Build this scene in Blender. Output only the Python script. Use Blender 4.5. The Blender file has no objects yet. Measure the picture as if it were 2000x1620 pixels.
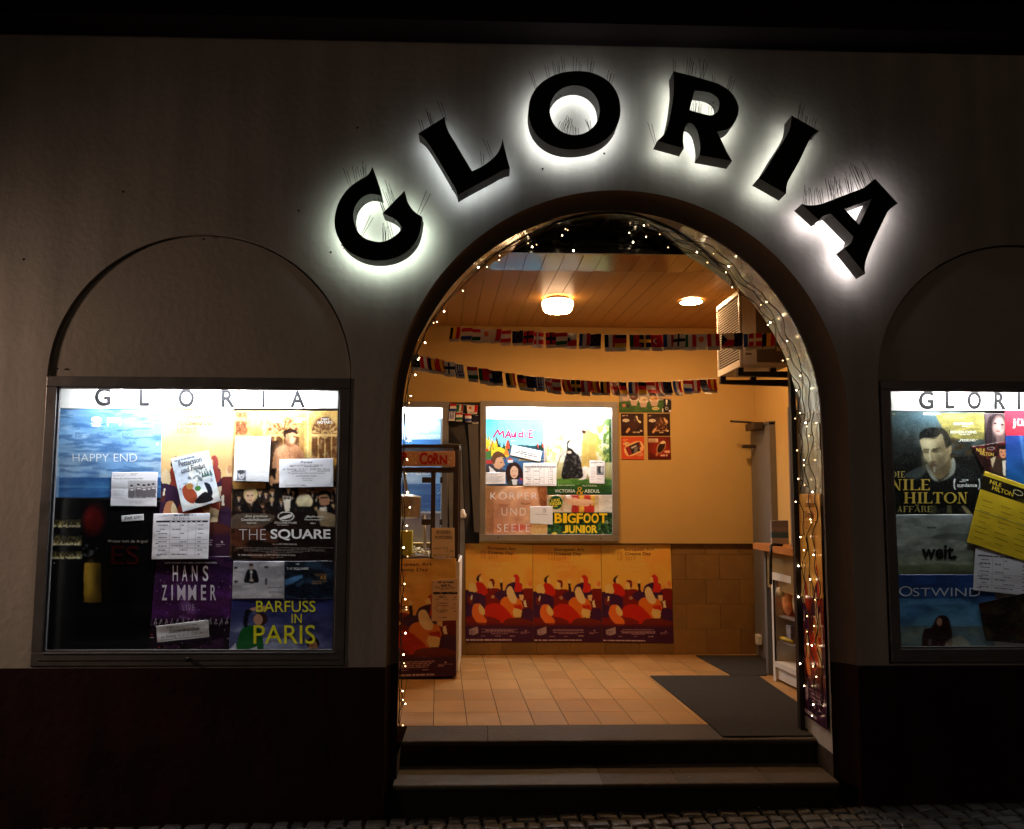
import bpy, bmesh, random
import numpy as np
from math import sin, cos, pi, radians, sqrt, atan2
from mathutils import Vector, Matrix

SC = bpy.context.scene
COL = SC.collection
random.seed(7)

# ---------------------------------------------------------------- camera, sky, exposure
FPX, YAW, PITCH, ROLL = 1600.0, radians(1.8), radians(5.5), radians(0.2)
CAM = np.array([0.0, -4.4, 1.72])
FW = np.array([sin(YAW) * cos(PITCH), cos(YAW) * cos(PITCH), sin(PITCH)])
RT = np.array([cos(YAW), -sin(YAW), 0.0])
UP = np.cross(RT, FW)
R2 = RT * cos(ROLL) + UP * sin(ROLL)
U2 = UP * cos(ROLL) - RT * sin(ROLL)
cam_data = bpy.data.cameras.new("camera")
cam_data.sensor_fit = 'HORIZONTAL'
cam_data.sensor_width = 36.0
cam_data.lens = 36.0 * FPX / 2000.0
cam_data.clip_start, cam_data.clip_end = 0.05, 500.0
cam = bpy.data.objects.new("camera", cam_data)
COL.objects.link(cam)
cam.matrix_world = Matrix(((R2[0], U2[0], -FW[0], CAM[0]), (R2[1], U2[1], -FW[1], CAM[1]),
                           (R2[2], U2[2], -FW[2], CAM[2]), (0, 0, 0, 1)))
SC.camera = cam

world = bpy.data.worlds.new("World")
SC.world = world
world.use_nodes = True
wn = world.node_tree
for n in list(wn.nodes):
    wn.nodes.remove(n)
wo = wn.nodes.new('ShaderNodeOutputWorld')
wb = wn.nodes.new('ShaderNodeBackground')
ws = wn.nodes.new('ShaderNodeTexSky')
ws.sky_type = 'NISHITA'
ws.sun_disc = False
ws.sun_elevation = radians(-6.0)
ws.sun_rotation = radians(200.0)
wb.inputs['Strength'].default_value = 0.05
wn.links.new(ws.outputs[0], wb.inputs['Color'])
wn.links.new(wb.outputs[0], wo.inputs['Surface'])

SC.view_settings.view_transform = 'Standard'
SC.view_settings.look = 'None'
SC.view_settings.exposure = 0.0
SC.view_settings.gamma = 1.0
SC.cycles.use_denoising = True
try:
    SC.cycles.denoiser = 'OPENIMAGEDENOISE'
except Exception:
    pass
SC.cycles.sample_clamp_indirect = 4.0
SC.cycles.max_bounces = 8
SC.cycles.transparent_max_bounces = 16
SC.cycles.caustics_reflective = False
SC.cycles.caustics_refractive = False
SC.cycles.use_light_tree = True


# ---------------------------------------------------------------- helpers: placing
def ray(px, py):
    px = np.asarray(px, float); py = np.asarray(py, float)
    a = ((px - 1000.0) / FPX)[..., None]
    b = (-(py - 810.0) / FPX)[..., None]
    return FW + a * R2 + b * U2


def at(px, py, Y):
    """the point of the upright plane y = Y that the survey pixel (px, py) of the photograph shows"""
    v = ray(px, py)
    t = (np.asarray(Y, float) - CAM[1]) / v[..., 1]
    return CAM + t[..., None] * v


def atz(px, py, Z):
    v = ray(px, py)
    t = (Z - CAM[2]) / v[..., 2]
    return CAM + t[..., None] * v


def atx(px, py, X):
    v = ray(px, py)
    t = (X - CAM[0]) / v[..., 0]
    return CAM + t[..., None] * v


def lin(c):
    c = np.asarray(c, float) / 255.0
    return np.where(c <= 0.04045, c / 12.92, ((c + 0.055) / 1.055) ** 2.4)


def vnoise(x, y, seed=0):
    x = np.asarray(x, float); y = np.asarray(y, float)
    xi = np.floor(x); yi = np.floor(y)
    xf = x - xi; yf = y - yi
    def h(a, b):
        s = np.sin(a * 127.1 + b * 311.7 + seed * 74.7) * 43758.5453
        return s - np.floor(s)
    u = xf * xf * (3 - 2 * xf); v = yf * yf * (3 - 2 * yf)
    return (h(xi, yi) * (1 - u) + h(xi + 1, yi) * u) * (1 - v) + (h(xi, yi + 1) * (1 - u) + h(xi + 1, yi + 1) * u) * v


def fbm(x, y, seed=0, o=4):
    r = 0; a = 0.5
    for i in range(o):
        r = r + a * vnoise(x, y, seed + i); x = x * 2.03; y = y * 2.03; a *= 0.5
    return r


# ---------------------------------------------------------------- helpers: objects
def tag(o, label=None, cat=None, group=None, kind=None):
    if label: o['label'] = label
    if cat: o['category'] = cat
    if group: o['group'] = group
    if kind: o['kind'] = kind
    return o


def thing(name, loc, label, cat, group=None):
    o = bpy.data.objects.new(name, None)
    o.empty_display_size = 0.1
    COL.objects.link(o)
    o.location = loc
    return tag(o, label, cat, group)


def link(name, me, mat=None, parent=None):
    """the mesh is given in world coordinates; a child keeps its place under its parent"""
    o = bpy.data.objects.new(name, me)
    COL.objects.link(o)
    if mat is not None:
        for m in (mat if isinstance(mat, (list, tuple)) else [mat]):
            me.materials.append(m)
    if parent is not None:
        o.parent = parent
        base = Vector((0, 0, 0)); p = parent
        while p is not None:
            base += Vector(p.location); p = p.parent
        o.location = -base
        recentre(o)
    else:
        recentre(o)
    return o


def recentre(o):
    me = o.data
    n = len(me.vertices)
    if not n: return
    co = np.empty(n * 3); me.vertices.foreach_get('co', co); co = co.reshape(-1, 3)
    c = (co.min(0) + co.max(0)) / 2; c[2] = co[:, 2].min()
    co -= c
    me.vertices.foreach_set('co', co.ravel()); me.update()
    o.location = Vector(o.location) + Vector(c)


class MB:
    """collects boxes, tubes, strips and plates; build() links them as one mesh object"""
    def __init__(s):
        s.v = []; s.f = []; s.sm = []; s.mi = []; s.cur = 0

    def add(s, vs, fs, smooth=False):
        o = len(s.v)
        s.v += [tuple(map(float, p)) for p in vs]
        for f in fs:
            s.f.append([i + o for i in f]); s.sm.append(smooth); s.mi.append(s.cur)
        return s

    def box(s, x0, x1, y0, y1, z0, z1):
        v = [(x0, y0, z0), (x1, y0, z0), (x1, y1, z0), (x0, y1, z0), (x0, y0, z1), (x1, y0, z1), (x1, y1, z1), (x0, y1, z1)]
        return s.add(v, [(0, 3, 2, 1), (4, 5, 6, 7), (0, 1, 5, 4), (1, 2, 6, 5), (2, 3, 7, 6), (3, 0, 4, 7)])

    def bbox(s, x0, x1, y0, y1, z0, z1, b=0.004):
        """box with bevelled edges"""
        b = min(b, abs(x1 - x0) * .45, abs(y1 - y0) * .45, abs(z1 - z0) * .45)
        bm = bmesh.new()
        r = bmesh.ops.create_cube(bm, size=1.0)
        for q in bm.verts:
            q.co = Vector(((x0 + x1) / 2 + q.co.x * (x1 - x0), (y0 + y1) / 2 + q.co.y * (y1 - y0), (z0 + z1) / 2 + q.co.z * (z1 - z0)))
        bmesh.ops.bevel(bm, geom=list(bm.edges), offset=b, segments=2, affect='EDGES', profile=0.5)
        return s.bm(bm)

    def bm(s, bm, smooth=False):
        bm.verts.index_update()
        s.add([q.co[:] for q in bm.verts], [[q.index for q in f.verts] for f in bm.faces], smooth)
        bm.free()
        return s

    def hexa(s, p):
        """eight corners: four below, four above, both counter-clockwise"""
        return s.add(p, [(0, 3, 2, 1), (4, 5, 6, 7), (0, 1, 5, 4), (1, 2, 6, 5), (2, 3, 7, 6), (3, 0, 4, 7)])

    def prism(s, pts, d):
        """flat outline (list of 3-D points) pushed along the vector d"""
        n = len(pts); d = np.array(d, float)
        v = [np.array(p, float) for p in pts] + [np.array(p, float) + d for p in pts]
        return s.add(v, [list(range(n)), list(range(2 * n - 1, n - 1, -1))] + [(i, i + n, (i + 1) % n + n, (i + 1) % n) for i in range(n)])

    def tube(s, pts, r, n=6, close=False, cap=True, smooth=True):
        pts = [np.array(p, float) for p in pts]; m = len(pts)
        vs = []; prev = None
        for i, p in enumerate(pts):
            a = pts[max(i - 1, 0)] if not close else pts[i - 1]
            b = pts[min(i + 1, m - 1)] if not close else pts[(i + 1) % m]
            t = b - a; t = t / (np.linalg.norm(t) + 1e-12)
            if prev is None:
                q = np.array([0, 0, 1.0]) if abs(t[2]) < .9 else np.array([1.0, 0, 0])
            else:
                q = prev
            e = q - t * np.dot(q, t); e = e / (np.linalg.norm(e) + 1e-12); g = np.cross(t, e); prev = e
            rr = r[i] if hasattr(r, '__len__') else r
            for k in range(n):
                vs.append(p + rr * (cos(2 * pi * k / n) * e + sin(2 * pi * k / n) * g))
        fs = []
        for i in range(m if close else m - 1):
            for k in range(n):
                j = (i + 1) % m
                fs.append((i * n + k, i * n + (k + 1) % n, j * n + (k + 1) % n, j * n + k))
        if cap and not close:
            fs.append(list(range(n - 1, -1, -1))); fs.append([(m - 1) * n + k for k in range(n)])
        return s.add(vs, fs, smooth)

    def lathe(s, prof, c=(0, 0, 0), n=24, smooth=True, cap=True):
        """profile of (radius, height) turned about an upright axis at c"""
        vs = []; fs = []
        for r, z in prof:
            for k in range(n):
                vs.append((c[0] + r * cos(2 * pi * k / n), c[1] + r * sin(2 * pi * k / n), c[2] + z))
        for i in range(len(prof) - 1):
            for k in range(n):
                fs.append((i * n + k, i * n + (k + 1) % n, (i + 1) * n + (k + 1) % n, (i + 1) * n + k))
        if cap:
            fs.append(list(range(n - 1, -1, -1))); fs.append([(len(prof) - 1) * n + k for k in range(n)])
        return s.add(vs, fs, smooth)

    def ball(s, c, r, n=8, m=6, sq=(1, 1, 1)):
        vs = []; fs = []
        for i in range(m + 1):
            th = pi * i / m
            for k in range(n):
                vs.append((c[0] + sq[0] * r * sin(th) * cos(2 * pi * k / n), c[1] + sq[1] * r * sin(th) * sin(2 * pi * k / n), c[2] + sq[2] * r * cos(th)))
        for i in range(m):
            for k in range(n):
                fs.append((i * n + k, (i + 1) * n + k, (i + 1) * n + (k + 1) % n, i * n + (k + 1) % n))
        return s.add(vs, fs, True)

    def strip(s, a, b, smooth=False, close=False):
        n = len(a)
        m = n if close else n - 1
        return s.add(list(a) + list(b), [(i, (i + 1) % n, (i + 1) % n + n, i + n) for i in range(m)], smooth)

    def mesh(s, name):
        me = bpy.data.meshes.new(name)
        me.from_pydata(s.v, [], s.f)
        me.polygons.foreach_set('use_smooth', s.sm)
        me.polygons.foreach_set('material_index', s.mi)
        me.validate(); me.update()
        return me

    def build(s, name, mat=None, parent=None, fix=True):
        me = s.mesh(name)
        if fix:
            bm = bmesh.new(); bm.from_mesh(me); bmesh.ops.recalc_face_normals(bm, faces=bm.faces); bm.to_mesh(me); bm.free()
        return link(name, me, mat, parent)


def fill(loops, Y):
    """flat plate with holes in the upright plane y = Y from outlines of (x, z) points; first outline outside"""
    c = bpy.data.curves.new('fill', 'CURVE'); c.dimensions = '2D'; c.fill_mode = 'BOTH'
    for lp in loops:
        sp = c.splines.new('POLY'); sp.points.add(len(lp) - 1); sp.use_cyclic_u = True
        for q, (x, z) in zip(sp.points, lp): q.co = (x, z, 0, 1)
    o = bpy.data.objects.new('fill', c)
    me = bpy.data.meshes.new_from_object(o)
    seen = {}; vs = []; fs = []
    vv = [(round(v.co.x, 6), round(v.co.y, 6)) for v in me.vertices]
    for p in me.polygons:
        f = []
        for i in p.vertices:
            k = vv[i]
            if k not in seen: seen[k] = len(vs); vs.append((k[0], Y, k[1]))
            if seen[k] not in f: f.append(seen[k])
        if len(f) > 2: fs.append(f)
    bpy.data.objects.remove(o); bpy.data.curves.remove(c); bpy.data.meshes.remove(me)
    return vs, fs


_glyph = {}
def glyphs(txt, bold=0.0, shear=0.0, space=1.0):
    """triangles of a line of lettering, normalised to its own bounding box"""
    k = (txt, bold, shear, space)
    if k not in _glyph:
        c = bpy.data.curves.new('txt', 'FONT'); c.body = txt; c.resolution_u = 4; c.offset = bold; c.shear = shear; c.space_character = space
        o = bpy.data.objects.new('txt', c)
        me = bpy.data.meshes.new_from_object(o)
        v = np.array([q.co[:2] for q in me.vertices]) if len(me.vertices) else np.zeros((0, 2))
        f = [list(p.vertices) for p in me.polygons]
        bpy.data.objects.remove(o); bpy.data.curves.remove(c); bpy.data.meshes.remove(me)
        if len(v):
            mn, mx = v.min(0), v.max(0); v = (v - mn) / np.maximum(mx - mn, 1e-6)
        _glyph[k] = (v, f)
    return _glyph[k]


# ---------------------------------------------------------------- materials
def mat(name, col=(.5, .5, .5), rough=.6, metal=0., spec=.4, bump=0., bscale=40., var=0., vscale=3., emit=None, estr=0., coat=0., attr=False, fine=0., streak=0.):
    m = bpy.data.materials.new(name); m.use_nodes = True
    nt = m.node_tree; b = nt.nodes['Principled BSDF']
    b.inputs['Base Color'].default_value = (*col, 1)
    b.inputs['Roughness'].default_value = rough; b.inputs['Metallic'].default_value = metal
    b.inputs['Specular IOR Level'].default_value = spec
    if coat:
        b.inputs['Coat Weight'].default_value = coat; b.inputs['Coat Roughness'].default_value = .12
    if emit is not None:
        b.inputs['Emission Color'].default_value = (*emit, 1); b.inputs['Emission Strength'].default_value = estr
    tc = nt.nodes.new('ShaderNodeTexCoord')
    src = None
    if attr:
        a = nt.nodes.new('ShaderNodeAttribute'); a.attribute_name = 'print'
        nt.links.new(a.outputs['Color'], b.inputs['Base Color']); src = a.outputs['Color']
    if var or fine:
        nz = nt.nodes.new('ShaderNodeTexNoise'); nz.inputs['Scale'].default_value = vscale; nz.inputs['Detail'].default_value = 6
        nz.inputs['Roughness'].default_value = .62
        nt.links.new(tc.outputs['Object'], nz.inputs['Vector'])
        mr = nt.nodes.new('ShaderNodeMapRange'); mr.inputs[1].default_value = .3; mr.inputs[2].default_value = .7
        mr.inputs[3].default_value = 1 - var; mr.inputs[4].default_value = 1 + var
        nt.links.new(nz.outputs[0], mr.inputs[0])
        mx = nt.nodes.new('ShaderNodeMix'); mx.data_type = 'RGBA'; mx.blend_type = 'MULTIPLY'; mx.inputs[0].default_value = 1
        if src is None: mx.inputs[6].default_value = (*col, 1)
        else: nt.links.new(src, mx.inputs[6])
        nt.links.new(mr.outputs[0], mx.inputs[7])
        nt.links.new(mx.outputs[2], b.inputs['Base Color'])
        rr = nt.nodes.new('ShaderNodeMapRange'); rr.inputs[1].default_value = .3; rr.inputs[2].default_value = .7
        rr.inputs[3].default_value = max(rough - .08, .02); rr.inputs[4].default_value = min(rough + .1, 1)
        nt.links.new(nz.outputs[0], rr.inputs[0]); nt.links.new(rr.outputs[0], b.inputs['Roughness'])
    if streak:
        # rain streaks and trowel patches: noise drawn out along the height
        mp = nt.nodes.new('ShaderNodeMapping'); mp.inputs['Scale'].default_value = (7.0, 7.0, .55)
        nt.links.new(tc.outputs['Object'], mp.inputs['Vector'])
        n3 = nt.nodes.new('ShaderNodeTexNoise'); n3.inputs['Scale'].default_value = 1.0; n3.inputs['Detail'].default_value = 7
        nt.links.new(mp.outputs[0], n3.inputs['Vector'])
        m3 = nt.nodes.new('ShaderNodeMapRange'); m3.inputs[1].default_value = .35; m3.inputs[2].default_value = .65
        m3.inputs[3].default_value = 1 - streak; m3.inputs[4].default_value = 1 + streak * .4
        nt.links.new(n3.outputs[0], m3.inputs[0])
        x3 = nt.nodes.new('ShaderNodeMix'); x3.data_type = 'RGBA'; x3.blend_type = 'MULTIPLY'; x3.inputs[0].default_value = 1
        prev = b.inputs['Base Color'].links
        if prev: nt.links.new(prev[0].from_socket, x3.inputs[6])
        else: x3.inputs[6].default_value = (*col, 1)
        nt.links.new(m3.outputs[0], x3.inputs[7]); nt.links.new(x3.outputs[2], b.inputs['Base Color'])
    if bump:
        n2 = nt.nodes.new('ShaderNodeTexNoise'); n2.inputs['Scale'].default_value = bscale; n2.inputs['Detail'].default_value = 5
        nt.links.new(tc.outputs['Object'], n2.inputs['Vector'])
        bp = nt.nodes.new('ShaderNodeBump'); bp.inputs['Strength'].default_value = bump; bp.inputs['Distance'].default_value = .01
        nt.links.new(n2.outputs[0], bp.inputs['Height']); nt.links.new(bp.outputs[0], b.inputs['Normal'])
    return m


def glass_mat(name, tint=(1, 1, 1), refl=1.0):
    m = bpy.data.materials.new(name); m.use_nodes = True
    nt = m.node_tree
    for n in list(nt.nodes): nt.nodes.remove(n)
    o = nt.nodes.new('ShaderNodeOutputMaterial'); t = nt.nodes.new('ShaderNodeBsdfTransparent'); g = nt.nodes.new('ShaderNodeBsdfGlossy')
    mx = nt.nodes.new('ShaderNodeMixShader'); fr = nt.nodes.new('ShaderNodeFresnel'); fr.inputs[0].default_value = 1.45
    t.inputs[0].default_value = (*tint, 1); g.inputs['Roughness'].default_value = .03; g.inputs[0].default_value = (refl, refl, refl, 1)
    ge = nt.nodes.new('ShaderNodeNewGeometry'); ma = nt.nodes.new('ShaderNodeMath'); ma.operation = 'MULTIPLY_ADD'; ma.inputs[1].default_value = -1; ma.inputs[2].default_value = 1
    mb2 = nt.nodes.new('ShaderNodeMath'); mb2.operation = 'MULTIPLY'      # the pane reflects on its entry face only
    nt.links.new(ge.outputs['Backfacing'], ma.inputs[0]); nt.links.new(ma.outputs[0], mb2.inputs[0]); nt.links.new(fr.outputs[0], mb2.inputs[1])
    nt.links.new(mb2.outputs[0], mx.inputs[0]); nt.links.new(t.outputs[0], mx.inputs[1]); nt.links.new(g.outputs[0], mx.inputs[2])
    nt.links.new(mx.outputs[0], o.inputs[0])
    return m


def emit_mat(name, col, s):
    m = bpy.data.materials.new(name); m.use_nodes = True
    nt = m.node_tree
    for n in list(nt.nodes): nt.nodes.remove(n)
    o = nt.nodes.new('ShaderNodeOutputMaterial'); e = nt.nodes.new('ShaderNodeEmission')
    e.inputs[0].default_value = (*col, 1); e.inputs[1].default_value = s
    nt.links.new(e.outputs[0], o.inputs[0])
    return m


M = dict(
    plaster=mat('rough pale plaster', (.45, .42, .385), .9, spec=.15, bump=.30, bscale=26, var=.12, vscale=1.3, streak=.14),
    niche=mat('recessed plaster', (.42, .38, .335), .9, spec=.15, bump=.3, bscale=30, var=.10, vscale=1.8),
    red=mat('dark red wall paint', (.024, .0065, .0068), .75, spec=.2, bump=.45, bscale=22, var=.5, vscale=3.2, streak=.35),
    mould=mat('brown painted moulding', (.135, .10, .075), .75, spec=.25, bump=.25, bscale=35, var=.12, vscale=3),
    cornice=mat('dark cornice paint', (.02, .013, .016), .8, spec=.2, bump=.2, bscale=20),
    lining=mat('pale foil lining', (.70, .75, .72), .23, metal=.65, spec=.6, bump=.14, bscale=8, var=.10, vscale=6),
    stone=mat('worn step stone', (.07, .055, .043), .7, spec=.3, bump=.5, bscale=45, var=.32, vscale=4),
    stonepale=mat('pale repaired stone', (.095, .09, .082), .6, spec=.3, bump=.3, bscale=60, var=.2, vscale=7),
    stoneshade=mat('shade darkened riser', (.022, .019, .017), .85, spec=.2, bump=.4, bscale=45, var=.25, vscale=5),  # shade on the step fronts is put into this darker colour
    frame=mat('grey anodised aluminium', (.20, .195, .20), .42, metal=.55, bump=.05, bscale=60, var=.08, vscale=8),
    framewarm=mat('brown grey aluminium', (.30, .28, .26), .45, metal=.3, var=.08, vscale=8),
    alu=mat('bright aluminium rail', (.5, .5, .5), .3, metal=.9),
    white=mat('white header board', (.82, .82, .80), .5),
    whitep=mat('white enamel', (.75, .73, .68), .35, var=.05, vscale=6),
    ink=mat('black lettering', (.008, .008, .009), .8, spec=.08),
    black=mat('black painted steel', (.012, .011, .011), .45, spec=.4, bump=.06, bscale=70),
    blackgloss=mat('black gloss fascia', (.008, .007, .006), .18, spec=.5, bump=.08, bscale=14),
    face=mat('matt black letter face', (.004, .0035, .004), .6, spec=.2),
    retn=mat('grey letter return', (.085, .08, .08), .6, metal=.1, spec=.3, bump=.15, bscale=50, var=.25, vscale=14),
    wire=mat('bird wire steel', (.015, .015, .015), .45, metal=.6),
    cable=mat('dark green cable', (.008, .012, .008), .5),
    yellow=mat('ochre wall paint', (.58, .385, .135), .72, spec=.25, bump=.08, bscale=60, var=.05, vscale=2),
    dado=mat('ochre stone cladding', (.5, .5, .5), .6, spec=.35, bump=.25, bscale=30, var=.12, vscale=9, attr=True),
    tile=mat('terracotta floor tile', (.5, .5, .5), .44, spec=.30, bump=.12, bscale=18, var=.16, vscale=7, attr=True),
    grout=mat('dark grout', (.06, .042, .03), .9),
    plank=mat('varnished ceiling board', (.5, .5, .5), .40, spec=.22, bump=.03, bscale=9, attr=True),
    plankgloss=mat('gloss painted ceiling board', (.5, .5, .5), .11, spec=.5, bump=.025, bscale=9, attr=True),
    cobble=mat('basalt cobble', (.5, .5, .5), .55, spec=.4, bump=.6, bscale=35, var=.3, vscale=9, attr=True),
    street=mat('street grit', (.03, .027, .024), .95, bump=.6, bscale=60),
    carpet=mat('dark ribbed mat', (.046, .042, .038), .95, spec=.1, bump=.8, bscale=220, var=.25, vscale=60),
    grey=mat('grey door paint', (.15, .145, .14), .5, var=.05),
    print=mat('printed paper', (.5, .5, .5), .42, spec=.35, attr=True),
    gloss=mat('glossy printed paper', (.5, .5, .5), .24, spec=.5, attr=True),
    board=mat('printed plastic board', (.5, .5, .5), .4, spec=.35, attr=True),
    cloth=mat('printed flag paper', (.5, .5, .5), .75, spec=.15, attr=True),
    wood=mat('orange counter wood', (.42, .17, .05), .4, var=.15, vscale=4),
    brown=mat('dark brown machine frame', (.045, .028, .02), .45),
    steel=mat('kettle steel', (.45, .40, .33), .28, metal=.9),
    plastic=mat('pale air conditioner casing', (.78, .74, .68), .4, var=.04),
    acdark=mat('air conditioner side panel', (.17, .145, .115), .45, var=.08),
    glass=glass_mat('clear glass'),
    tin=mat('yellow container', (.62, .6, .08), .4),
    hole=mat('shaft', (.012, .012, .014), .8),
)

# ---------------------------------------------------------------- the setting: measures
YR = 2.70                                   # rear wall of the entrance hall
FZ = float(at(1200, 1280, YR)[2])           # hall floor
CZ = float(at(1100, 640, YR)[2])            # hall ceiling
DZ = float(at(1400, 1062, YR)[2])            # top of the stone dado
SK = -0.0577                                # the hall runs slightly askew to the street front
RX = 2.357                                  # rear right corner of the hall
ACX, ACZ, ARX, ARZ = 0.730, 2.13, 1.246, 1.272      # arch, outer edge of the moulding
ICX, ICZ, IRX, IRZ = 0.706, 2.14, 1.167, 1.180      # arch, inner edge
YM, YV = 0.10, 0.44                         # depth of moulding and of the reveal
REDZ, TOPZ = 0.815, 4.245


def wallx(y):
    return RX - SK * (YR - y)


def arch(cx, cz, rx, rz, z0, n=56):
    pts = [(cx + rx, z0)]
    for i in range(n + 1):
        a = pi * i / n
        pts.append((cx + rx * cos(a), cz + rz * sin(a)))
    pts.append((cx - rx, z0))
    return pts


NZ0 = 0.822
LN = arch(-1.535, 2.335, .805, .785, NZ0, 40)          # left blind arch
RN = arch(2.955, 2.335, .805, .785, NZ0, 40)           # right blind arch

# building: plaster front with its openings
facade = thing('cinema_building', (0.7, 0, 0), 'cinema front with pale plaster wall, arched doorway and dark red base', 'building')
XL, XR = -9.0, 10.0
outer = [(XL, REDZ), (XR, REDZ), (XR, TOPZ), (XL, TOPZ)]
door = arch(ACX, ACZ, ARX, ARZ, REDZ)
# outline that walks round the doorway so that the sheet stays one piece
wall_out = [(XL, REDZ), (ACX - ARX, REDZ)] + list(reversed(door[1:-1])) + [(ACX + ARX, REDZ), (XR, REDZ), (XR, TOPZ), (XL, TOPZ)]
mb = MB(); mb.add(*fill([wall_out, LN, RN], 0.0)); mb.build('plaster_wall', M['plaster'], facade)
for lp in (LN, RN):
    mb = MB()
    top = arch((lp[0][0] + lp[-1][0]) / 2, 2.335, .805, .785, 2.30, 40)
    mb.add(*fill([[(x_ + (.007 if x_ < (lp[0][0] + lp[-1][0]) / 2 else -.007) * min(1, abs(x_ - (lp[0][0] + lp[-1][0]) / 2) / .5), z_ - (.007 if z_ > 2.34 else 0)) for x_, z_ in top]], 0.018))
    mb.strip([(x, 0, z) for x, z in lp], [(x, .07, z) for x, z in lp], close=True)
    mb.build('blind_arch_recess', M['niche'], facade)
for x0, x1 in ((XL, ACX - ARX), (ACX + ARX, XR)):
    mb = MB(); mb.box(x0, x1, -.012, .2, 0, REDZ); mb.build('red_base', M['red'], facade)
mb = MB()
mb.box(XL, XR, -.22, .3, TOPZ, TOPZ + .16); mb.box(XL, XR, -.30, .3, TOPZ + .163, TOPZ + 2.2)
mb.build('cornice', M['cornice'], facade)


def arch_strip(profile, z0, name, m, parent, smooth=True, n=64):
    """profile: list of (cx, cz, rx, rz, y)"""
    rows = []
    for cx, cz, rx, rz, y in profile:
        rows.append([(x, y, z) for x, z in arch(cx, cz, rx, rz, z0, n)])
    b = MB(); k = len(rows[0])
    vs = [p for r in rows for p in r]; fs = []
    for i in range(len(rows) - 1):
        for j in range(k - 1):
            fs.append((i * k + j, i * k + j + 1, (i + 1) * k + j + 1, (i + 1) * k + j))
    b.add(vs, fs, smooth)
    return b.build(name, m, parent, fix=False)


prof = []
for i in range(9):                           # hollow moulding round the doorway
    t = i / 8; a = t * pi / 2
    u = 1 - cos(a) if i else 0; w = sin(a)
    k = .15 * t + .85 * w
    prof.append((ACX + (ICX - ACX) * t, ACZ + (ICZ - ACZ) * t, ARX + (IRX - ARX) * (.15 * t + .85 * u), ARZ + (IRZ - ARZ) * (.15 * t + .85 * u), YM * k))
arch_strip(prof, REDZ, 'arch_moulding', M['mould'], facade)
for sgn in (-1, 1):
    b = MB()
    rows = [[(cx + sgn * rx, y, z) for z in (0.0, REDZ)] for cx, cz, rx, rz, y in prof]
    for r0, r1 in zip(rows, rows[1:]):
        b.add([r0[0], r0[1], r1[1], r1[0]], [(0, 1, 2, 3)], True)
    b.build('moulding_foot', M['red'], facade, fix=False)
arch_strip([(ICX, ICZ, IRX, IRZ, YM), (ICX - .015, ICZ, IRX + .015, IRZ - .004, (YM + YV) / 2), (ICX - .03, ICZ, IRX + .03, IRZ - .008, YV)], FZ - .02, 'doorway_reveal', M['plaster'], facade)
for sgn in (-1, 1):                          # stone foot of the reveal
    b = MB(); x = ICX + sgn * IRX
    b.add([(x, YM, 0), (x, YV, 0), (x, YV, FZ - .02), (x, YM, FZ - .02)], [(0, 1, 2, 3)])
    b.build('reveal_foot', M['stone'], facade)
for sgn in (1,):                             # dark steel strip behind the reveal
    b = MB(); x = ICX + sgn * (IRX - .012)
    b.box(min(x, x - sgn * .03), max(x, x - sgn * .03), YV + .002, YV + .045, FZ + .003, 2.62)
    b.build('door_frame', M['black'], facade)
FB = float(at(1100, 497, YV + .03)[2])
b = MB()                                     # black fascia between arch crown and hall ceiling
b.add(*fill([[(ICX - 1.15, FB + .004), (ICX + 1.15, FB + .004), (ICX + 1.15, 3.6), (ICX - 1.15, 3.6)]], YV + .03))
b.box(ICX - 1.15, ICX + 1.15, YV + .005, YV + .028, FB, FB + .03)
b.box(ICX - 1.15, ICX + 1.15, YV + .012, YV + .028, FB + .05, FB + .062)
b.build('fascia', M['blackgloss'], facade)

# steps
S1 = 0.22


def gz(x):
    return .0765 + .0173 * min(max(x, -4.5), 4.5)

def step(name, label, x0, x1, y0, y1, z0, z1, joints, seed, pale=-1):
    random.seed(seed)
    t = thing(name, ((x0 + x1) / 2, (y0 + y1) / 2, z0), label, 'step')
    xs = [x0] + joints + [x1]
    for kk, (a, c) in enumerate(zip(xs, xs[1:])):
        nu = max(8, int((c - a) / .02)); prof = [(y1, z1, 0)] + [(y0 + .30 * (y1 - y0) + (y1 - y0) * .7 * (1 - q / 5), z1, .3) for q in range(1, 6)] + [(y0 + .016, z1, 1), (y0 + .007, z1 - .001, 1), (y0 + .002, z1 - .004, 1), (y0, z1 - .010, 1), (y0 + .002, z1 - .022, 1), (y0 + .010, z1 - .03, 1)]
        vs = []; fs = []
        for i in range(nu + 1):
            x = a + .0015 + (c - a - .003) * i / nu
            d = float(fbm(np.array(x * 6), np.array(seed * 3.0), 3)) - .4; d2 = float(fbm(np.array(x * 40), np.array(seed * 7.0), 5)) - .5
            for y, z, w in prof:
                vs.append((x, y + w * (.014 * d + .006 * d2), z - w * (.008 * max(d, 0) + .004 * d2) + .002 * (float(fbm(np.array(x * 9), np.array(y * 9.0), seed)) - .5)))
        m_ = len(prof)
        for i in range(nu):
            for j in range(m_ - 1): q = i * m_ + j; fs.append((q, q + 1, q + m_ + 1, q + m_))
        b = MB(); b.add(vs, fs, True); b.build('tread', M['stonepale'] if pale == kk else M['stone'], t, fix=False)
    b = MB(); b.box(x0 + .002, x1 - .002, y0 + .010, y0 + .05, z0, z1 - .03); b.build('riser', M['stoneshade'], t)
    return t
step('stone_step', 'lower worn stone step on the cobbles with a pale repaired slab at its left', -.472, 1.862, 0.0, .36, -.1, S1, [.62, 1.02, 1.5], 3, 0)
step('stone_step', 'upper stone threshold step under the tiled hall floor with chipped rear edge', -.455, 1.868, .30, .60, S1 - .05, FZ, [.02, 1.45], 5)

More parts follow.
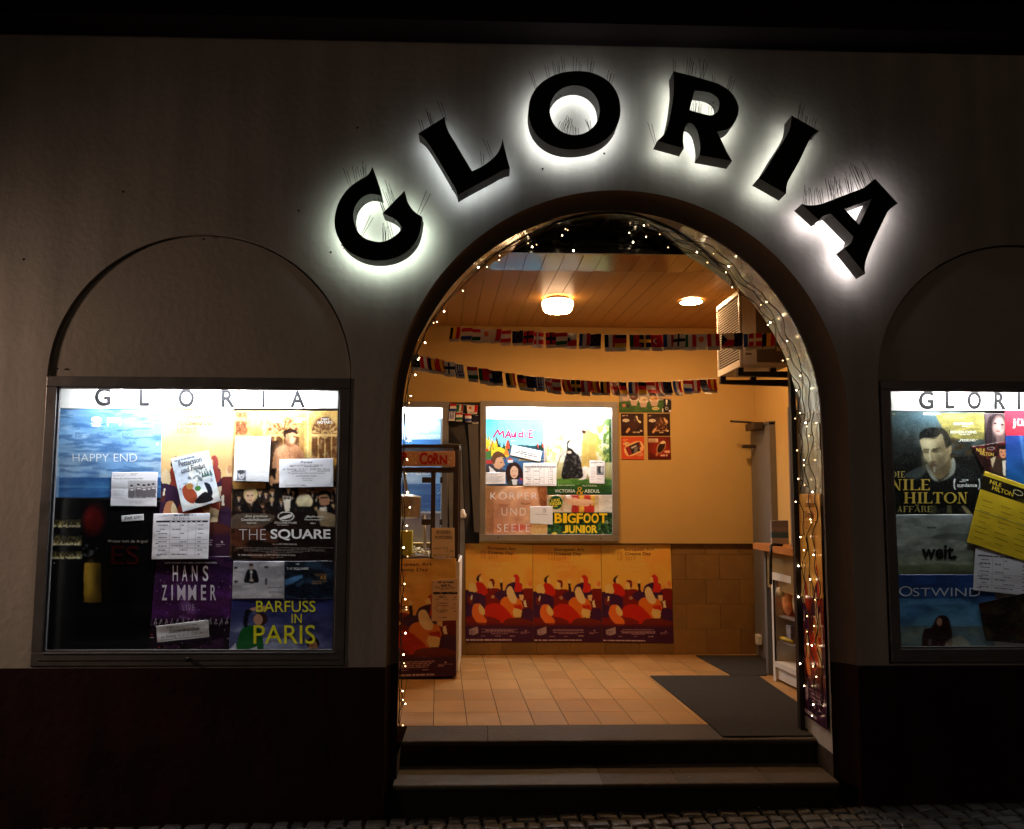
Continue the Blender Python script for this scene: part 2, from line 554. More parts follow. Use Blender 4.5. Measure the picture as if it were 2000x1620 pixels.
# street of cobbles
random.seed(11)
b = MB(); cols = []
def cob():
    y = -.015; row = 0
    while y > -1.9:
        dy = random.uniform(.085, .105)
        x = -4.5 + (row % 2) * .05
        while x < 5.5:
            dx = random.uniform(.075, .125)
            g = .006
            z = gz(x) + random.uniform(-.004, .003); tx = random.uniform(-.003, .003); ty = random.uniform(-.003, .003)
            x0, x1, y0, y1 = x + g, x + dx - g, y - dy + g, y - g
            q = .009
            top = [(x0 + q, y0 + q, z + tx), (x1 - q, y0 + q, z - tx + ty), (x1 - q, y1 - q, z + ty), (x0 + q, y1 - q, z - ty)]
            mid = [(x0, y0, z - .010), (x1, y0, z - .010), (x1, y1, z - .010), (x0, y1, z - .010)]
            low = [(p[0], p[1], p[2] - .05) for p in mid]
            b.add(low + mid + top, [(0, 1, 5, 4), (1, 2, 6, 5), (2, 3, 7, 6), (3, 0, 4, 7), (4, 5, 9, 8), (5, 6, 10, 9), (6, 7, 11, 10), (7, 4, 8, 11), (8, 9, 10, 11)])
            c = random.uniform(.026, .062); w = random.uniform(.9, 1.06)
            cols.extend([(c * 1.06, c, c * .92 * w)] * 12)
            x += dx
        y -= dy; row += 1
cob()


def colour(o, cols):
    a = o.data.color_attributes.new('print', 'FLOAT_COLOR', 'POINT')
    c = np.ones((len(cols), 4)); c[:, :3] = cols
    a.data.foreach_set('color', c.ravel())


st = b.build('cobbled_street', M['cobble'], fix=False); colour(st, cols); tag(st, kind='structure')
b = MB()
xs = [-60, -4.5, 4.5, 60]
for xa, xb in zip(xs, xs[1:]):
    b.add([(xa, -60, gz(xa) - .026), (xb, -60, gz(xb) - .026), (xb, 6, gz(xb) - .026), (xa, 6, gz(xa) - .026)], [(0, 1, 2, 3)])
tag(b.build('street_ground', M['street'], fix=False), kind='structure')

# entrance hall: floor, walls, ceiling
def sk(x, y):
    return x + SK * (y - YR)
random.seed(5)
b = MB(); cols = []
TW, TL = .2005, .30
x0 = float(at(942, 1280, YR)[0])
k = 0
for i in range(-9, 14):
    for j in range(0, 8):
        y1 = YR - j * TL; y0 = y1 - TL; y1 = y1 + (.035 if j == 0 else 0)
        if y1 <= .602: continue
        y0 = max(y0, .602)
        g = .0022
        a, c = x0 + i * TW + g, x0 + (i + 1) * TW - g
        if c > wallx(1.5) or a < -1.5: continue
        h = FZ - .0004 * random.random()
        e = .0015
        p = [(sk(a, y0 + g), y0 + g), (sk(c, y0 + g), y0 + g), (sk(c, y1 - g), y1 - g), (sk(a, y1 - g), y1 - g)]
        cx = sum(q[0] for q in p) / 4; cy = sum(q[1] for q in p) / 4
        inn = [(cx + (q[0] - cx) * (1 - 2 * e / TW), cy + (q[1] - cy) * (1 - 2 * e / TL)) for q in p]
        b.add([(q[0], q[1], h - .006) for q in p] + [(q[0], q[1], h - .001) for q in p] + [(q[0], q[1], h) for q in inn],
              [(0, 1, 5, 4), (1, 2, 6, 5), (2, 3, 7, 6), (3, 0, 4, 7), (4, 5, 9, 8), (5, 6, 10, 9), (6, 7, 11, 10), (7, 4, 8, 11), (8, 9, 10, 11)])
        v = random.uniform(.84, 1.06); w = random.uniform(.93, 1.05)
        cols += [tuple(np.array((.40, .222, .078)) * v * np.array((1, w, w * w)))] * 12
fl = b.build('hall_floor', M['tile'], fix=False); colour(fl, cols); tag(fl, kind='structure')
b = MB(); b.box(-1.7, 2.75, .604, YR + .12, FZ - .1, FZ - .0035)
tag(b.build('floor_bed', M['grout']), kind='structure')

b = MB()
CASE_R, CASE_L = [(at(938, 783, YR - .04), at(1209, 1058, YR - .04)), (at(640, 783, YR - .04), at(873, 1085, YR - .04))]
hole = lambda p: [(p[0][0] + .02, p[1][2] + .02), (p[1][0] - .02, p[1][2] + .02), (p[1][0] - .02, p[0][2] - .02), (p[0][0] + .02, p[0][2] - .02)]
low = [(-1.7, DZ), (CASE_L[0][0] + .02, DZ), (CASE_L[0][0] + .02, CASE_L[0][2] - .02), (CASE_L[1][0] - .02, CASE_L[0][2] - .02), (CASE_L[1][0] - .02, DZ), (RX + .12, DZ), (RX + .12, CZ + .1), (-1.7, CZ + .1)]
b.add(*fill([low, hole(CASE_R)], YR))
b.add([(-1.7, YR, DZ), (RX + .12, YR, DZ), (RX + .12, YR + .06, DZ), (-1.7, YR + .06, DZ)], [(0, 1, 2, 3)])
b.box(-1.7, RX + .12, YR + .16, YR + .2, DZ - .1, CZ + .15); b.box(-1.7, RX + .12, YR + .055, YR + .12, FZ - .05, DZ - .0005)
tag(b.build('rear_wall', M['yellow'], fix=False), kind='structure')
b = MB(); cols = []
random.seed(9)
bw = .2935; rows = 5; bh = (DZ - FZ) / 4.45
for r in range(rows):
    z1 = DZ - .002 - r * bh; z0 = max(z1 - bh, FZ + .002)
    if r == 0: z0 = z1 - bh * .45
    else:
        z1 = DZ - .002 - bh * .45 - (r - 1) * bh; z0 = max(z1 - bh, FZ + .002)
    if z1 <= z0: continue
    xa = float(at(913, 1250, YR)[0]) - 6 * bw + (0 if r % 2 == 0 else .12)
    while xa < RX:
        a, c = max(xa, -1.6) + .0015, min(xa + bw, RX) - .0015
        if c > a + .01:
            nb = len(b.v)
            b.bbox(a, c, YR + .030, YR + .0545, z0 + .0012, z1 - .0012, .0015)
            v = random.uniform(.88, 1.1)
            cols += [tuple(np.array((.25, .135, .04)) * v)] * (len(b.v) - nb)
        xa += bw
da = b.build('wall_dado', M['dado']); colour(da, cols); tag(da, kind='structure')
b = MB()                                      # right and left hall walls
b.hexa([(wallx(YV - .05), YV, FZ - .05), (wallx(YV) + .1, YV, FZ - .05), (RX + .1, YR, FZ - .05), (RX, YR, FZ - .05),
        (wallx(YV - .05), YV, CZ + .1), (wallx(YV) + .1, YV, CZ + .1), (RX + .1, YR, CZ + .1), (RX, YR, CZ + .1)])
tag(b.build('right_hall_wall', M['yellow']), kind='structure')
b = MB(); b.box(-1.75, -1.55, YV, YR + .1, FZ - .05, CZ + .1)
tag(b.build('left_hall_wall', M['yellow']), kind='structure')
b = MB()                                      # inner face of the street wall, closing the hall round the doorway
inner = [(ICX - IRX - .06, FZ - .05)] + [(x, z) for x, z in reversed(arch(ICX - .03, ICZ, IRX + .03, IRZ, FZ - .05)[1:-1])] + [(ICX + IRX, FZ - .05), (2.75, FZ - .05), (2.75, 3.7), (-1.75, 3.7), (-1.75, FZ - .05)]
b.add(*fill([inner], YV + .001))
tag(b.build('front_hall_wall', M['yellow']), kind='structure')

random.seed(21)
pw = .1185
xc = float(at(1083, 638, YR)[0])
for nm, mk, ya, yb, dz, k in (('hall_ceiling_front_boards', 'plankgloss', .478, .86, 0.0, 1.1), ('hall_ceiling', 'plank', .864, YR, .004, 1.0)):
    b = MB(); cols = []
    for i in range(-22, 20):
        a, c = xc + i * pw + .0005, xc + (i + 1) * pw - .0005
        q = .0014
        h = CZ + dz
        hf = .024 if k > 1.05 else 0.0
        A0, A1, C0, C1 = sk(a, ya), sk(a, yb), sk(c, ya), sk(c, yb)
        if C1 < -1.55 or A1 > RX + .3: continue
        tl = random.uniform(-.0012, .0012)
        b.add([(A0, ya, h + hf + .012), (C0, ya, h + hf + .012), (C1, yb, h + .012), (A1, yb, h + .012), (A0 + q, ya, h + hf + tl), (C0 - q, ya, h + hf - tl), (C1 - q, yb, h - tl), (A1 + q, yb, h + tl)],
              [(4, 5, 6, 7), (0, 1, 5, 4), (1, 2, 6, 5), (2, 3, 7, 6), (3, 0, 4, 7)])
        v = random.uniform(.95, 1.04) * k
        cols += [tuple(np.array((.40, .20, .05)) * v)] * 8
    ce = b.build(nm, M[mk]); colour(ce, cols); tag(ce, kind='structure')
b = MB(); b.box(-1.75, 2.8, YV + .04, YR + .1, CZ + .042, CZ + .13)
tag(b.build('ceiling_backing', M['grout']), kind='structure')

# ---------------------------------------------------------------- printed sheets
Z = dict(A=(60, 730, 5.785), B=(370, 730, 5.785), C=(60, 1000, 5.225), D=(370, 1000, 5.225), E=(1640, 730, 5.4), F=(1640, 1000, 5.061),
         G=(760, 760, 5.4), H=(760, 1050, 5.4), I=(920, 770, 5.4), J=(900, 1050, 4.545), K=(1190, 740, 9.0), N=(1400, 1040, 4.765))


def zp(k, *pts):
    ox, oy, s = Z[k]
    return [(ox + x / s, oy + y / s) for x, y in pts]


def smooth_loop(pts, n=5):
    """closed outline through the points; a point with a third entry is a corner"""
    pts = list(pts); m = len(pts); out = []
    P = [np.array(p[:2], float) for p in pts]; cor = [len(p) > 2 for p in pts]
    for i in range(m):
        p1, p2 = P[i], P[(i + 1) % m]
        p0 = P[i - 1] if not cor[i] else p1 - (p2 - p1)
        p3 = P[(i + 2) % m] if not cor[(i + 1) % m] else p2 + (p2 - p1)
        if cor[i] and cor[(i + 1) % m]:
            out.append(p1); continue
        for k in range(n):
            t = k / n
            out.append(.5 * ((2 * p1) + (-p0 + p2) * t + (2 * p0 - 5 * p1 + 4 * p2 - p3) * t * t + (-p0 + 3 * p1 - 3 * p2 + p3) * t ** 3))
    return [tuple(p) for p in out]


class Sheet:
    """a flat print: a fine grid of coloured points plus lettering lying on it; colours are the print's own inks"""
    def __init__(s, quad, Y=None, base=(235, 235, 235), cell=1.25, wav=.0012, seed=1, world=None, size=None, front=(0, -1, 0)):
        s.Y = Y; s.seed = seed; s.front = np.array(front, float)
        if world is None:
            s.q = np.array(quad, float)
            s.w = np.array([at(x, y, Y) for x, y in quad])
        else:
            s.q = np.array(quad, float) if quad is not None else np.array([(0, 0), (size[0], 0), size, (0, size[1])], float)
            s.w = np.array(world, float)
        q = s.q
        if world is None:
            W = max(np.linalg.norm(q[1] - q[0]), np.linalg.norm(q[2] - q[3])); H = max(np.linalg.norm(q[3] - q[0]), np.linalg.norm(q[2] - q[1]))
        else:
            W = np.linalg.norm(s.w[1] - s.w[0]) * 300; H = np.linalg.norm(s.w[3] - s.w[0]) * 300
        s.nx = max(2, int(W / cell)); s.ny = max(2, int(H / cell))
        u, v = np.meshgrid(np.linspace(0, 1, s.nx + 1), np.linspace(0, 1, s.ny + 1))
        s.u, s.v = u, v
        s.px = s.bil(q, u, v)
        s.A, s.B = s.px[..., 0], s.px[..., 1]
        s.C = np.zeros(u.shape + (3,)) + np.array(base, float)
        s.mode = 'px'; s.tv = []; s.tf = []; s.tc = []; s.nt = 0
        s.wav = wav

    def bil(s, q, u, v):
        u = np.asarray(u)[..., None]; v = np.asarray(v)[..., None]
        return q[0] * (1 - u) * (1 - v) + q[1] * u * (1 - v) + q[2] * u * v + q[3] * (1 - u) * v

    def zoom(s, k):
        ox, oy, sc = Z[k]; s.mode = ('z', ox, oy, sc)
        s.A = (s.px[..., 0] - ox) * sc; s.B = (s.px[..., 1] - oy) * sc
        return s

    def local(s, w, h, x0=0, y0=0):
        s.mode = ('l', w, h, x0, y0)
        s.A = s.u * w + x0; s.B = s.v * h + y0
        return s

    def uv(s, a, b):
        """drawing coordinates -> place on the sheet"""
        a = np.asarray(a, float); b = np.asarray(b, float)
        if s.mode[0] == 'l':
            return (a - s.mode[3]) / s.mode[1], (b - s.mode[4]) / s.mode[2]
        if s.mode[0] == 'z':
            a = a / s.mode[3] + s.mode[1]; b = b / s.mode[3] + s.mode[2]
        u = np.full(a.shape, .5); v = np.full(a.shape, .5); q = s.q
        for _ in range(4):
            p = s.bil(q, u, v); du = (q[1] - q[0]) * (1 - v)[..., None] + (q[2] - q[3]) * v[..., None]
            dv = (q[3] - q[0]) * (1 - u)[..., None] + (q[2] - q[1]) * u[..., None]
            ex, ey = a - p[..., 0], b - p[..., 1]
            det = du[..., 0] * dv[..., 1] - du[..., 1] * dv[..., 0]
            u = u + (ex * dv[..., 1] - ey * dv[..., 0]) / det; v = v + (ey * du[..., 0] - ex * du[..., 1]) / det
        return u, v

    def put(s, m, c, a=1.0):
        m = (m * a)[..., None]
        s.C = s.C * (1 - m) + np.array(c, float) * m
        return s

    def rect(s, x0, y0, x1, y1, c, a=1.0):
        return s.put(((s.A >= x0) & (s.A <= x1) & (s.B >= y0) & (s.B <= y1)).astype(float), c, a)

    def inside(s, pts):
        x, y = s.A, s.B; r = np.zeros(x.shape, bool); n = len(pts)
        for i in range(n):
            x0, y0 = pts[i][:2]; x1, y1 = pts[(i + 1) % n][:2]
            if y0 == y1: continue
            r ^= ((y0 > y) != (y1 > y)) & (x < (x1 - x0) * (y - y0) / (y1 - y0) + x0)
        return r.astype(float)

    def poly(s, pts, c, a=1.0, sm=False):
        return s.put(s.inside(smooth_loop(pts) if sm else pts), c, a)

    def ell(s, cx, cy, rx, ry, c, a=1.0, rot=0.0, soft=0.0):
        x = s.A - cx; y = s.B - cy; t = radians(rot)
        X = x * cos(t) + y * sin(t); Yv = -x * sin(t) + y * cos(t)
        d = np.sqrt((X / rx) ** 2 + (Yv / ry) ** 2)
        m = np.clip((1 + soft - d) / (2 * soft), 0, 1) if soft else (d <= 1).astype(float)
        return s.put(m, c, a)

    def vgrad(s, y0, y1, c0, c1, a=1.0):
        t = np.clip((s.B - y0) / (y1 - y0), 0, 1)[..., None]
        col = np.array(c0, float) * (1 - t) + np.array(c1, float) * t
        m = ((s.B >= min(y0, y1)) & (s.B <= max(y0, y1)))[..., None] * a
        s.C = s.C * (1 - m) + col * m
        return s

    def mottle(s, scale, c, a, lo=.45, hi=.65, sx=1.0, x0=None, y0=None, x1=None, y1=None):
        """irregular patches of an ink"""
        n = fbm(s.A / scale / sx, s.B / scale, s.seed * 5 + int(scale))
        m = np.clip((n - lo) / (hi - lo), 0, 1)
        if x0 is not None: m = m * ((s.A >= x0) & (s.A <= x1) & (s.B >= y0) & (s.B <= y1))
        return s.put(m, c, a)

    def grain(s, a=6.0):
        r = np.random.RandomState(s.seed); s.C = s.C + r.normal(0, a, s.u.shape)[..., None]
        return s

    def photo(s, blur=1, amp=.16, fine=6, k=5):
        for _ in range(blur):
            P = np.pad(s.C, ((1, 1), (1, 1), (0, 0)), mode='edge')
            s.C = (P[:-2, 1:-1] + P[2:, 1:-1] + P[1:-1, :-2] + P[1:-1, 2:] + 2 * P[1:-1, 1:-1]) / 6
        n = fbm(s.u * k, s.v * k * 1.3, s.seed + 40, 5)
        s.C = s.C * (1 + amp * 2 * (n - .47))[..., None]
        return s.grain(fine)

    def lines(s, x0, y0, x1, n, dy, c=(60, 60, 66), a=.75, th=.35, ctr=False, gap=True):
        """rows of print too small to read"""
        r = random.Random(s.seed * 31 + int(x0 + y0))
        for i in range(n):
            y = y0 + i * dy; L = (x1 - x0) * r.uniform(.7, 1) if i < n - 1 else (x1 - x0) * r.uniform(.35, .8)
            xa = x0 + ((x1 - x0 - L) / 2 if ctr else 0); x = xa
            while x < xa + L:
                w = r.uniform(.8, 3.2) * dy
                s.rect(x, y, min(x + w, xa + L), y + dy * th, c, a)
                x += w + (dy * .35 if gap else 0)
        return s

    def text(s, t, x0, y0, x1, y1, c, bold=0., shear=0., rot=0., space=1., mid=None):
        """a line of lettering fitted to a box, turned by rot degrees (clockwise)"""
        v, f = glyphs(t, bold, shear, space)
        if not len(v): return s
        x = x0 + v[:, 0] * (x1 - x0); y = y1 + v[:, 1] * (y0 - y1)
        if rot:
            cx, cy = (x0 + x1) / 2, (y0 + y1) / 2; a = radians(rot)
            x, y = cx + (x - cx) * cos(a) - (y - cy) * sin(a), cy + (x - cx) * sin(a) + (y - cy) * cos(a)
        u, w = s.uv(x, y)
        p = s.bil(s.w, u, w) + s.front * (.0011 + .0003 * (s.nt % 3)) + s.front * s.relief(u, w)[..., None]
        o = sum(len(q) for q in s.tv)
        s.tv.append(p); s.tf += [[i + o for i in q] for q in f]; s.tc.append(np.tile(np.array(c, float), (len(v), 1))); s.nt += 1
        return s

    def frame(s, x0, y0, x1, y1, c, t):
        return s.rect(x0, y0, x1, y0 + t, c).rect(x0, y1 - t, x1, y1, c).rect(x0, y0, x0 + t, y1, c).rect(x1 - t, y0, x1, y1, c)

    def relief(s, u, v):
        W = np.linalg.norm(s.w[1] - s.w[0]); H = np.linalg.norm(s.w[3] - s.w[0])
        return s.wav * 2 * (fbm(u * W * 7, v * H * 11, s.seed + 90, 3) - .12)

    def build(s, name, m, label=None, cat=None, group=None, thick=.0008, parent=None, sat=.84):
        g = s.C.mean(-1, keepdims=True); s.C = g + (s.C - g) * sat
        p = s.bil(s.w, s.u, s.v) + s.front * s.relief(s.u, s.v)[..., None]
        ny, nx = s.ny + 1, s.nx + 1
        V = p.reshape(-1, 3); Cc = s.C.reshape(-1, 3)
        idx = np.arange(ny * nx).reshape(ny, nx)
        Q = np.stack([idx[:-1, :-1], idx[1:, :-1], idx[1:, 1:], idx[:-1, 1:]], -1).reshape(-1, 4)
        # edge and back of the sheet
        ring = np.concatenate([idx[0, :-1], idx[:-1, -1], idx[-1, :0:-1], idx[:0:-1, 0]])
        nb = len(V); k = len(ring)
        back = V[ring] - s.front * thick
        V = np.concatenate([V, back] + s.tv); Cc = np.concatenate([Cc, Cc[ring]] + s.tc)
        rq = np.stack([ring, np.roll(ring, -1), nb + (np.arange(k) + 1) % k, nb + np.arange(k)], -1)
        polys = [Q, rq]
        loops = np.concatenate([Q.ravel(), rq.ravel(), np.arange(nb, nb + k) if s.wav == 0 else np.zeros(0, int)] + [np.array(f) + nb + k for f in s.tf])
        sizes = np.concatenate([np.full(len(Q) + len(rq), 4), [k] if s.wav == 0 else []] + [[len(f)] for f in s.tf]).astype(int)
        me = bpy.data.meshes.new(name)
        me.vertices.add(len(V)); me.vertices.foreach_set('co', V.ravel())
        me.loops.add(len(loops)); me.loops.foreach_set('vertex_index', loops.astype(np.int32))
        me.polygons.add(len(sizes)); me.polygons.foreach_set('loop_start', np.concatenate([[0], np.cumsum(sizes)[:-1]]).astype(np.int32))
        sm = np.zeros(len(sizes), bool); sm[:len(Q)] = True
        me.update(calc_edges=True); me.polygons.foreach_set('use_smooth', sm)
        a = me.color_attributes.new('print', 'FLOAT_COLOR', 'POINT')
        c = np.ones((len(V), 4)); c[:, :3] = np.clip(lin(np.clip(Cc, 0, 255)), 0, .85)
        a.data.foreach_set('color', c.ravel())
        o = link(name, me, m, parent)
        return tag(o, label, cat, group)


def mirror(pts, w): return [(w - p[0],) + tuple(p[1:]) for p in pts]


# ---------------------------------------------------------------- showcases
def tube_light(name, x0, x1, y, z, s, col, parent, r=.013):
    b = MB(); b.tube([(x0, y, z), (x1, y, z)], r, 12)
    return b.build(name, emit_mat('lit tube', col, s), parent)


def header_letters(txt_boxes, Y, m, parent):
    """letters standing 4 mm off the header board, one mesh per line"""
    for t, x0, y0, x1, y1 in txt_boxes:
        b = MB()
        v, f = glyphs(t, .026)
        px = x0 + v[:, 0] * (x1 - x0); py = y1 + v[:, 1] * (y0 - y1)
        p = at(px, py, Y - .004)
        b.add(p, f)
        e = {}
        for q in f:
            for i in range(len(q)):
                k = (q[i], q[(i + 1) % len(q)])
                if k[::-1] in e: del e[k[::-1]]
                else: e[k] = 1
        q2 = p + np.array([0, .0038, 0])
        for i, j in e: b.add([p[i], p[j], q2[j], q2[i]], [(0, 1, 2, 3)])
        b.build('header_letter', m, parent, fix=False)


def showcase(label, X0, X1, Z0, Z1, Yf, depth, fw, bw, tubes, tcol, tstr, mfr, inner=True, knob=None, mbody=None, lamp_y=.056, lamp_dz=.026, ext=.10):
    """frame X0..X1, Z0..Z1 with its face at Yf, body reaching back by depth"""
    t = thing('poster_showcase', ((X0 + X1) / 2, Yf, Z0), label, 'showcase')
    b = MB()
    y0, y1 = Yf, Yf + .035
    b.bbox(X0, X1, y0, y1, Z1 - fw, Z1, .003); b.bbox(X0, X1, y0, y1, Z0, Z0 + bw, .003)
    b.bbox(X0, X0 + fw, y0 + .0005, y1, Z0 + bw + .0005, Z1 - fw - .0005, .003); b.bbox(X1 - fw, X1, y0 + .0005, y1, Z0 + bw + .0005, Z1 - fw - .0005, .003)
    b.build('frame', mfr, t)
    gx0, gx1, gz0, gz1 = X0 + fw, X1 - fw, Z0 + bw, Z1 - fw
    if inner:
        b = MB(); w = .010; ya, yb = Yf + .010, Yf + .030
        b.box(gx0 + .001, gx1 - .001, ya, yb, gz1 - w, gz1 - .001); b.box(gx0 + .001, gx1 - .001, ya, yb, gz0 + .001, gz0 + w)
        b.box(gx0 + .001, gx0 + w, ya + .001, yb, gz0 + w + .001, gz1 - w - .001); b.box(gx1 - w, gx1 - .001, ya + .001, yb, gz0 + w + .001, gz1 - w - .001)
        b.build('sash_frame', M['frame'], t)
        b = MB(); b.box(gx0 + .004, gx1 - .004, Yf - .004, Yf + .008, gz0 - .006, gz0 - .002); b.box(gx0 - .02, gx1 + .02, Yf - .004, Yf - .0005, gz0 - .038, gz0 - .034)
        b.build('bottom_rail', M['alu'], t)
    b = MB()                                   # body: back, sides, top, bottom
    xa, xb, za, zb, ye = X0 - ext, X1 + ext, Z0 + .01, Z1 + max(ext, -.001) * .6, Yf + depth
    yb = y1 + .001
    b.add([(xa, ye, za), (xb, ye, za), (xb, ye, zb), (xa, ye, zb)], [(0, 1, 2, 3)])
    for p in ([(xa, yb, za), (xa, ye, za), (xa, ye, zb), (xa, yb, zb)], [(xb, yb, za), (xb, ye, za), (xb, ye, zb), (xb, yb, zb)],
              [(xa, yb, za), (xb, yb, za), (xb, ye, za), (xa, ye, za)], [(xa, yb, zb), (xb, yb, zb), (xb, ye, zb), (xa, ye, zb)]):
        b.add(p, [(0, 1, 2, 3)])
    # inner faces of the frame close the body in front
    for p in ([(xa, yb, za), (X0 + .004, yb, za), (X0 + .004, yb, zb), (xa, yb, zb)], [(X1 - .004, yb, za), (xb, yb, za), (xb, yb, zb), (X1 - .004, yb, zb)],
              [(xa, yb + .0005, Z1 - .004), (xb, yb + .0005, Z1 - .004), (xb, yb + .0005, zb), (xa, yb + .0005, zb)]):
        b.add(p, [(0, 1, 2, 3)])
    b.build('body', mbody or M['framewarm'], t, fix=False)
    b = MB(); b.box(gx0 - .002, gx1 + .002, Yf + .018, Yf + .022, gz0 - .002, gz1 + .002); b.build('glass_pane', M['glass'], t)
    for a, c in tubes:
        tube_light('fluorescent_tube', a, c, Yf + lamp_y, Z1 - fw + lamp_dz, tstr, tcol, t)
    if knob:
        b = MB(); b.lathe([(.004, 0), (.012, .002), (.013, .010), (.009, .016), (.004, .018)], (0, 0, 0), 12)
        b.v = [(knob[0] + x, Yf - .003 - z, knob[1] + y) for x, y, z in b.v]
        b.build('lock_knob', M['black'], t)
    return t

# ---------------------------------------------------------------- the showcase left of the doorway
TW = (.93, .97, 1.0)
YP = .158
xl0, xl1 = float(at(185, 757, .02)[0]), float(at(582, 757, .02)[0])
case = showcase('lit grey poster showcase left of the doorway with full GLORIA header', -2.338, -.733, .826, 2.333, -.006, .175, .055, .068,
                [(xl0, xl1)], TW, 310, M['frame'], knob=(float(at(369, 1287, 0)[0]), float(at(369, 1287, 0)[2])))


def header(t, x0, y0, x1, y1, Y, boxes):
    P = [at(x0, y0, Y), at(x1, y0, Y), at(x1, y1, Y), at(x0, y1, Y)]
    b = MB(); b.prism(P, (0, .003, 0)); b.build('header_board', M['white'], t)
    header_letters(boxes, Y, M['ink'], t)


header(case, 92, 742, 668, 798, .152, [('G', 185, 757, 215.5, 793), ('L', 271.5, 758.5, 291, 793), ('O', 348, 759.5, 379, 795.5), ('R', 432.5, 761.5, 458.5, 795.5), ('I', 511.5, 762.5, 517, 796), ('A', 566.5, 763, 595.5, 796)])
MG, MP = M['gloss'], M['print']
SKIN = (226, 178, 140)


def pins(s, pts, c=(250, 250, 250)):
    for x, y in pts: s.ell(x, y, 5, 5, c)
    return s


# blue seascape poster
s = Sheet([(96, 796), (316, 796), (314, 973), (90, 973)], YP, (96, 160, 222), seed=3, wav=.0022).zoom('A')
s.vgrad(385, 1180, (84, 158, 226), (132, 176, 220)); s.mottle(170, (60, 122, 196), .55, .4, .62, 2.6); s.mottle(90, (178, 212, 240), .5, .5, .7, 3.0)
s.rect(200, 1180, 1500, 1410, (36, 98, 172)); s.vgrad(1180, 1290, (24, 78, 148), (52, 120, 188), .8); s.mottle(26, (20, 70, 140), .5, .48, .6, 7, y0=1180); s.rect(200, 1278, 1500, 1284, (96, 160, 214), .5)
s.rect(280, 385, 318, 1400, (190, 220, 245), .5)
s.photo(1, .14, 4); s.ell(742, 520, 60, 34, (236, 244, 252)).ell(742, 520, 50, 25, (110, 168, 224)); s.lines(700, 512, 790, 2, 14, (236, 244, 252), .9, .6)
s.lines(672, 560, 810, 4, 13, (236, 244, 252), .9, .5, True); s.rect(862, 505, 1015, 555, (238, 246, 252), .85); s.ell(870, 550, 10, 45, (238, 246, 252)); s.ell(1008, 550, 10, 45, (238, 246, 252))
for x0, x1 in ((500, 630), (750, 940), (1030, 1200)): s.lines(x0, 670, x1, 3, 22, (60, 110, 170), .7, .5)
for x0, x1 in ((490, 630), (690, 825), (915, 1050), (1105, 1200)): s.lines(x0, 762, x1, 3, 18, (60, 110, 170), .7, .5)
s.text('HAPPY END', 476, 910, 1203, 996, (232, 242, 252), -.016); s.lines(690, 1068, 985, 1, 26, (60, 110, 170), .7, .6)
s.text('=', 1422, 786, 1446, 812, (232, 242, 252))
s.build('film_poster', MG, 'blue seascape poster under white cloudy sky in the showcase left of the doorway', 'poster', sat=.74)
# black poster with amber upright shape
s = Sheet([(90, 971), (313, 979), (290, 1281), (80, 1281)], YP - .0022, (9, 8, 10), seed=4, wav=.0012).zoom('C')
r = random.Random(4)
for y, hh, L in ((145, 60, 510), (330, 80, 520), (470, 60, 525)):
    s.rect(205, y - hh, L, y + 20, (44, 40, 22), .8); s.mottle(14, (120, 104, 50), .8, .45, .6, 1, 205, y - hh, L, y + 10)
    for k in range(34):
        x = r.uniform(215, L - 10); s.rect(x, y - r.uniform(5, 40), x + 5, y + 18, (236, 206, 128), r.uniform(.4, 1))
        x = r.uniform(215, L - 10); s.ell(x, y + r.uniform(0, 14), 10, 6, (255, 240, 190))
s.ell(640, 90, 105, 150, (84, 10, 10), .9, 8, .35); s.ell(590, 60, 40, 80, (130, 24, 20), .5, 10, .8)
s.mottle(46, (120, 124, 132), .6, .5, .62, 1.5, 480, 340, 680, 460)
s.poly([(545, 560), (580, 530), (690, 530), (715, 560), (718, 900), (700, 930), (560, 930), (542, 900)], (196, 142, 26), .9, True); s.ell(725, 740, 70, 260, (24, 18, 9), .85, 2, .9); s.ell(600, 660, 40, 120, (230, 182, 66), .5, 6, .9); s.ell(600, 1050, 60, 120, (24, 30, 44), .5, 0, .8)        # plain amber panel
s.vgrad(940, 1180, (20, 24, 34), (9, 8, 10), .4)
s.photo(1, .3, 4, 8); s.text('Wovor hast du Angst?', 785, 290, 1195, 328, (150, 138, 128)); s.text('ES', 822, 352, 1102, 545, (50, 9, 8), .0)
s.text('Ab 28. September im Kino', 456, 1412, 840, 1440, (196, 190, 186), .004, .2); pins(s, [(240, 528), (1190, 1440)])
s.build('film_poster', MG, 'black poster with amber upright panel and red lettering below the blue seascape poster', 'poster')
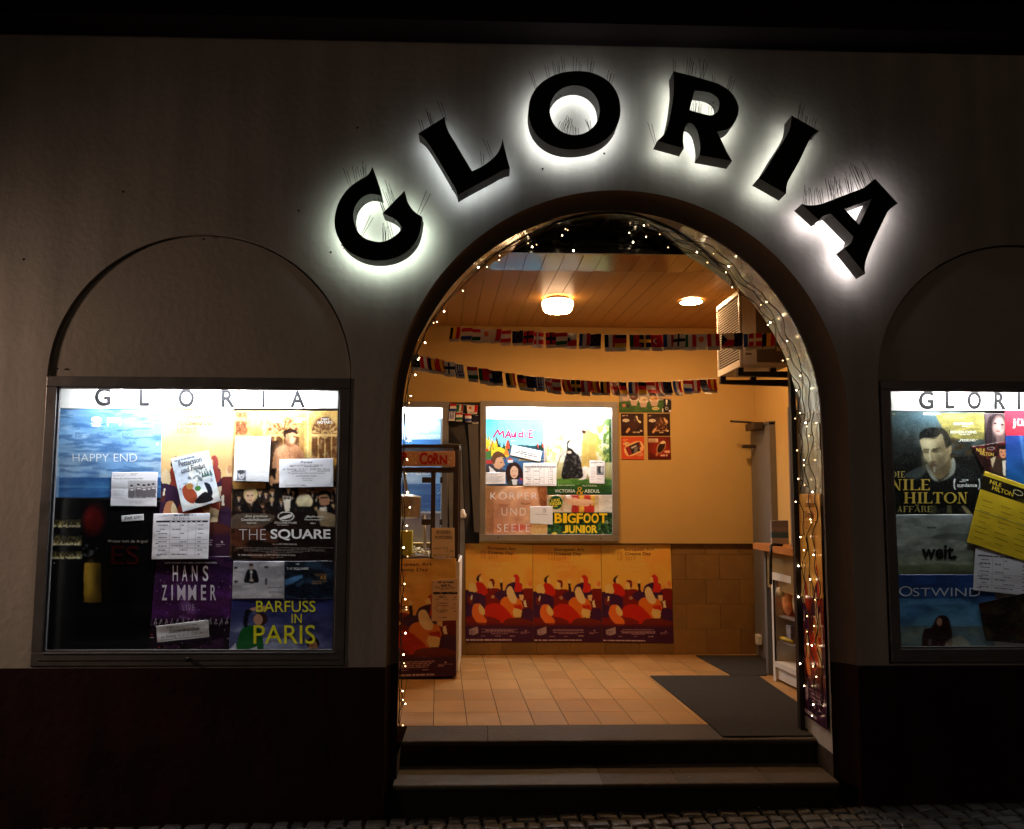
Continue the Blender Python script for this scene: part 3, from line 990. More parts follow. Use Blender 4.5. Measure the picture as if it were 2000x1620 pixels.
# orange illustrated poster (shared drawing)
def art_day(s, x0=40, text=True):
    OR = (255, 190, 84)
    s.rect(0, 0, 800, 1200, OR); s.mottle(160, (226, 138, 46), .35, .45, .65)
    MA, PU, RD, SK1, DK = (128, 24, 20), (66, 24, 74), (204, 38, 16), (250, 206, 130), (52, 14, 24)
    s.rect(30, 470, 700, 940, (74, 18, 50))
    s.poly([(190, 470), (240, 450), (340, 452), (380, 500), (380, 600), (190, 600)], MA, sm=True)
    s.poly([(540, 460), (575, 443), (645, 445), (645, 640), (540, 620)], MA)
    s.poly([(135, 405), (180, 396), (225, 440), (232, 500), (150, 510)], RD, sm=True)
    s.ell(100, 450, 34, 48, SK1); s.poly([(100, 400), (135, 425), (146, 470), (130, 498), (80, 498)], SK1)
    s.poly([(150, 340), (185, 320), (165, 352), (160, 392), (136, 375)], DK, sm=True); s.poly([(162, 350), (190, 352), (192, 392), (165, 396)], SK1)
    s.poly([(250, 372), (290, 366), (302, 400), (292, 440), (280, 400)], MA, sm=True); s.ell(266, 420, 24, 32, SK1); s.poly([(280, 390), (300, 400), (295, 442), (282, 430)], (110, 24, 20))
    s.poly([(348, 395), (372, 392), (376, 478), (356, 482)], DK); s.ell(360, 378, 14, 20, SK1)
    s.poly([(392, 480), (415, 415), (480, 388), (540, 400), (550, 440), (548, 520), (400, 520)], PU, sm=True)
    s.poly([(470, 330), (500, 318), (525, 350), (528, 400), (548, 420), (540, 472), (480, 472), (488, 400), (470, 370)], (214, 44, 30), sm=True); s.poly([(470, 340), (482, 345), (486, 388), (458, 382), (452, 362)], SK1)
    s.poly([(40, 500), (160, 496), (215, 530), (215, 600), (160, 700), (40, 700)], PU, sm=True); s.poly([(60, 520), (110, 540), (100, 600), (60, 580)], (120, 40, 30)); s.poly([(92, 515), (105, 512), (98, 555), (86, 556)], (250, 232, 200))
    s.poly([(300, 500), (360, 470), (420, 500), (430, 560), (350, 560)], PU, sm=True); s.ell(286, 527, 13, 13, (250, 220, 150)).ell(286, 527, 8, 8, MA)
    s.poly([(352, 590), (368, 540), (420, 520), (520, 540), (548, 590), (545, 640), (465, 720), (400, 660)], (232, 122, 34), sm=True)
    s.poly([(408, 470), (425, 432), (455, 435), (480, 490), (502, 545), (488, 580), (450, 575), (420, 530)], (248, 214, 160), sm=True)
    s.poly([(520, 505), (560, 500), (556, 560), (525, 545)], (248, 200, 140)); s.ell(612, 412, 22, 30, (250, 190, 120)); s.ell(620, 400, 18, 26, (240, 140, 60))
    s.poly([(210, 640), (255, 590), (330, 586), (390, 620), (460, 715), (380, 760), (240, 740)], RD, sm=True)
    s.poly([(470, 600), (540, 592), (550, 645), (480, 620)], RD); s.poly([(472, 625), (520, 632), (545, 645), (535, 710), (480, 708), (460, 665)], SK1)
    s.poly([(560, 560), (580, 548), (585, 600), (600, 614), (565, 612)], (250, 228, 196)); s.poly([(586, 560), (645, 540), (645, 680), (590, 640)], (110, 24, 22))
    s.poly([(555, 650), (600, 615), (645, 640), (645, 740), (560, 720)], PU)
    s.poly([(30, 712), (130, 705), (210, 700), (300, 715), (340, 760), (30, 790)], MA, sm=True); s.poly([(390, 735), (460, 712), (600, 728), (650, 770), (400, 790)], (116, 34, 20), sm=True)
    s.poly([(96, 660), (115, 600), (150, 588), (180, 600), (200, 690), (228, 735), (215, 775), (150, 760), (110, 710)], (240, 122, 50), sm=True)
    s.poly([(165, 600), (185, 605), (215, 655), (205, 690), (175, 680), (158, 640)], SK1, sm=True)
    s.rect(30, 782, 700, 940, (66, 16, 60)); s.vgrad(760, 800, (110, 22, 24), (66, 16, 60), .7)
    s.poly([(70, 820), (150, 790), (152, 850), (110, 866), (75, 862)], (196, 180, 190), .85); s.lines(80, 826, 130, 3, 12, (70, 30, 70))
    s.lines(178, 812, 512, 4, 13, (214, 176, 190), .75, .5, True); s.lines(178, 874, 250, 1, 10, (214, 176, 190), .8, .5); s.lines(305, 874, 385, 1, 10, (214, 176, 190), .8, .5); s.lines(432, 872, 510, 1, 12, (230, 200, 210), .9, .5)
    s.lines(530, 838, 622, 2, 10, (214, 176, 190), .7, .5); s.ell(577, 826, 6, 6, (214, 176, 190))
    s.rect(48, 905, 70, 918, (226, 206, 216)); s.lines(80, 905, 620, 1, 16, (226, 206, 216), .85, .75)
    s.rect(232, 70, 235, 185, (180, 108, 40))
    s.text('European Art', 242, 73, 494, 106, (96, 22, 40), .012); s.text('Cinema Day', 243, 113, 470, 148, (96, 22, 40), .012)
    s.text('15', 180, 114, 222, 146, (198, 122, 44), -.002); s.text('10', 180, 154, 222, 186, (198, 122, 44), -.002); s.text('2017', 243, 153, 335, 186, (198, 122, 44), -.002)
    s.text('Europa geht', 243, 206, 432, 240, (250, 206, 120)); s.text('ins Kino!', 243, 250, 376, 282, (250, 206, 120))
    return s


def day_poster(quad=None, Y=None, world=None, seed=5, cell=1.1, wav=.0015, front=(0, -1, 0)):
    s = Sheet(quad, Y, (246, 172, 54), cell, wav, seed, world, (603, 885), front)
    s.local(603, 885, 40, 45)
    return art_day(s)


day_poster([(316, 800), (457, 800), (449, 1094), (300, 1094)], YP + .001, seed=6).build('event_poster', MG, 'orange illustrated cinema day poster half hidden behind notices, between blue and gold posters', 'poster', sat=.52)
# tall gold poster of a dinner hall
s = Sheet([(458, 803), (662, 803), (655, 1096), (449, 1092)], YP - .0005, (170, 112, 34), seed=8, wav=.0010).zoom('B')
s.vgrad(420, 960, (226, 170, 70), (176, 116, 38)); s.rect(480, 1230, 1700, 2200, (34, 22, 14))
s.rect(520, 425, 655, 700, (150, 76, 34)); s.rect(520, 495, 655, 540, (206, 140, 60)); s.rect(560, 430, 580, 480, (120, 60, 30)); s.rect(610, 430, 632, 480, (120, 60, 30)); s.mottle(30, (90, 40, 20), .7, .45, .6, 1, 520, 540, 655, 700)
s.rect(740, 420, 775, 960, (196, 140, 60)); s.rect(830, 420, 860, 960, (236, 190, 96))
for cx, w in ((1060, 175), (1530, 150)):
    s.ell(cx, 690, w + 30, 230, (206, 150, 62)).ell(cx, 690, w, 200, (124, 66, 26)); s.rect(cx - w - 30, 690, cx + w + 30, 960, (206, 150, 62)); s.rect(cx - w, 700, cx + w, 960, (112, 62, 24))
    for k in range(9):
        a = pi * (k + .5) / 9; s.poly([(cx + 40 * cos(a), 690 - 40 * sin(a)), (cx + (w - 8) * cos(a + .05), 690 - 185 * sin(a + .05)), (cx + (w - 8) * cos(a - .05), 690 - 185 * sin(a - .05))], (222, 172, 84))
    s.ell(cx, 690, 46, 46, (222, 172, 84)).ell(cx, 690, 34, 34, (124, 66, 26)); s.rect(cx - w, 686, cx + w, 712, (226, 170, 80)); s.mottle(24, (236, 190, 100), .6, .5, .6, 1, cx - w, 470, cx + w, 680)
    for k in (-.5, 0, .5): s.rect(cx + k * w - 6, 712, cx + k * w + 6, 960, (214, 156, 70))
s.rect(1295, 420, 1380, 960, (222, 176, 70)); s.rect(1325, 420, 1345, 960, (246, 214, 120)); s.mottle(40, (250, 216, 140), .35, .5, .7, .6, 480, 420, 1700, 960)
# plain figure of a guest, upper body
TAN, TA2, TA3 = (226, 150, 92), (182, 104, 58), (244, 182, 124)
s.rect(905, 760, 1010, 1230, (64, 36, 20)); s.poly([(930, 1100), (960, 890), (1000, 840), (1085, 800), (1170, 790), (1235, 830), (1280, 900), (1300, 960), (1290, 1100), (960, 1250)], TAN, sm=True)
s.poly([(1085, 720), (1180, 720), (1175, 830), (1130, 845), (1085, 810)], TA2); s.ell(1140, 715, 62, 84, TAN); s.poly([(1060, 700), (1065, 650), (1120, 630), (1205, 640), (1212, 690), (1170, 672), (1095, 690), (1085, 735)], (54, 28, 16), sm=True)
s.ell(1240, 950, 60, 140, (120, 64, 34), .6, 0, .9); s.ell(970, 960, 30, 120, (120, 64, 34), .6, 10, .9); s.ell(1110, 770, 26, 60, (120, 66, 40), .6, 0, .8); s.ell(1175, 790, 34, 22, (90, 50, 34), .5, 0, .7); s.poly([(1120, 850), (1128, 850), (1140, 960), (1128, 960)], (130, 72, 40), .7); s.ell(1165, 760, 26, 40, TA3, .8, 0, .5); s.ell(1190, 720, 22, 12, (110, 58, 30), .7); s.ell(1040, 880, 60, 60, TA3, .7, 0, .9); s.ell(1170, 900, 80, 50, TA2, .6, 0, .8); s.ell(1060, 940, 40, 60, TA2, .5, 0, .8)
s.poly([(930, 1080), (985, 1075), (970, 1200), (920, 1210)], (40, 24, 18)); s.poly([(905, 1200), (930, 1160), (950, 1200), (930, 1275), (908, 1250)], TAN, sm=True)
s.rect(950, 1280, 1230, 1560, (22, 16, 16)); s.rect(490, 1235, 860, 1310, (206, 140, 50)); s.rect(1230, 1290, 1700, 1420, (120, 66, 28))
r = random.Random(2)
for k in range(46):
    x = r.uniform(490, 1690); y = r.uniform(1310, 1560)
    if 940 < x < 1030: continue
    s.ell(x, y + 60, 46, 50, r.choice([(24, 20, 20), (34, 26, 24), (52, 30, 22), (30, 24, 26)])); s.poly([(x - 12, y + 28), (x + 12, y + 28), (x, y + 70)], (206, 188, 160)); s.ell(x, y, 20, 28, r.choice([(206, 146, 98), (176, 112, 70), (222, 170, 120)])); s.ell(x + 6, y + 2, 14, 24, (120, 74, 46), .5, 0, .9); s.ell(x - 7, y - 3, 4, 3, (50, 30, 24)); s.ell(x + 6, y - 3, 4, 3, (50, 30, 24)); s.ell(x, y - 17, 23, 17, r.choice([(38, 24, 18), (96, 60, 28), (196, 160, 96), (60, 36, 20)]))
s.ell(690, 1370, 80, 90, (190, 160, 92)); s.ell(680, 1400, 52, 74, (222, 172, 128)); s.ell(662, 1385, 14, 6, (80, 50, 36)); s.ell(708, 1385, 14, 6, (80, 50, 36)); s.ell(688, 1440, 16, 6, (150, 60, 50)); s.poly([(560, 1640), (590, 1500), (640, 1470), (690, 1560), (740, 1470), (810, 1500), (850, 1640)], (20, 16, 18))
s.ell(1300, 1450, 92, 88, (232, 210, 150)); s.ell(1290, 1420, 50, 46, (246, 232, 186), .7, 0, .7); s.rect(1210, 1510, 1370, 1650, (26, 22, 22))
s.ell(1525, 1430, 62, 90, (196, 128, 84)); s.poly([(1450, 1400), (1470, 1345), (1540, 1330), (1600, 1370), (1590, 1440), (1560, 1380), (1490, 1380)], (26, 18, 16), sm=True); s.rect(1480, 1400, 1570, 1420, (50, 34, 28)); s.poly([(1400, 1640), (1450, 1500), (1600, 1490), (1690, 1640)], (22, 18, 20)); s.poly([(1470, 1520), (1550, 1510), (1560, 1640), (1480, 1640)], (226, 214, 190)); s.poly([(1050, 1390), (1150, 1390), (1130, 1560), (1080, 1560)], (226, 214, 190)); s.poly([(1070, 1400), (1100, 1415), (1130, 1400), (1130, 1430), (1100, 1420), (1070, 1430)], (20, 18, 18))
s.zoom('D')
s.rect(410, 0, 1510, 520, (32, 16, 12), .72); s.mottle(90, (120, 52, 24), .7, .45, .65, 2, 410, 100, 900, 480)
s.poly([(480, 30), (420, 160), (560, 170), (760, 150), (860, 40)], (170, 146, 110), .4, True); s.poly([(1290, -30), (1500, 40), (1500, 160), (1340, 150)], (196, 166, 110), .7)
s.photo(1, .30, 8, 9); s.text('THE', 505, 182, 780, 288, (212, 210, 208), -.02); s.text('SQUARE', 828, 182, 1440, 296, (240, 240, 240), .022)
s.text('„Eine grandiose', 560, 38, 798, 66, (226, 222, 216), .006); s.text('Gesellschaftssatire“', 527, 70, 832, 98, (226, 222, 216), .006); s.lines(585, 112, 765, 1, 20, (200, 190, 180), .8, .6)
s.ell(985, 52, 84, 48, (226, 222, 216)).ell(985, 52, 76, 41, (40, 24, 16)); s.poly([(925, 70), (980, 45), (1050, 30), (1030, 60), (960, 80)], (226, 222, 216), sm=True); s.text('GOLDENE PALME', 868, 106, 1096, 127, (226, 222, 216), .006); s.lines(895, 136, 1065, 1, 14, (210, 200, 190), .9, .6)
s.text('„Macht einen', 1180, 42, 1376, 68, (226, 222, 216), .006); s.text('Heidenspaß!“', 1176, 74, 1374, 98, (226, 222, 216), .006); s.lines(1235, 114, 1310, 1, 20, (200, 190, 180), .8, .6)
s.lines(760, 328, 1185, 1, 22, (176, 166, 156), .8, .5, True); s.lines(455, 366, 1480, 4, 16, (150, 140, 134), .7, .45, True); s.lines(495, 436, 1460, 1, 22, (190, 184, 178), .8, .6); s.lines(830, 464, 1100, 1, 12, (176, 166, 156), .7, .5)
s.zoom('B').text('TERRY', 1487, 506, 1582, 530, (250, 248, 244), .012); s.text('NOTARY', 1449, 538, 1614, 568, (250, 248, 244), .014)
for x0, x1 in ((925, 1075), (1195, 1335)): s.lines(x0, 505, x1, 2, 30, (250, 248, 244), .95, .7)
s.build('film_poster', MG, 'gold dinner hall poster with white title in the showcase left of the doorway', 'poster', sat=.72)
# purple concert poster
s = Sheet([(290, 1089), (457, 1087), (446, 1277), (284, 1277)], YP - .001, (40, 20, 54), seed=10, wav=.0012).zoom('C')
s.vgrad(480, 1060, (34, 16, 46), (72, 24, 92)); s.mottle(120, (96, 36, 122), .8, .45, .65, 1.6, 1100, 600, 2100, 1100); s.ell(1610, 980, 60, 160, (190, 130, 210), .6, 0, .9)
s.rect(1100, 1100, 2100, 1450, (26, 12, 26)); s.mottle(60, (64, 24, 66), .8, .45, .62, 2, y0=1090)
r = random.Random(8)
for k in range(70):
    x, y = r.uniform(1190, 2060), r.uniform(600, 1420); s.ell(x, y, 5, 4, (196, 176, 220), r.uniform(.3, 1))
for k in range(16):
    x = 1200 + k * 56; s.poly([(x, 1150), (x + 22, 1085), (x + 30, 1150), (x + 25, 1152), (x + 21, 1105), (x + 6, 1152)], (206, 196, 206), .8)
s.photo(0, .3, 8, 8); s.text('HARVEY GOLDSMITH UND SEMMEL KONZERTE PRÄSENTIEREN', 1367, 508, 1900, 530, (196, 186, 204), .004, .2)
for ch, x0, x1 in zip('HANS', (1450, 1545, 1645, 1757), (1503, 1600, 1702, 1812)): s.text(ch, x0, 550, x1, 710, (226, 218, 234), .012)
for ch, x0, x1 in zip('ZIMMER', (1340, 1437, 1497, 1608, 1738, 1835), (1392, 1452, 1580, 1690, 1790, 1892)): s.text(ch, x0, 748, x1, 905, (214, 206, 224), .012)
s.text('LIVE', 1552, 948, 1670, 1008, (180, 170, 190), -.015, 0, 0, 1.3)
s.rect(1195, 1250, 1250, 1262, (160, 40, 50)); s.rect(1210, 1285, 1255, 1291, (200, 190, 190)); s.rect(1300, 1378, 1325, 1386, (190, 40, 50)); s.ell(1185, 1160, 12, 40, (206, 180, 170))
pins(s, [(1215, 466), (2045, 465), (1195, 658), (1195, 1442)])
s.build('concert_poster', MG, 'dark purple concert poster with tall narrow white lettering, below the programme table', 'poster')
# photo of a standing man, grey
s = Sheet([(456.2, 1096.6), (556, 1096.6), (555.6, 1169.4), (453.8, 1170)], YP - .0032, (176, 174, 182), seed=12, wav=.0015).zoom('D')
s.vgrad(500, 880, (150, 150, 160), (190, 190, 198)); s.mottle(60, (220, 220, 226), .7, .48, .62, 5); s.mottle(50, (120, 120, 128), .5, .5, .62, 5)
s.poly([(560, 690), (590, 600), (630, 585), (680, 600), (708, 690), (690, 725), (575, 725)], (22, 22, 28), sm=True); s.ell(630, 560, 22, 34, (150, 130, 124)); s.ell(630, 540, 22, 16, (50, 42, 38)); s.poly([(620, 600), (642, 600), (638, 690), (624, 690)], (206, 204, 206)); s.ell(632, 700, 22, 12, (206, 190, 180))
s.poly([(452, 712), (478, 695), (475, 708), (502, 708), (502, 720), (475, 720), (478, 736)], (24, 24, 28)); s.rect(768, 552, 806, 576, (30, 30, 36)); s.rect(788, 560, 800, 568, (200, 200, 204)); s.rect(775, 680, 790, 745, (60, 60, 66)); s.rect(455, 560, 490, 582, (40, 40, 44))
s.photo(1, .15, 6); s.text('SQUARE', 812, 808, 956, 836, (70, 68, 74), .004); s.text('THE', 925, 752, 956, 770, (70, 68, 74)); s.rect(800, 772, 945, 778, (90, 88, 94))
s.build('film_still', MG, 'grey film still of a man in dark jacket, beside a night blue still', 'photo')
s = Sheet([(556.3, 1097), (656, 1096), (653.6, 1169.4), (555.6, 1169.6)], YP - .003, (20, 30, 44), seed=13, wav=.0012).zoom('D')
s.vgrad(500, 880, (24, 30, 40), (14, 26, 44)); s.mottle(90, (44, 70, 100), .7, .5, .66, 2); s.poly([(975, 690), (1150, 640), (1160, 670), (1040, 740), (975, 745)], (70, 130, 190), .9); s.poly([(1080, 740), (1170, 690), (1170, 720), (1110, 770)], (40, 70, 100)); s.rect(1280, 630, 1400, 660, (120, 84, 44), .8); s.text('AUS', 1335, 655, 1395, 690, (226, 170, 60), .01); s.lines(1250, 705, 1410, 2, 22, (170, 130, 90), .8, .6)
s.photo(1, .3, 6); s.text('THE', 992, 567, 1055, 594, (200, 204, 210), -.01); s.text('SQUARE', 1066, 567, 1214, 596, (220, 222, 226), .014); s.poly([(1075, 530), (1120, 520), (1115, 550)], (150, 160, 170)); s.lines(985, 530, 1050, 1, 10, (120, 140, 160)); pins(s, [(983, 500), (1490, 466), (960, 885)])
s.build('film_still', MG, 'night blue film still with small orange lettering, right below the gold poster', 'photo')
# comedy poster, blue with yellow title
s = Sheet([(453.6, 1171), (655, 1169.4), (650.4, 1275.6), (447, 1275.6)], YP - .0015, (44, 52, 116), seed=14, wav=.0012).zoom('D')
s.vgrad(890, 1440, (36, 40, 106), (96, 104, 150)); s.mottle(150, (150, 164, 196), .8, .45, .62, 1.6, 400, 1020, 1200, 1450); s.mottle(90, (30, 36, 90), .5, .5, .65, 2)
s.photo(1, .2, 5); s.text('BARFUSS', 680, 908, 1286, 1023, (226, 222, 44), .004); s.text('IN', 1043, 1042, 1146, 1136, (226, 222, 44), .004); s.text('PARIS', 655, 1155, 1284, 1348, (226, 222, 44), .004)
s.poly([(480, 1370), (520, 1220), (580, 1165), (660, 1170), (730, 1230), (740, 1440), (490, 1440)], (18, 96, 36), sm=True); s.ell(725, 1095, 72, 66, (62, 34, 34)); s.ell(700, 1100, 46, 56, (196, 140, 110)); s.poly([(640, 1000), (570, 1010), (550, 1160), (590, 1170), (610, 1050), (660, 1010)], (20, 22, 34), sm=True); s.poly([(630, 985), (760, 960), (800, 990), (780, 1015), (640, 1010)], (196, 140, 110), sm=True)
s.poly([(410, 1400), (470, 1340), (490, 1440), (405, 1440)], (190, 196, 220)); s.poly([(620, 1400), (690, 1370), (700, 1440), (610, 1440)], (190, 196, 220))
s.ell(1262, 1345, 64, 66, (24, 16, 18)); s.ell(1262, 1380, 46, 62, (176, 116, 84)); s.rect(1225, 1362, 1300, 1374, (40, 26, 24)); s.rect(1236, 1392, 1290, 1402, (60, 36, 30)); pins(s, [(930, 1416), (965, 895)])
s.build('film_poster', MG, 'blue poster with yellow title and woman in green, bottom corner of the left showcase', 'poster')


# notices
def programme(s, k, x0, y0, x1, y1, name=True):
    """listing table: black bar, rows, columns"""
    w, h = x1 - x0, y1 - y0
    s.lines(x0 + .22 * w, y0 + .03 * h, x0 + .78 * w, 1, .05 * h, (60, 60, 80), .8, .6, True)
    s.rect(x0 + .05 * w, y0 + .155 * h, x0 + .97 * w, y0 + .195 * h, (22, 22, 34))
    for i in range(7): s.rect(x0 + (.3 + .09 * i) * w, y0 + .165 * h, x0 + (.33 + .09 * i) * w, y0 + .185 * h, (220, 220, 230))
    for i in range(8):
        yy = y0 + (.25 + .09 * i) * h
        s.lines(x0 + .06 * w, yy, x0 + .29 * w, 1, .032 * h, (50, 50, 64), .8, .7, True)
        if i % 3 == 1: s.lines(x0 + .06 * w, yy + .035 * h, x0 + .2 * w, 1, .03 * h, (50, 50, 64), .8, .7)
        s.rect(x0 + .04 * w, yy + .055 * h, x0 + .97 * w, yy + .058 * h, (150, 150, 165))
        s.lines(x0 + (.34 if i % 2 else .5) * w, yy, x0 + (.74 if i > 3 else .6) * w, 1, .03 * h, (50, 50, 64), .8, .7)
        s.lines(x0 + .8 * w, yy, x0 + .93 * w, 1, .03 * h, (50, 50, 64), .7, .7)
    for q in (.3, .48, .62, .76, .88): s.rect(x0 + q * w, y0 + .2 * h, x0 + (q + .004) * w, y0 + .93 * h, (170, 170, 184))
    return s


s = Sheet([(300.2, 1003.4), (409.8, 1002.9), (406.9, 1092), (296.6, 1092.8)], YP - .008, (226, 226, 234), .9, seed=20, wav=.003).local(1000, 800)
programme(s, 0, 0, 0, 1000, 800); s.text('Wochenprogramm 12.10. – 18.10.', 180, 22, 760, 52, (70, 70, 110), .002, .2); s.text('GLORIA', 350, 72, 650, 110, (40, 40, 48), 0, 0, 0, 1.4)
s.build('programme_sheet', MP, 'white programme table pinned in the middle of the left showcase', 'notice')
s = Sheet([(218.7, 922.7), (308.5, 923.1), (305.5, 989.3), (215.9, 988.8)], YP - .0042, (222, 222, 230), .9, seed=21, wav=.003).zoom('A')
s.lines(1130, 1128, 1215, 2, 16, (40, 40, 46), .9, .5); s.text('Wenn die schönen Hüllen fallen', 930, 1176, 1272, 1194, (50, 50, 56), .006); s.lines(935, 1155, 1100, 1, 8); s.lines(935, 1220, 1095, 16, 12, (130, 130, 140), .5); s.lines(1110, 1412, 1405, 4, 16, (130, 130, 140), .5)
s.rect(1100, 1210, 1415, 1405, (150, 148, 156)); s.rect(1100, 1330, 1415, 1405, (120, 118, 126)); s.vgrad(1210, 1300, (206, 206, 212), (150, 148, 156), .6)
for x, y in ((1142, 1280), (1218, 1268), (1280, 1276), (1335, 1270), (1385, 1262)): s.ell(x, y + 70, 34, 60, (96, 92, 100)); s.ell(x, y, 15, 19, (206, 196, 196)); s.ell(x, y - 12, 17, 13, (30, 28, 32)); s.ell(x + 4, y + 34, 20, 8, (220, 214, 214))
pins(s, [(930, 1125), (1418, 1125), (1405, 1480), (905, 1470)]); s.build('newspaper_clipping', MP, 'newspaper clipping with photo of five people over the blue seascape poster', 'notice')
s = Sheet([(237, 1007.7), (280.5, 1004.2), (281, 1016.3), (237.6, 1019.5)], YP - .0042, (214, 214, 218), .8, seed=22).local(230, 64)
s.text('Engl. OV', 30, 12, 200, 52, (24, 24, 26), .012, .25); s.build('language_label', MP, 'small white label Engl. OV stuck on the black poster', 'notice')
s = Sheet([(334, 896.8), (407.2, 880), (431.7, 979), (357.3, 1000.5)], YP - .010, (206, 220, 238), .9, seed=23, wav=.004).local(75, 104)
s.rect(2.5, 2.5, 72.5, 101.5, (200, 216, 236)); s.vgrad(30, 101, (186, 206, 232), (232, 238, 246), .8); s.mottle(16, (240, 246, 252), .8, .45, .6)
s.mottle(9, (90, 104, 110), .8, .5, .6, 1, 4, 30, 70, 62); s.poly([(8, 62), (20, 56), (34, 78), (24, 94), (10, 82)], (176, 70, 40), sm=True); s.ell(24, 60, 7, 6, (196, 130, 60)); s.ell(38, 68, 6, 5, (70, 140, 60)); s.poly([(52, 60), (62, 66), (64, 84), (56, 92), (54, 74)], (30, 34, 50), sm=True); s.poly([(26, 92), (50, 78), (62, 96), (44, 99)], (34, 30, 34), sm=True)
for x in (50, 55, 60, 66): s.poly([(x, 50), (x + 3, 36), (x + 6, 50)], (70, 110, 110))
s.lines(6, 5, 60, 1, 4, (60, 70, 90), .7, .6); s.text('Pettersson', 12, 8, 58, 19, (26, 28, 40), .01, .1); s.text('und Findus', 14, 21, 62, 32, (26, 28, 40), .01, .1)
s.build('film_leaflet', MG, 'tilted pale leaflet of a snowy scene pinned over the orange cinema day poster', 'notice')
s = Sheet([(305.4, 1223), (407.7, 1210.5), (408.9, 1244.6), (307.7, 1255)], YP - .008, (206, 206, 210), .9, seed=24, wav=.004).local(103, 34)
s.text('Sieger der großen zwei', 20, 3.5, 82, 9, (80, 80, 84), 0, .25); s.text('Zusatztermin im Gloria', 24, 11, 84, 18, (30, 30, 34), .014, .25); s.text('am Sonntag, 15.10.17. 12:00 Uhr', 8, 21, 92, 29, (50, 50, 56), 0, .25); s.rect(8, 30.2, 90, 30.8, (60, 60, 66))
s.build('notice_strip', MP, 'tilted white notice strip pinned across the purple concert poster', 'notice')
s = Sheet([(459.9, 852.4), (529.4, 853.6), (525, 941.7), (455.9, 940)], YP - .008, (232, 234, 240), .9, seed=25, wav=.004).zoom('B')
s.text('THE SQUARE', 618, 846, 756, 862, (70, 70, 80)); s.lines(530, 905, 600, 8, 16, (150, 152, 166), .5); s.lines(615, 885, 740, 10, 15, (160, 162, 176), .5); s.lines(750, 885, 895, 10, 15, (160, 162, 176), .5); s.lines(645, 1100, 890, 7, 15, (160, 162, 176), .5)
s.rect(538, 1092, 640, 1205, (120, 124, 136)); s.ell(588, 1148, 34, 44, (196, 196, 204)); s.ell(585, 1112, 38, 24, (50, 52, 60)); s.ell(575, 1140, 8, 5, (40, 40, 48)); s.ell(604, 1140, 8, 5, (40, 40, 48)); s.ell(590, 1168, 14, 5, (60, 60, 70)); s.rect(640, 1092, 645, 1205, (226, 228, 236)); s.rect(615, 1172, 636, 1212, (70, 72, 84), .7)
s.build('review_sheet', MP, 'upright white review page with small portrait beside the bare chested man', 'notice')
s = Sheet([(546, 897.7), (650.9, 895.6), (651.4, 951.3), (545.5, 953)], YP - .008, (226, 228, 236), .9, seed=26, wav=.003).zoom('B')
s.text('Preview', 1255, 984, 1394, 1016, (36, 36, 40), .008, .25); s.text('anlässlich des EUROPEAN ART CINEMA DAY', 1133, 1028, 1515, 1050, (60, 60, 66), 0, .2); s.rect(1133, 1051, 1515, 1054, (60, 60, 66)); s.text('am Sonntag, 15.10.17, 20:00 Uhr, Gloria', 1055, 1066, 1590, 1100, (40, 40, 44), 0, .2); s.rect(1055, 1101, 1590, 1104, (50, 50, 56))
s.text('Wir begrüßen unsere Gäste mit Lachsschnittchen', 1112, 1116, 1533, 1138, (60, 60, 66), 0, .2); s.text('und schwedischem Wodka!', 1203, 1145, 1437, 1166, (60, 60, 66), 0, .2); s.text('European Art', 1272, 1176, 1398, 1194, (60, 60, 66), 0, .2); s.text('Cinema Day', 1280, 1198, 1388, 1216, (60, 60, 66), 0, .2); s.lines(1085, 1258, 1550, 1, 14, (90, 90, 100), .8, .5)
pins(s, [(1040, 1268), (1606, 1250)]); s.build('preview_notice', MP, 'wide white preview notice pinned across the gold poster', 'notice')

# ---------------------------------------------------------------- the showcase right of the doorway
xr0 = float(at(1812, 757, .02)[0])
case2 = showcase('lit poster showcase right of the doorway, cut off by the photo edge', 2.165, 3.755, .832, 2.345, -.006, .175, .048, .07,
                 [(xr0, 3.45)], (.97, 1, .97), 150, M['frame'])
header(case2, 1722, 744, 2290, 802, .152, [('G', 1794.8, 764, 1824, 799.5), ('L', 1847, 764.8, 1865, 798), ('O', 1890, 764.5, 1917, 799.5), ('R', 1942, 766.5, 1965, 799.5), ('I', 1988, 767, 1993, 800), ('A', 2020, 767, 2046, 800.5)])
# dark portrait poster
s = Sheet([(1722, 802.2), (1924, 806), (1918, 1004), (1722, 1005)], YP, (26, 28, 26), seed=31, wav=.0015).zoom('E')
s.vgrad(390, 1000, (52, 66, 66), (26, 28, 26)); s.mottle(120, (86, 100, 104), .5, .5, .68); s.ell(900, 480, 330, 110, (70, 104, 120), .8, 0, .8)
s.poly([(1000, 420), (1530, 420), (1530, 700), (1180, 700), (1090, 600)], (136, 128, 58), .9); s.mottle(46, (190, 176, 84), .6, .5, .62, 3, 1080, 420, 1530, 700); s.mottle(40, (60, 44, 24), .8, .48, .6, 2, 1150, 680, 1530, 900); s.rect(1180, 880, 1530, 1000, (24, 24, 22), .8)
JK = (50, 60, 60)
s.poly([(520, 1250), (690, 1060), (880, 970), (960, 930), (1160, 900), (1260, 960), (1430, 1050), (1500, 1250), (1490, 1400), (520, 1400)], (30, 34, 34), sm=True)
s.poly([(700, 1060), (880, 975), (920, 1000), (850, 1100), (720, 1100)], (74, 88, 88), .8, True); s.poly([(905, 985), (950, 960), (1040, 1130), (1150, 1060), (1180, 900), (1215, 930), (1200, 1060), (1060, 1140), (980, 1120)], (150, 158, 146), sm=True)
FLESH = (190, 178, 134)
s.poly([(940, 940), (1150, 860), (1170, 1000), (1120, 1080), (1040, 1120), (970, 1040)], (130, 112, 76), sm=True)
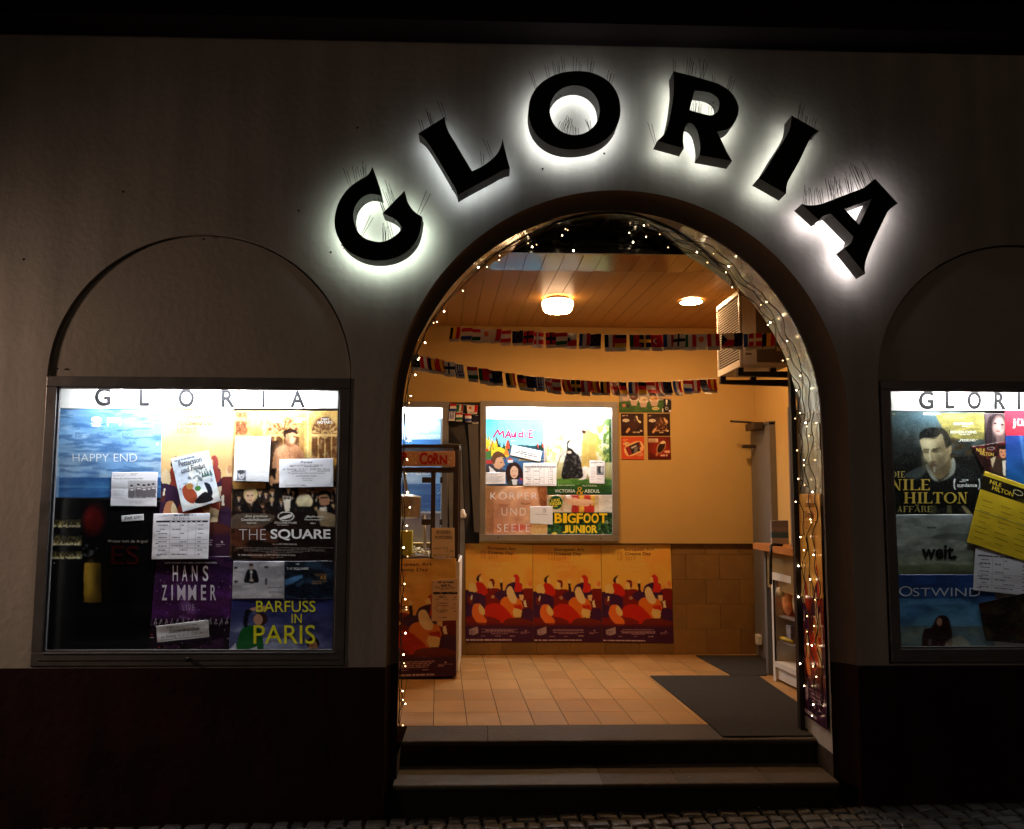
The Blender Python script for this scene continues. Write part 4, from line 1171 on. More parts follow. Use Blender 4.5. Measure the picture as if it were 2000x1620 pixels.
s.poly([(845, 690), (900, 640), (1070, 640), (1140, 760), (1145, 900), (1090, 980), (1010, 1010), (940, 960), (890, 880), (860, 780)], FLESH, sm=True)
s.ell(1155, 810, 24, 60, (170, 150, 108), 1, 8); s.poly([(838, 700), (850, 620), (930, 575), (1060, 572), (1130, 620), (1175, 720), (1165, 760), (1120, 790), (1095, 700), (1075, 635), (1000, 690), (900, 680)], (20, 22, 22), sm=True)
s.ell(905, 830, 38, 16, (56, 50, 36), .9, 0, .4); s.ell(1010, 820, 46, 18, (56, 50, 36), .9, 0, .4); s.poly([(880, 795), (940, 800), (940, 812), (880, 812)], (50, 44, 34)); s.poly([(975, 795), (1060, 780), (1062, 796), (975, 812)], (50, 44, 34))
s.poly([(950, 820), (985, 930), (960, 950), (930, 935), (938, 860)], (214, 204, 162), sm=True); s.ell(985, 935, 26, 14, (96, 78, 54), .8); s.ell(985, 972, 44, 12, (110, 70, 52)); s.poly([(985, 975), (1004, 975), (1006, 1040), (990, 1045)], (226, 226, 214)); s.ell(1080, 880, 50, 110, (110, 96, 66), .6, 0, .8); s.ell(900, 900, 30, 90, (146, 132, 94), .6, 0, .8)
s.ell(1085, 810, 66, 190, (84, 72, 48), .6, 0, .9); s.ell(1000, 975, 100, 60, (84, 74, 54), .5, 0, .8); s.ell(930, 745, 60, 36, (226, 218, 180), .6, 0, .9); s.ell(905, 880, 26, 34, (214, 204, 164), .5, 0, .9); s.ell(1060, 850, 30, 24, (206, 194, 150), .5, 0, .9)
s.mottle(16, (64, 68, 66), .6, .52, .62, .4, 850, 575, 1170, 690); s.poly([(952, 830), (962, 830), (992, 928), (978, 940)], (120, 104, 70), .6); s.ell(968, 948, 34, 9, (70, 58, 40), .7, 0, .5); s.poly([(860, 700), (1070, 660), (1072, 668), (862, 708)], (150, 138, 100), .6)
s.rect(500, 1130, 1530, 1490, (14, 14, 12), .55); s.rect(960, 1390, 1020, 1485, (110, 106, 60), .5); s.rect(1130, 1390, 1180, 1485, (150, 140, 84), .5); s.poly([(1280, 1400), (1320, 1400), (1400, 1485), (1340, 1485)], (170, 150, 96), .8)
GD = (206, 178, 78)


def serif(s, word, boxes, y0, y1, c, t=5, w=18):
    """roman capitals with thick and thin strokes; boxes give each letter's width"""
    for ch, (a, b) in zip(word, boxes):
        W = b - a; m = (y0 + y1) / 2
        def st(x0, x1, yy0=y0, yy1=y1): s.rectv(x0, yy0, x1, yy1, c)
        if ch in 'IHNLETDRFA':
            pass
        if ch == 'I': st(a + W / 2 - w / 2, a + W / 2 + w / 2); st(a, b, y0, y0 + t); st(a, b, y1 - t, y1)
        elif ch == 'H': st(a + w * .4, a + w * 1.4); st(b - w * 1.4, b - w * .4); st(a + w, b - w, m - t / 2, m + t / 2); [st(q, q + w * 1.8, e, e + t) for q in (a, b - w * 1.8) for e in (y0, y1 - t)]
        elif ch == 'L': st(a + w * .4, a + w * 1.4); st(a, a + w * 1.8, y0, y0 + t); st(a, b, y1 - t, y1); s.polyv([(b, y1), (b, y1 - (y1 - y0) * .3), (b - w * .7, y1 - t)], c)
        elif ch == 'E' or ch == 'F':
            st(a + w * .4, a + w * 1.4); st(a, b, y0, y0 + t); st(a + w, b - w * .6, m - t / 2, m + t / 2); s.polyv([(b, y0), (b, y0 + (y1 - y0) * .25), (b - w * .6, y0 + t)], c)
            if ch == 'E': st(a, b, y1 - t, y1); s.polyv([(b, y1), (b, y1 - (y1 - y0) * .28), (b - w * .7, y1 - t)], c)
            else: st(a, a + w * 1.8, y1 - t, y1)
        elif ch == 'T': st(a + W / 2 - w / 2, a + W / 2 + w / 2); st(a, b, y0, y0 + t); st(a + W / 2 - w, a + W / 2 + w, y1 - t, y1); [s.polyv([(q, y0), (q, y0 + (y1 - y0) * .25), (q + d, y0 + t)], c) for q, d in ((a, w * .7), (b, -w * .7))]
        elif ch == 'N': st(a + w * .6, a + w * .6 + t); st(b - w * .6 - t, b - w * .6); s.polyv([(a, y0), (a + w * 1.5, y0), (b - w * .6, y1 + 4), (b - w * 1.2, y1)], c); st(b - w * 1.3, b, y0, y0 + t); st(a, a + w * 1.3, y1 - t, y1)
        elif ch == 'A': s.polyv([(a, y1), (a + W * .46, y0), (a + W * .52, y0), (a + t, y1)], c); s.polyv([(a + W * .38, y0), (a + W * .56, y0), (b, y1), (b - w * 1.15, y1)], c); st(a + W * .22, a + W * .72, m + 8, m + 8 + t)
        elif ch in 'OD':
            n = 24; ri, ro = [], []
            for k in range(n):
                q = 2 * pi * k / n; ro.append((a + W / 2 + W / 2 * cos(q), m + (y1 - y0) / 2 * sin(q))); ri.append((a + W / 2 + (W / 2 - w) * cos(q), m + ((y1 - y0) / 2 - t) * sin(q)))
            for k in range(n):
                if ch == 'D' and cos(2 * pi * (k + .5) / n) < 0: continue
                s.polyv([ro[k], ro[(k + 1) % n], ri[(k + 1) % n], ri[k]], c)
            if ch == 'D': st(a + w * .4, a + w * 1.3); st(a, a + W / 2, y0, y0 + t); st(a, a + W / 2, y1 - t, y1)
        elif ch == 'R':
            st(a + w * .4, a + w * 1.4); st(a, a + W * .6, y0, y0 + t); st(a, a + w * 1.9, y1 - t, y1); st(a + w, a + W * .6, m - t / 2, m + t / 2); n = 12
            for k in range(n):
                q0, q1 = -pi / 2 + pi * k / n, -pi / 2 + pi * (k + 1) / n; cy = (y0 + m) / 2; R = (m - y0) / 2
                s.polyv([(a + W * .55 + R * cos(q0), cy + R * sin(q0)), (a + W * .55 + R * cos(q1), cy + R * sin(q1)), (a + W * .55 + (R - w * .8) * cos(q1), cy + (R - t) * sin(q1)), (a + W * .55 + (R - w * .8) * cos(q0), cy + (R - t) * sin(q0))], c)
            s.polyv([(a + W * .5, m), (a + W * .7, m), (b, y1), (b - w * 1.1, y1)], c)


def _polyv(s, pts, c):
    x = np.array([p[0] for p in pts], float); y = np.array([p[1] for p in pts], float)
    u, w = s.uv(x, y); p = s.bil(s.w, u, w) + s.front * (.0011 + .0002 * (s.nt % 5)) + s.front * s.relief(u, w)[..., None]
    o = sum(len(q) for q in s.tv); s.tv.append(p); s.tf.append([i + o for i in range(len(pts))]); s.tc.append(np.tile(np.array(c, float), (len(pts), 1))); s.nt += 1
Sheet.polyv = _polyv
Sheet.rectv = lambda s, x0, y0, x1, y1, c: s.polyv([(x0, y0), (x1, y0), (x1, y1), (x0, y1)], c)
s.photo(1, .26, 7, 7)
serif(s, 'DIE', ((527, 598), (604, 630), (638, 684)), 1034, 1100, (176, 160, 96), 5, 14)
serif(s, 'NILE', ((535, 650), (664, 718), (736, 845), (852, 946)), 1118, 1232, GD, 7, 26)
serif(s, 'HILTON', ((675, 800), (815, 868), (878, 975), (980, 1085), (1095, 1230), (1240, 1345)), 1255, 1370, GD, 7, 26)
serif(s, 'AFFÄRE'.replace('Ä', 'A'), ((612, 655), (667, 715), (722, 778), (786, 846), (855, 915), (920, 972)), 1398, 1462, (166, 154, 88), 5, 14)
s.ell(803, 1388, 7, 6, (166, 154, 88)).ell(825, 1388, 7, 6, (166, 154, 88))
for sg in (-1, 1):
    for k in range(9):
        a = -.9 + 1.8 * k / 8; s.ell(1340 + sg * (112 + 24 * cos(a)), 1170 + 62 * sin(a), 8, 7, (216, 224, 226))
s.lines(1290, 1120, 1385, 1, 14, (216, 224, 226), .9, .7); s.lines(1260, 1140, 1415, 1, 8, (216, 224, 226), .9, .6); s.text('sundance', 1235, 1160, 1446, 1198, (226, 232, 236), .014); s.lines(1250, 1198, 1310, 1, 10, (200, 210, 214), .8, .6)
WH = (238, 238, 226)
s.lines(505, 415, 668, 1, 30, (130, 130, 100), .9, .7); s.text('MEISTERHAFT.', 1200, 518, 1412, 545, WH, .012); s.lines(1290, 556, 1440, 1, 12, WH, .9, .7); s.text('BEEINDRUCKEND.', 1165, 606, 1446, 634, WH, .012); s.lines(1262, 642, 1445, 1, 12, WH, .9, .7); s.text('„FESSELND.“', 1255, 694, 1452, 722, WH, .012); s.rect(880, 418, 1060, 434, WH)
s.build('film_poster', MG, 'dark portrait poster of a man with cigarette and gold serif title', 'poster')
# still with a face
s = Sheet([(1922, 808), (1966.5, 808), (1967, 864), (1926, 868)], YP - .003, (74, 60, 64), 1.0, seed=33).zoom('E')
s.vgrad(420, 740, (90, 76, 80), (60, 44, 48)); s.poly([(1540, 740), (1560, 500), (1600, 440), (1690, 425), (1735, 470), (1740, 520), (1700, 470), (1620, 520), (1600, 740)], (44, 32, 36), sm=True); s.ell(1680, 560, 66, 110, (176, 140, 134), 1, 0, .25); s.ell(1640, 525, 16, 8, (50, 38, 42)); s.ell(1715, 540, 15, 8, (50, 38, 42)); s.ell(1668, 608, 24, 9, (130, 74, 76)); s.ell(1690, 575, 8, 22, (198, 160, 150)); s.rect(1650, 650, 1740, 740, (120, 92, 90))
s.photo(1, .2, 5); s.build('film_still', MG, 'dim film still of a pale face at the top of the right showcase', 'photo')
# red and blue poster
s = Sheet([(1962, 802), (2150, 802), (2146, 1000), (1966, 940)], YP - .004, (26, 84, 160), seed=34, wav=.003).zoom('E')
s.rect(1700, 380, 2900, 655, (206, 40, 62)); s.vgrad(655, 1300, (30, 60, 150), (20, 104, 180)); s.poly([(1890, 655), (1930, 655), (1990, 1100), (1960, 1100)], (60, 120, 200), .7); s.poly([(2040, 1300), (2150, 760), (2330, 720), (2480, 1300)], (220, 190, 60), .9, True)
s.photo(1, .18, 4); s.text('jür', 1818, 478, 2010, 580, (240, 236, 236), .014)
s.build('film_poster', MG, 'red and blue poster with white lower case title at the photo edge, right showcase', 'poster')
# small flyer
s = Sheet([(1897.4, 872.6), (1966, 862.4), (1968.7, 932), (1921.5, 918.9)], YP - .004, (40, 20, 18), 1.0, seed=35).zoom('E')
s.mottle(60, (100, 26, 26), .8, .45, .62); s.poly([(1600, 1000), (1640, 900), (1720, 880), (1790, 920), (1800, 1100), (1600, 1100)], (62, 44, 34), sm=True); s.poly([(1715, 920), (1762, 920), (1750, 1100), (1725, 1090)], (226, 216, 200)); s.rect(1752, 930, 1768, 1100, (26, 22, 22)); s.ell(1725, 830, 42, 62, (206, 130, 90)); s.ell(1725, 775, 46, 28, (30, 18, 16)); s.poly([(1590, 900), (1650, 870), (1610, 1000)], (200, 180, 140)); s.ell(1705, 825, 9, 5, (60, 30, 24)); s.ell(1745, 825, 9, 5, (60, 30, 24)); s.ell(1727, 866, 14, 5, (120, 50, 44))
s.photo(1, .2, 6); s.text('NILE', 1440, 790, 1530, 826, GD, .01, 0, 6); s.text('HILTON', 1478, 832, 1622, 866, GD, .01, 0, 6); s.ell(1595, 790, 40, 16, (206, 200, 196), .7).ell(1595, 790, 34, 12, (60, 22, 20))
s.build('film_flyer', MG, 'small dark red flyer of a man in brown jacket, beside the portrait poster', 'notice')
# pale poster weit.
s = Sheet([(1730, 1005.9), (1899, 1005), (1903.8, 1122.5), (1734, 1122.5)], YP - .001, (150, 162, 158), seed=36, wav=.0022).zoom('F')
s.vgrad(30, 620, (150, 164, 166), (126, 136, 110)); s.mottle(120, (184, 194, 194), .6, .48, .66, 2.5); s.mottle(90, (94, 104, 100), .6, .5, .66, 2.5); s.poly([(900, 260), (1050, 215), (1330, 230), (1330, 300), (1150, 280)], (70, 80, 76), .6, True); s.vgrad(520, 620, (110, 124, 90), (70, 84, 52), .7); s.lines(862, 152, 1065, 1, 20, (40, 44, 44), .9, .6)
s.photo(1, .22, 5, 6); s.text('weit.', 808, 330, 1155, 468, (20, 22, 22), .03)
s.build('film_poster', MG, 'pale misty poster with bold black lower case title under the portrait poster', 'poster')
# blue poster with rider
s = Sheet([(1735, 1122.8), (1945, 1122.8), (1942, 1273), (1738, 1274)], YP - .002, (52, 96, 160), seed=37, wav=.002).zoom('F')
s.vgrad(620, 860, (26, 56, 126), (48, 92, 170)); s.vgrad(860, 1130, (70, 140, 200), (90, 160, 206)); s.mottle(140, (50, 96, 160), .8, .45, .66, 2, y0=860, x0=0, x1=2000, y1=1140); s.rect(500, 1130, 1600, 1400, (96, 124, 136)); s.mottle(60, (130, 150, 130), .6, .45, .6, 2, 500, 1140, 1600, 1380)
s.poly([(830, 1360), (830, 1170), (900, 1150), (950, 1060), (1000, 1022), (1070, 1050), (1100, 1150), (1110, 1240), (1080, 1360)], (52, 28, 24), sm=True); s.ell(985, 1090, 26, 42, (186, 130, 104)); s.poly([(1060, 1280), (1200, 1230), (1300, 1360), (1060, 1360)], (200, 190, 160), .6, True); s.ell(890, 1290, 20, 34, (110, 96, 96), .8)
LB = (206, 216, 230)
s.photo(1, .25, 6); s.text('O', 585, 735, 716, 836, LB, -.008); s.text('STWIND', 720, 752, 1385, 836, LB, -.010); s.text('AUFBRUCH NACH ORA', 670, 886, 1300, 912, (120, 160, 206), -.006)
s.build('film_poster', MG, 'blue sky poster with white handwritten title, lowest in the right showcase', 'poster')
s = Sheet([(1910.7, 1178.8), (2130, 1130), (2130, 1268), (1926.5, 1251.9)], YP - .005, (34, 30, 24), seed=38, wav=.003).zoom('F')
s.mottle(120, (72, 60, 34), .8, .45, .66); s.mottle(200, (70, 24, 20), .6, .5, .66)
s.photo(1, .4, 6); s.build('film_poster', MG, 'dark brown poster overlapping the blue sky poster at the photo edge', 'poster')
# yellow flyer
s = Sheet([(1923.3, 920.7), (2030, 957), (2012, 1100), (1888, 1059.3)], YP - .006, (222, 186, 22), 1.0, seed=39, wav=.002).local(1000, 1300)
s.rect(0, 0, 1000, 80, (222, 190, 30)); s.rect(0, 80, 1000, 330, (34, 28, 16)); s.mottle(160, (96, 80, 24), .6, .5, .66, 1, 400, 80, 1000, 330); s.text('NILE', 130, 110, 330, 180, (226, 196, 60), .008); s.text('HILTON', 190, 195, 560, 275, (226, 196, 60), .008); s.ell(640, 175, 90, 44, (216, 206, 160)).ell(640, 175, 78, 36, (34, 28, 16)); s.rect(860, 120, 1000, 220, (226, 222, 200))
for k in range(3):
    for j in range(9):
        s.rect(60 + 320 * k + (j % 3) * 20, 400 + j * 95, 60 + 320 * k + 150 + (j * 37 % 90), 406 + j * 95, (70, 58, 14))
s.rect(0, 690, 1000, 700, (250, 224, 80)); s.rect(0, 702, 1000, 716, (150, 124, 14))
s.build('film_flyer', MG, 'yellow folded leaflet hanging askew in the right showcase', 'notice')
s = Sheet([(1904.8, 1070), (2020, 1078), (2020, 1166), (1900.4, 1153)], YP - .005, (214, 214, 226), .9, seed=40, wav=.0012).local(1000, 780)
programme(s, 0, 0, 0, 1000, 780); s.text('GLORIA', 350, 40, 650, 80, (40, 40, 48), 0, 0, 0, 1.4)
s.build('programme_sheet', MP, 'white programme table under the yellow leaflet, right showcase', 'notice')

# ---------------------------------------------------------------- showcase on the rear wall of the hall
def RP(px, py, Y=YR): return at(px, py, Y)
yf = YR - .04
p0, p1 = RP(938, 783, yf), RP(1209, 1058, yf)
tx0, tx1 = float(RP(972, 800, yf + .03)[0]), float(RP(1172, 800, yf + .03)[0])
case3 = showcase('lit brown grey poster showcase on the rear wall between standee and ice cream boards', float(p0[0]), float(p1[0]), float(p1[2]), float(p0[2]), yf, .158, .052, .058,
                 [(tx0, tx1)], TW, 360, M['framewarm'], inner=False, mbody=M['white'], ext=-.001, lamp_y=.058, lamp_dz=.020)
for px, py in ((973, 1050), (1173.5, 1052)):
    b = MB(); c = RP(px, py, yf); b.ball((c[0], c[1] - .002, c[2]), .006, 8, 6); b.build('frame_screw', M['black'], case3)
YC = YR + .108
PZ = lambda k, *p: zp(k, *p)
def hdr3(t, quad, Y):
    P = [at(x, y, Y) for x, y in quad]; b = MB(); b.prism(P, (0, .002, 0)); b.build('header_board', M['white'], t)
hdr3(case3, PZ('I', (120, 90), (1510, 90), (1510, 262), (120, 262)), YC - .003)
# painted landscape poster
s = Sheet(PZ('I', (145, 252), (766, 252), (770, 965), (145, 962)), YC, (80, 178, 214), 1.0, seed=50).zoom('I')
s.vgrad(250, 560, (40, 160, 206), (120, 200, 226)); s.poly([(330, 560), (480, 535), (640, 545), (780, 540), (780, 600), (330, 600)], (30, 70, 80), sm=True); s.rect(140, 590, 780, 970, (44, 96, 150)); s.mottle(50, (90, 140, 190), .6, .5, .62, 3, 140, 600, 780, 970)
r = random.Random(5)
for k in range(36):
    x = r.uniform(145, 400); hh = r.uniform(60, 130); y = r.uniform(540, 620); s.poly([(x - 16, y), (x, y - hh), (x + 16, y)], r.choice([(30, 70, 36), (226, 200, 30), (200, 60, 30), (230, 210, 50), (24, 40, 30)]))
for k in range(9):
    x = r.uniform(690, 770); y = r.uniform(560, 600); s.poly([(x - 12, y), (x, y - 80), (x + 12, y)], r.choice([(30, 60, 40), (20, 40, 40), (200, 60, 40)]))
s.poly([(215, 610), (300, 560), (390, 620), (380, 670), (220, 660)], (226, 206, 40), sm=True); s.poly([(340, 640), (375, 570), (405, 650)], (230, 120, 30)); s.rect(140, 600, 215, 690, (60, 110, 50)); s.poly([(146, 610), (170, 575), (190, 605)], (214, 40, 30)); s.poly([(140, 700), (240, 690), (340, 700), (340, 740), (140, 740)], (176, 50, 40)); s.rect(385, 690, 440, 722, (230, 226, 220)); s.poly([(375, 695), (410, 672), (445, 695)], (200, 50, 40)); s.rect(500, 690, 770, 700, (200, 180, 70))
s.poly([(140, 780), (190, 735), (250, 760), (345, 800), (370, 830), (140, 840)], (60, 58, 66), sm=True); s.poly([(190, 760), (240, 800), (270, 830), (200, 830)], (226, 230, 236)); s.ell(290, 725, 56, 66, (214, 164, 124)); s.poly([(215, 700), (235, 630), (290, 606), (350, 640), (368, 690), (330, 665), (270, 680), (245, 740)], (96, 60, 38), sm=True); s.ell(318, 722, 10, 5, (80, 50, 36)); s.poly([(345, 722), (358, 748), (340, 756)], (214, 164, 124)); s.ell(325, 775, 16, 5, (160, 80, 64))
s.poly([(368, 860), (375, 770), (420, 728), (480, 725), (530, 780), (552, 870), (520, 900), (400, 960)], (50, 30, 28), sm=True); s.ell(455, 825, 42, 64, (222, 180, 150)); s.ell(440, 812, 8, 4, (50, 34, 30)); s.ell(474, 812, 8, 4, (50, 34, 30)); s.ell(456, 862, 16, 5, (176, 80, 76)); s.poly([(380, 960), (410, 900), (500, 895), (550, 960)], (60, 62, 54)); s.poly([(430, 900), (490, 900), (480, 960), (440, 960)], (214, 220, 226)); s.ell(520, 915, 24, 34, (70, 80, 160)); s.ell(530, 900, 14, 14, (200, 60, 50))
PK = (150, 16, 60)
def brush(s, pts, w, c):
    for (x0, y0), (x1, y1) in zip(pts, pts[1:]):
        dx, dy = x1 - x0, y1 - y0; L = sqrt(dx * dx + dy * dy) + 1e-6; nx, ny = -dy / L * w / 2, dx / L * w / 2
        ex, ey = dx / L * w * .3, dy / L * w * .3
        s.polyv([(x0 + nx - ex, y0 + ny - ey), (x1 + nx + ex, y1 + ny + ey), (x1 - nx + ex, y1 - ny + ey), (x0 - nx - ex, y0 - ny - ey)], c)
for st in ([(238, 455), (282, 378), (300, 430), (338, 390), (345, 458)], [(362, 462), (396, 392), (418, 465)], [(375, 436), (412, 438)], [(430, 410), (432, 450), (455, 452), (466, 405), (470, 455)], [(548, 375), (545, 455), (505, 448), (505, 420), (540, 412)], [(580, 395), (578, 458)], [(612, 385), (612, 462), (655, 458)], [(612, 388), (652, 382)], [(612, 424), (645, 420)]): brush(s, st, 14, PK)
s.lines(425, 490, 500, 1, 16, (230, 236, 240), .9, .6)
s.build('film_poster', MG, 'painted landscape poster with pink handwritten title in the rear wall showcase', 'poster')
# garden poster
s = Sheet(PZ('I', (794, 250), (1482, 250), (1490, 1060), (804, 1056)), YC - .001, (206, 220, 190), 1.0, seed=51).zoom('I')
s.vgrad(250, 800, (240, 244, 226), (206, 214, 170)); s.mottle(44, (120, 158, 56), .9, .45, .58, 1, 1200, 250, 1470, 760); s.mottle(40, (190, 206, 90), .8, .5, .6, 1, 1200, 300, 1470, 800); s.mottle(40, (170, 190, 90), .9, .42, .58, 1, 790, 430, 980, 740); s.rect(1455, 250, 1500, 1060, (24, 50, 26)); s.mottle(30, (60, 96, 30), .8, .4, .6, 1, 1390, 250, 1500, 760)
s.rect(890, 640, 1180, 720, (226, 226, 216), .7); s.rect(890, 515, 985, 530, (140, 140, 136)); s.poly([(890, 500), (930, 485), (985, 515)], (170, 168, 160)); s.vgrad(720, 900, (196, 190, 140), (150, 140, 70), .9); s.rect(790, 900, 1500, 1070, (58, 104, 32)); s.mottle(30, (90, 140, 40), .7, .42, .6, 2, 790, 880, 1470, 1000); s.vgrad(960, 1060, (44, 88, 28), (26, 60, 20))
s.poly([(955, 885), (985, 700), (1010, 600), (1010, 510), (1050, 490), (1090, 560), (1130, 640), (1165, 740), (1180, 880), (1070, 892)], (26, 24, 24), sm=True); s.ell(1032, 448, 27, 34, (216, 178, 150)); s.ell(1030, 425, 26, 14, (226, 224, 214)); s.poly([(1040, 500), (1080, 520), (1135, 600), (1120, 640), (1060, 580), (1020, 560)], (196, 200, 190), sm=True); s.poly([(985, 545), (1010, 520), (1005, 600), (960, 660), (935, 650)], (176, 180, 170), sm=True); s.ell(1035, 615, 24, 14, (216, 178, 150)); s.poly([(940, 655), (948, 655), (906, 780), (900, 778)], (80, 60, 40)); s.mottle(20, (110, 108, 100), .5, .52, .62, 1, 970, 650, 1170, 880)
s.poly([(1165, 770), (1170, 600), (1175, 440), (1210, 400), (1270, 400), (1320, 460), (1345, 520), (1310, 540), (1300, 500), (1310, 600), (1330, 690), (1300, 780), (1210, 770)], (206, 176, 84), sm=True); s.ell(1255, 600, 60, 150, (170, 140, 60), .6, 0, .9); s.ell(1192, 390, 26, 34, (120, 78, 50)); s.ell(1185, 400, 20, 16, (44, 30, 26)); s.ell(1198, 362, 40, 20, (190, 176, 150)); s.poly([(1175, 775), (1235, 775), (1220, 870), (1200, 900), (1130, 905), (1180, 870)], (236, 234, 226), sm=True); s.poly([(1210, 775), (1300, 780), (1290, 830), (1240, 880)], (236, 234, 226)); s.rect(1225, 430, 1235, 770, (200, 176, 90), .6)
s.photo(1, .16, 6, 7); s.text('VICTORIA', 882, 1006, 1098, 1038, (222, 226, 210), .0); s.text('ABDUL', 1196, 1006, 1358, 1040, (222, 226, 210), .0); s.text('&', 1112, 980, 1188, 1064, (196, 150, 50), -.012); s.text('JUDI DENCH', 915, 958, 1090, 972, (206, 214, 190), .006); s.text('ALI FAZAL', 1172, 960, 1330, 975, (206, 214, 190), .006)
s.build('film_poster', MG, 'garden poster of a woman in black and a man in a long pale coat', 'poster')
# face poster
s = Sheet(PZ('I', (145, 966), (800, 980), (803, 1480), (145, 1480)), YC - .0015, (206, 168, 136), 1.0, seed=52).zoom('I')
s.vgrad(960, 1480, (206, 164, 130), (190, 140, 108)); s.rect(140, 960, 240, 1490, (110, 78, 52), .9); s.mottle(26, (150, 110, 74), .7, .42, .6, .3, 140, 960, 230, 1490)
s.poly([(150, 960), (390, 962), (290, 1040), (230, 1140), (215, 1300), (150, 1480)], (140, 102, 66), .8, True); s.ell(490, 1180, 230, 260, (214, 174, 142), .9, 0, .35); s.ell(330, 1180, 130, 60, (170, 116, 84), .7, 12, .8); s.ell(590, 1150, 90, 40, (180, 124, 92), .6, 0, .8)
for cx, cy, w in ((350, 1172, 62), (580, 1158, 60)):
    s.poly([(cx - w, cy - 12), (cx - w * .4, cy + 6), (cx + w * .4, cy + 4), (cx + w, cy - 14), (cx + w * .4, cy - 3), (cx - w * .4, cy - 1)], (84, 50, 36), sm=True)
s.ell(470, 1320, 60, 40, (150, 96, 72), .6, 0, .8); s.ell(430, 1260, 34, 120, (230, 190, 158), .6, 8, .8); s.ell(500, 1410, 110, 30, (190, 84, 76), .8, -4, .5); s.ell(300, 1380, 120, 140, (150, 100, 76), .6, 0, .9); s.poly([(700, 980), (810, 980), (810, 1180), (740, 1180), (715, 1090)], (150, 96, 60), .9, True); s.mottle(20, (96, 54, 30), .7, .45, .6, .4, 715, 970, 810, 1180); s.poly([(650, 1380), (760, 1350), (810, 1360), (810, 1480), (640, 1480)], (206, 176, 120), .8, True); s.mottle(18, (230, 206, 150), .6, .48, .6, .4, 640, 1360, 810, 1480)
WT = (250, 246, 238)
s.photo(2, .16, 5); s.text('KÖRPER', 205, 1022, 695, 1112, WT, -.014, 0, 0, 1.25); s.text('UND', 322, 1203, 578, 1282, WT, -.014, 0, 0, 1.3); s.text('SEELE', 275, 1373, 622, 1452, WT, -.012, 0, 0, 1.3)
s.build('film_poster', MG, 'close face poster with thin white title, lower left in the rear wall showcase', 'poster', sat=1.15)
# green and yellow title poster
s = Sheet(PZ('I', (806, 1068), (1496, 1066), (1501, 1481), (806, 1481)), YC - .002, (190, 150, 96), 1.0, seed=53).zoom('I')
s.vgrad(1066, 1260, (196, 160, 110), (220, 206, 180)); s.mottle(60, (150, 100, 50), .5, .45, .65, .5, 800, 1060, 1000, 1240); s.rect(1350, 1060, 1500, 1250, (226, 220, 206), .7); s.rect(800, 1250, 1510, 1490, (22, 50, 24)); s.mottle(26, (60, 110, 40), .8, .45, .6, 1, 800, 1290, 1510, 1490); s.mottle(20, (220, 226, 190), .8, .6, .68, 1, 1330, 1330, 1510, 1490)
s.poly([(1000, 1070), (1120, 1060), (1300, 1060), (1300, 1250), (1060, 1250), (1060, 1160), (1010, 1140)], (190, 44, 30)); s.rect(1140, 1060, 1190, 1250, (226, 170, 50)); s.poly([(1255, 1060), (1305, 1065), (1310, 1180), (1270, 1180)], (226, 180, 60)); s.poly([(1005, 1110), (1090, 1090), (1180, 1130), (1250, 1140), (1240, 1180), (1150, 1180), (1020, 1160)], (226, 170, 124), sm=True); s.poly([(1110, 1120), (1190, 1108), (1270, 1120), (1290, 1160), (1200, 1160)], (236, 184, 140), sm=True); s.ell(1030, 1085, 34, 20, (228, 224, 216))
s.ell(895, 1145, 76, 76, (226, 220, 120)).ell(895, 1145, 72, 72, (24, 70, 34)); YE = (236, 216, 60)
s.photo(1, .2, 6, 7); s.text('LUKAS', 845, 1105, 935, 1135, YE, .012, 0, -4); s.text('RIEGER', 832, 1140, 955, 1172, YE, .012, 0, -4); s.lines(860, 1180, 930, 1, 14, YE, .9, .7)
for ch, x0, x1 in zip('BIGFOOT', (880, 970, 1017, 1112, 1185, 1268, 1352), (960, 1010, 1105, 1178, 1262, 1346, 1436)): s.text(ch, x0, 1258, x1, 1362, (240, 196, 36), .03)
for ch, x0, x1 in zip('JUNIOR', (962, 1032, 1102, 1172, 1208, 1270), (1026, 1096, 1166, 1202, 1264, 1334)): s.text(ch, x0, 1384, x1, 1466, (232, 200, 44), .03)
s.ell(880, 1470, 28, 12, (240, 220, 60))
s.build('film_poster', MG, 'poster with fat yellow title and folded arms, lower right in the rear showcase', 'poster')
s = Sheet(PZ('I', (434, 535), (750, 605), (728, 716), (413, 645)), YC - .004, (240, 240, 240), .7, seed=54).local(100, 35)
s.text('Preview', 36, 6, 60, 11, (60, 60, 64), 0, .2); s.lines(14, 14, 88, 3, 6.5, (60, 60, 70), .8, .45, True); s.build('notice_slip', MP, 'tilted white notice slip on the painted landscape poster', 'notice')
s = Sheet(PZ('I', (550, 728), (903, 728), (901, 970), (550, 968)), YC - .0045, (240, 240, 244), .7, seed=55).local(1000, 690)
programme(s, 0, 0, 0, 1000, 690); s.text('GLORIA', 260, 66, 700, 108, (60, 60, 64), 0, 0, 0, 1.5); s.build('programme_sheet', MP, 'white programme table in the middle of the rear wall showcase', 'notice')
s = Sheet(PZ('I', (145, 828), (362, 825), (363, 948), (146, 950)), YC - .004, (236, 236, 240), .7, seed=56).local(100, 56)
s.lines(5, 6, 92, 2, 5, (60, 60, 64), .8, .5); s.lines(5, 18, 95, 9, 3.6, (120, 120, 126), .7, .5); s.build('review_sheet', MP, 'wide white text sheet low on the painted landscape poster', 'notice')
s = Sheet(PZ('I', (1251, 702), (1410, 705), (1409, 946), (1249, 940)), YC - .004, (236, 236, 240), .7, seed=57).local(66, 100)
